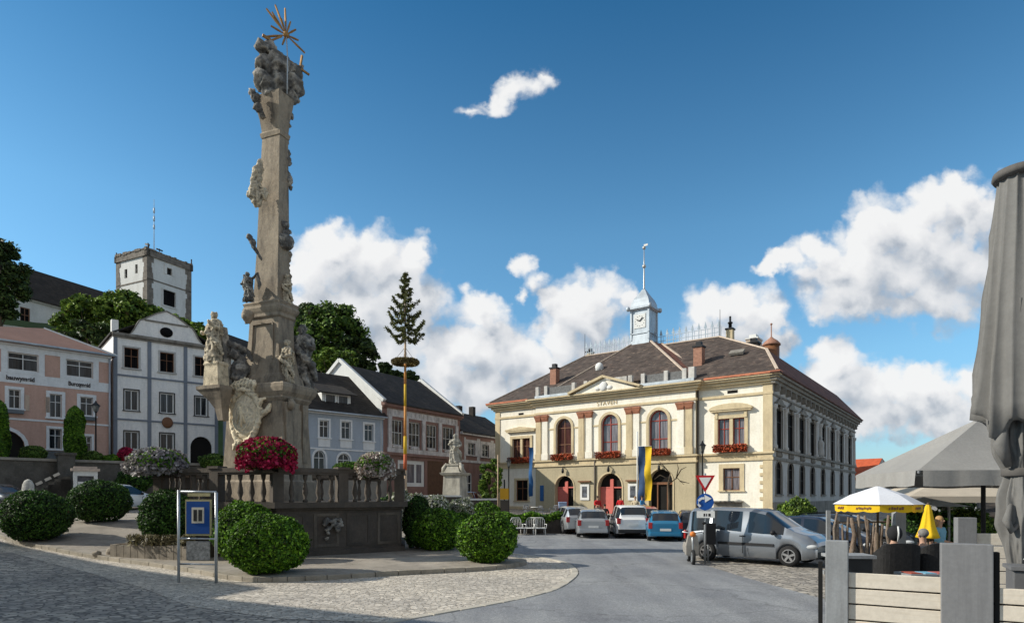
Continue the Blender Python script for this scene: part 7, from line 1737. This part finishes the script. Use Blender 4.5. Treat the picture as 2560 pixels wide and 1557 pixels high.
# large open square parasol
OP = thing('open_parasol', 'large square open taupe parasol with hanging valance over the terrace', 'parasol', (0,0,0))
c1_, c2_, c3_, c4_ = Vector((10.36,16.0,2.86)), Vector((15.6,15.2,2.86)), Vector((16.2,19.7,2.86)), Vector((10.9,19.9,2.86)); ap_ = Vector((13.3,17.7,4.45))
m = MB()
for p, q in ((c1_,c2_),(c2_,c3_),(c3_,c4_),(c4_,c1_)):
    n = 10; rows = []
    for v in range(n+1):
        f_ = v/n; rows.append([(p.lerp(q,u/8)).lerp(ap_, f_)-Vector((0,0,.22*math.sin(math.pi*f_)*math.sin(math.pi*min(1,max(0,u/8)))*.6)) for u in range(9)])
    vs = [x for r in rows for x in r]; m.add(vs, [(v*9+u,v*9+u+1,(v+1)*9+u+1,(v+1)*9+u) for v in range(n) for u in range(8)], 0, True)
m.build('canopy', m_fab2, OP)
for p, q in ((c1_,c2_),(c2_,c3_),(c3_,c4_),(c4_,c1_)):
    m = MB(); n = 40; d_ = (q-p).normalized(); o_ = Vector((d_.y,-d_.x,0)); vs = []
    for u in range(n+1):
        f_ = u/n; b0 = p.lerp(q, .02+.96*f_); w_ = .025*math.sin(f_*34)+.012*math.sin(f_*71); vs += [b0+o_*.02, b0+o_*(.03+w_)-Vector((0,0,.40+.015*math.sin(f_*17)))]
    m.add(vs, [(2*u,2*u+1,2*u+3,2*u+2) for u in range(n)], 0, True); m.build('valance', m_fab2, OP)
for c_ in (c1_,c2_,c3_,c4_): m = MB(); m.bar(c_-Vector((0,0,.05)), ap_-Vector((0,0,.15)), .04, .05); m.bar(c_.lerp(ap_,.45)-Vector((0,0,.1)), ap_-Vector((0,0,1.5)), .03,.03); m.build('rib', m_postl, OP)
m = MB(); m.tube([(13.3,17.7,.0),(13.3,17.7,4.4)], .06, 10); m.cbox(13.3,17.7,.08,1.0,1.0,.16); m.build('pole', m_iron, OP)
# beige parasol behind
BP = thing('open_parasol', 'beige parasol farther back showing only its straight valance', 'parasol', (0,0,0))
m_bei = M('beige canvas', (.50,.43,.34), .9, .08, 1.5)
q1, q2, q3, q4, qa = Vector((15.2,24,2.2)), Vector((20.2,23.4,2.2)), Vector((20.6,27.5,2.2)), Vector((15.6,27.8,2.2)), Vector((17.9,25.7,3.1)); m = MB()
for p, q in ((q1,q2),(q2,q3),(q3,q4),(q4,q1)): m.add([p,q,qa],[(0,1,2)]); 
m.build('canopy', m_bei, BP)
for p, q in ((q1,q2),(q2,q3),(q3,q4),(q4,q1)): m = MB(); m.bar(p-Vector((0,0,.12)), q-Vector((0,0,.12)), .03, .24); m.build('valance', m_bei, BP)
m = MB(); m.tube([(17.9,25.7,0),(17.9,25.7,3.1)], .05, 8); m.build('pole', m_postl, BP)
# white and yellow parasol
m_yel = M('yellow canvas', (.78,.50,.015), .8, .1, 3); m_yel.node_tree.nodes['Principled BSDF'].inputs['Roughness'].default_value = .8
WP = thing('open_parasol', 'small round parasol with white top and yellow printed valance', 'parasol', (9.33,16.0,0), .3)
m = MB(); n = 8
R0, zt_, ze_ = 1.03, 2.47, 1.98
ring = lambda r, z, o=0: [(r*math.cos(2*math.pi*(k+o)/n), r*math.sin(2*math.pi*(k+o)/n), z) for k in range(n)]
m.add(ring(R0,ze_+.02)+ring(R0*.6,ze_+.26)+[(0,0,zt_)], [(k,(k+1)%n,n+(k+1)%n,n+k) for k in range(n)]+[(n+k,n+(k+1)%n,2*n) for k in range(n)]); m.build('canopy', M('white canvas', (.74,.75,.80), .85, .04, 2), WP)
for k in range(n):
    a0, a1 = ring(R0*1.0,ze_+.02)[k], ring(R0,ze_+.02)[(k+1)%n]; m = MB(); nu = 8; vs = []
    for u in range(nu+1):
        f_ = u/nu; p = Vector(a0).lerp(Vector(a1), f_); vs += [p-Vector((p.x,p.y,0))*.05, p-Vector((p.x,p.y,0))*.06-Vector((0,0,.17+.03*abs(math.sin(f_*math.pi*2))))]
    m.add(vs, [(2*u,2*u+1,2*u+3,2*u+2) for u in range(nu)], 0, True); vp = m.build('valance', m_yel, WP)
    mid = (Vector(a0)+Vector(a1))/2*.95; mm = MB(); ang = math.atan2(a1[1]-a0[1], a1[0]-a0[0])
    for j in range(6): mm.cbox(mid.x*1.008+math.cos(ang)*(j-2.5)*.06, mid.y*1.008+math.sin(ang)*(j-2.5)*.06, ze_-.08+.012*(j%2), .03+.012*(j%3), .006, .05+.02*((j*k)%2), ang, 0, R(12))
    mm.build('print', m_brframe, vp)
m = MB()
for k in range(n): m.bar((0,0,zt_-.1), ring(R0*.97,ze_)[k], .012)
m.tube([(0,0,0),(0,0,zt_)], .028, 8); m.lathe([(.3,0),(.3,.08),(.05,.12)], 14); m.build('pole', m_twig, WP)
W2 = thing('open_parasol', 'white parasol farther back seen between yellow folded parasol and beige valance', 'parasol', (16.4,24.8-5.2,0))
m = MB(); m.add([(x*1.2,y*1.2,1.9) for x,y,_ in ring(1,0)]+[(0,0,2.18)], [(k,(k+1)%n,n) for k in range(n)]); m.build('canopy', m_whiten, W2); m = MB(); m.tube([(0,0,0),(0,0,2.15)], .025, 7); m.build('pole', m_postl, W2)
W2.location = (12.6,19.2,0)
YF = thing('folded_parasol', 'closed bright yellow parasol behind the dark armchairs', 'parasol', (9.95,15.0,0))
m = MB(); m.lathe([(.035,2.0),(.06,1.95),(.09,1.8),(.15,1.5),(.22,1.3),(.25,1.22),(.2,1.2)], 60, mod=pleat(7,.16), close=False); m.build('canopy', m_yel, YF); m = MB(); m.tube([(0,0,0),(0,0,2.05)], .025, 8); m.build('pole', m_twig, YF)
# rough wooden screen, slim posts, low dark planters behind the fence
WS = thing('wooden_screen', 'screen of rough crooked grey brown logs under the white and yellow parasol', 'screen', (9.9,17.6,0), -.2)
m_bark = M('bark plank', (.20,.15,.115), .95, .4, 4, .8, 12, dirt=(.42,.38,.33), damt=.7, dscale=(4,4,.4)); rs = random.Random(8); x = -.75
m = MB()
while x < .75:
    w_ = rs.uniform(.035,.075); h_ = rs.uniform(1.25,1.85); m.tube([(x,0,0),(x+rs.uniform(-.05,.05),rs.uniform(-.05,.05),h_*.35),(x+rs.uniform(-.07,.07),rs.uniform(-.05,.05),h_*.7),(x+rs.uniform(-.05,.05),0,h_)], [w_,w_*1.1,w_*.9,w_*.7], 7); x += w_*2+rs.uniform(-.03,.06)
for z_ in (.35,1.45): m.tube([(-.8,.07,z_),(.8,.07,z_+.04)], .035, 6)
m.build('logs', m_bark, WS)
m = MB(); m.cbox(-.95,0,.9,.1,.1,1.8); m.cbox(-.95,0,.05,.3,.3,.1); m.build('post', m_postl, WS); m = MB(); m.cbox(.82,.0,.95,.1,.12,1.9); m.build('post', M('tan post', (.36,.27,.14), .8, .15, 3), WS)
gp_ = thing('terrace_post', 'wide light grey square post left of the yellow folded parasol', 'post', (10.42,16.9,0)); m = MB(); m.cbox(0,0,.95,.27,.2,1.9); m.build('shaft', m_postl, gp_); m = MB(); m.cbox(.19,.1,1.0,.05,.05,2.0); m.build('rail', m_iron, gp_); m = MB(); m.cbox(0,0,.04,.3,.3,.08); m.build('foot', m_iron, gp_)
pb = thing('planter', 'low charcoal planter box with pale rim just behind the cream fence at its left end', 'planter', (5.5,10.2,.45), -.1); m = MB(); m.box(-.32,.26,-.2,.2,0,.76); m.build('box', M('charcoal panel', (.035,.036,.038), .6, .2, 3), pb, .01); m = MB(); m.box(-.36,.3,-.25,.25,.76,.81); m.build('rim', m_postl, pb)
# wicker armchairs
def wicker(label, loc, rz):
    t = thing('wicker_armchair', label, 'armchair', loc, rz, 'dark wicker armchairs on the terrace'); m = MB(); m.box(-.3,.3,-.3,.3,.25,.44); m.build('seat', m_wick, t, .02)
    m = MB(); n = 16; vs = []
    for k in range(n+1):
        a = math.pi*(k/n); x, y = .36*abs(math.cos(a))**.6*(1 if math.cos(a) > 0 else -1), .05+.34*math.sin(a)**.6; hh = .70+.26*math.sin(a)**.6; vs += [(x,y,.2),(x*1.03,y*1.05,hh),(x*.86,y*.86,hh),(x*.86,y*.86,.2)]
    m.add(vs, [(4*k+j,4*k+(j+1)%4,4*k+4+(j+1)%4,4*k+4+j) for k in range(n) for j in range(4)]+[(0,1,2,3),(4*n+3,4*n+2,4*n+1,4*n)], 0, False); m.build('backrest', m_wick, t)
    for sx in (-1,1):
        for y in (-.27,.3): m = MB(); m.tube([(sx*.27,y,0),(sx*.27,y,.26)], .02, 6); m.build('leg', m_iron, t)
        m = MB(); m.box(sx*.36-.05,sx*.36+.05,-.3,.1,.2,.66); m.build('armrest', m_wick, t, .02)
    m = MB(); m.box(-.27,.27,-.27,.22,.44,.52); m.build('cushion', M('grey cushion', (.11,.105,.10), .9, .15, 5), t, .03); return t
wk = wicker('dark wicker armchair with the black hooded person, behind the left half of the cream fence', (6.58,10.9,.45), R(176))
dup(wk, (7.28,11.0,.45), R(187), 'dark wicker armchair of the grey haired man, right of the other one seen from behind')
tb = thing('low_table', 'low table with coloured mats between the fence and the two dark armchairs', 'table', (6.5,9.9,.45)); m = MB(); m.box(-.34,.34,-.22,.22,.5,.54); m.build('tabletop', m_postl, tb); m = MB(); m.tube([(0,0,0),(0,0,.5)], .04, 8); m.cbox(0,0,.02,.5,.5,.04); m.build('stem', m_iron, tb)
for i, (dx, mt) in enumerate(((-.2,cloth('brick red', (.38,.09,.06))),(.02,ltblue),(.22,cloth('pink red', (.5,.14,.12))))):
    m = MB(); m.box(-.09,.09,-.13,.13,0,.012); o = m.build('place_mat', mt, None, 0, (6.5+dx,9.88,.993)); tag(o, ['red place mat at the left of the low table','blue grey place mat in the middle of the low table','pinkish place mat at the right of the low table'][i], 'place mat', 'place mats on the low table')
person('grey haired man sitting in the wicker armchair before the yellow folded parasol', (7.26,11.08,.40), R(187), greyc, dark, m_hairg, 'sit', 1.58, 11)
pk_ = person('person in a black hooded jacket sitting at the left armchair', (6.7,11.0,.42), R(176), dark, whitec, m_hairb, 'sit', 1.62, 12, hood=dark)
m = MB(); m.tube([(0,.13,1.0),(0,.155,1.14),(0,.13,1.26)], .014, 6); o = m.build('white_stripe', whitec, pk_)
person('person with fair hair and light blue top standing right of the yellow folded parasol', (11.05,16.2,0), .5, ltblue, jeans, m_hairl, 'stand', 1.66, 13, True)
person('person in an orange top sitting behind the post at the terrace back', (11.9,16.6,0), 1.2, orangec, dark, m_hairb, 'sit', 1.7, 14)
person('person in black standing beside the blue topped one', (11.4,17.2,0), -1.2, dark, dark, m_hairb, 'stand', 1.6, 15)
# white cloth over a grey box by the folded parasol
bx_ = thing('storage_box', 'grey storage box behind the right part of the fence', 'box', (4.62,5.35,.45), -.5); m = MB(); m.box(-.3,.3,-.16,.16,0,1.12); m.build('body', M('box grey', (.13,.13,.135), .6, .1, 3), bx_, .01); m = MB(); m.box(-.32,.32,-.18,.18,1.12,1.15); m.build('lid', M('box lid', (.16,.16,.165), .6, .1, 3), bx_)
wc = thing('white_cloth', 'crumpled white cloth lying over the grey storage box', 'cloth', (4.62,5.33,1.615), -.5); m = MB(); vs = []; nu, nv = 14, 10
for v in range(nv+1):
    for u in range(nu+1): x = -.2+.42*u/nu; y = -.24+.34*v/nv; z = .035+.03*noise.fractal(Vector((x*9,y*9,1)),1.,2.,3)-max(0,-.17-y)*2.6-(max(0,x-.1)*.6); vs.append((x,y,z))
m.add(vs, [(v*(nu+1)+u,v*(nu+1)+u+1,(v+1)*(nu+1)+u+1,(v+1)*(nu+1)+u) for v in range(nv) for u in range(nu)], 0, True); o = m.build('fabric', m_whiten, wc); o.modifiers.new('s','SOLIDIFY').thickness = .006
# ------------------------------------------------------------------ far right background
def far_house(label, px, Y, w, dep, ze, zr, rz, wm, rm, chim=0):
    x = at(px,0,Y)[0]; t = thing('house', label, 'building', (x,Y,0), rz); m = MB(); hs = [(k*2.2-w/2+.7,k*2.2-w/2+1.8,1.2,2.8) for k in range(int(w/2.2))]; wall(m, -w/2, w/2, -.5, ze, hs, -dep/2, .2)
    m.add([(w/2,-dep/2,-.5),(w/2,dep/2,-.5),(w/2,dep/2,ze),(w/2,-dep/2,ze)],[(0,1,2,3)]); m.add([(-w/2,-dep/2,-.5),(-w/2,dep/2,-.5),(-w/2,dep/2,ze),(-w/2,-dep/2,ze)],[(3,2,1,0)]); m.add([(-w/2,dep/2,-.5),(w/2,dep/2,-.5),(w/2,dep/2,ze),(-w/2,dep/2,ze)],[(3,2,1,0)]); m.build('wall', wm, t)
    for h in hs: window(t, h, -dep/2, m_wframe, m_gl, 2, (.6,), .08)
    plane('roof', [(-w/2-.4,-dep/2-.4,ze),(w/2+.4,-dep/2-.4,ze),(w/2,0,zr),(-w/2,0,zr)], rm, t); plane('roof', [(w/2+.4,dep/2+.4,ze),(-w/2-.4,dep/2+.4,ze),(-w/2,0,zr),(w/2,0,zr)], rm, t)
    for s_ in (-1,1): m = MB(); m.add([(s_*w/2,-dep/2,ze),(s_*w/2,dep/2,ze),(s_*w/2,0,zr-.1)],[(0,1,2)]); m.build('gable', wm, t)
    for k in range(chim): m = MB(); m.box(-1+k*1.6,-.5+k*1.6,-.3,.3,zr-.5,zr+.9); m.build('chimney', m_whiten, t)
far_house('house with bright red tiled roof beyond the far end of the town hall', 2160, 84, 4.5, 8, 4.4, 7.2, -.9, m_greyw, M('bright red tile', (.50,.10,.04), .8, .2, 2))
far_house('dark low house with two pale chimneys behind the terrace', 2478, 46, 5, 5, .9, 1.75, -.5, m_plinth, m_roofk, 2)
far_house('grey house far right hidden by the folded parasol', 2640, 50, 10, 8, 3.2, 5.5, -.7, m_greyw, m_roofd)
shrub('round_shrub','round bright green shrub behind the terrace right of the yellow folded parasol','shrub',(at(2410,0,27)[0],27,0),1.15,.85,m_tree2,4500,.1,.15,None,61); shrub('round_shrub','dark green shrub behind the yellow folded parasol','shrub',(at(2300,0,27)[0],27,0),1.4,.85,m_dkleaf,4500,.1,.2,None,62)
t = tree('street_tree','dark tree beyond the terrace between the two shrubs','tree',(at(2355,0,34)[0],34.,0),2.3,1.4,.95,1.4,m_tree3,30,110,.16,None,63,.08)
vs = []; xs = np.linspace(250,1500,60)
for x in xs: hgt = 26+14*math.sin(x*.008)+9*noise.noise(Vector((x*.01,0,0))); vs += [(x,700+.1*x,-5),(x,760+.1*x,hgt*.75),(x,860+.1*x,hgt),(x,1100+.1*x,-5)]
m = MB(); m.add(vs, [(4*i+j,4*i+4+j,4*i+5+j,4*i+1+j) for i in range(59) for j in range(3)], 0, True); o = m.build('distant_hills', M('hazy blue hill', (.10,.15,.22), 1., .15, .01)); o['kind'] = 'structure'
# ------------------------------------------------------------------ the houses left of the viewer that throw the shadow over the paving
def side_house(label, poly, h, wm):
    t = thing('house', label, 'building', (0,0,0)); m = MB(); m.prism(poly, -.5, h); m.build('wall', wm, t); c = inset(poly, -.35); m = MB(); m.prism(c, h, h+.3); m.build('cornice', m_ochre, t)
    a, b_ = Vector(poly[1]), Vector(poly[2]); d = (b_-a).normalized(); nn = Vector((d.y,-d.x)); L = (b_-a).length
    for k in range(int(L/3)):
        for z in (1.5,4.8): p = a+d*(1.8+k*3); m = MB(); m.cbox(p.x+nn.x*.03,p.y+nn.y*.03,z+.9,1.1,.1,1.8,math.atan2(d.y,d.x)); fr = m.build('window', m_wframe, t); m = MB(); m.cbox(p.x+nn.x*.06,p.y+nn.y*.06,z+.9,.9,.08,1.6,math.atan2(d.y,d.x)); m.build('pane', m_gl, fr)
K = 10.3/math.tan(R(SUN_EL))
e0, e1 = Vector((-24.,27.0)), Vector((-6.3,14.6))
side_house('cream town house at the left of the square beyond the photo edge', [(e0.x-K-9,e0.y-10),(e1.x-K-3,e1.y-10+2),(e1.x-K,e1.y),(e0.x-K,e0.y)], 10, m_cream)
K2 = 9.3/math.tan(R(SUN_EL)); f0, f1 = Vector((-7.2,13.25)), Vector((-.3,9.8))
side_house('lower ochre town house next to the cream one, beyond the photo edge', [(f0.x-K2-9,f0.y-16),(f1.x-K2-2,f1.y-13),(f1.x-K2,f1.y),(f0.x-K2,f0.y)], 9, m_khaki)
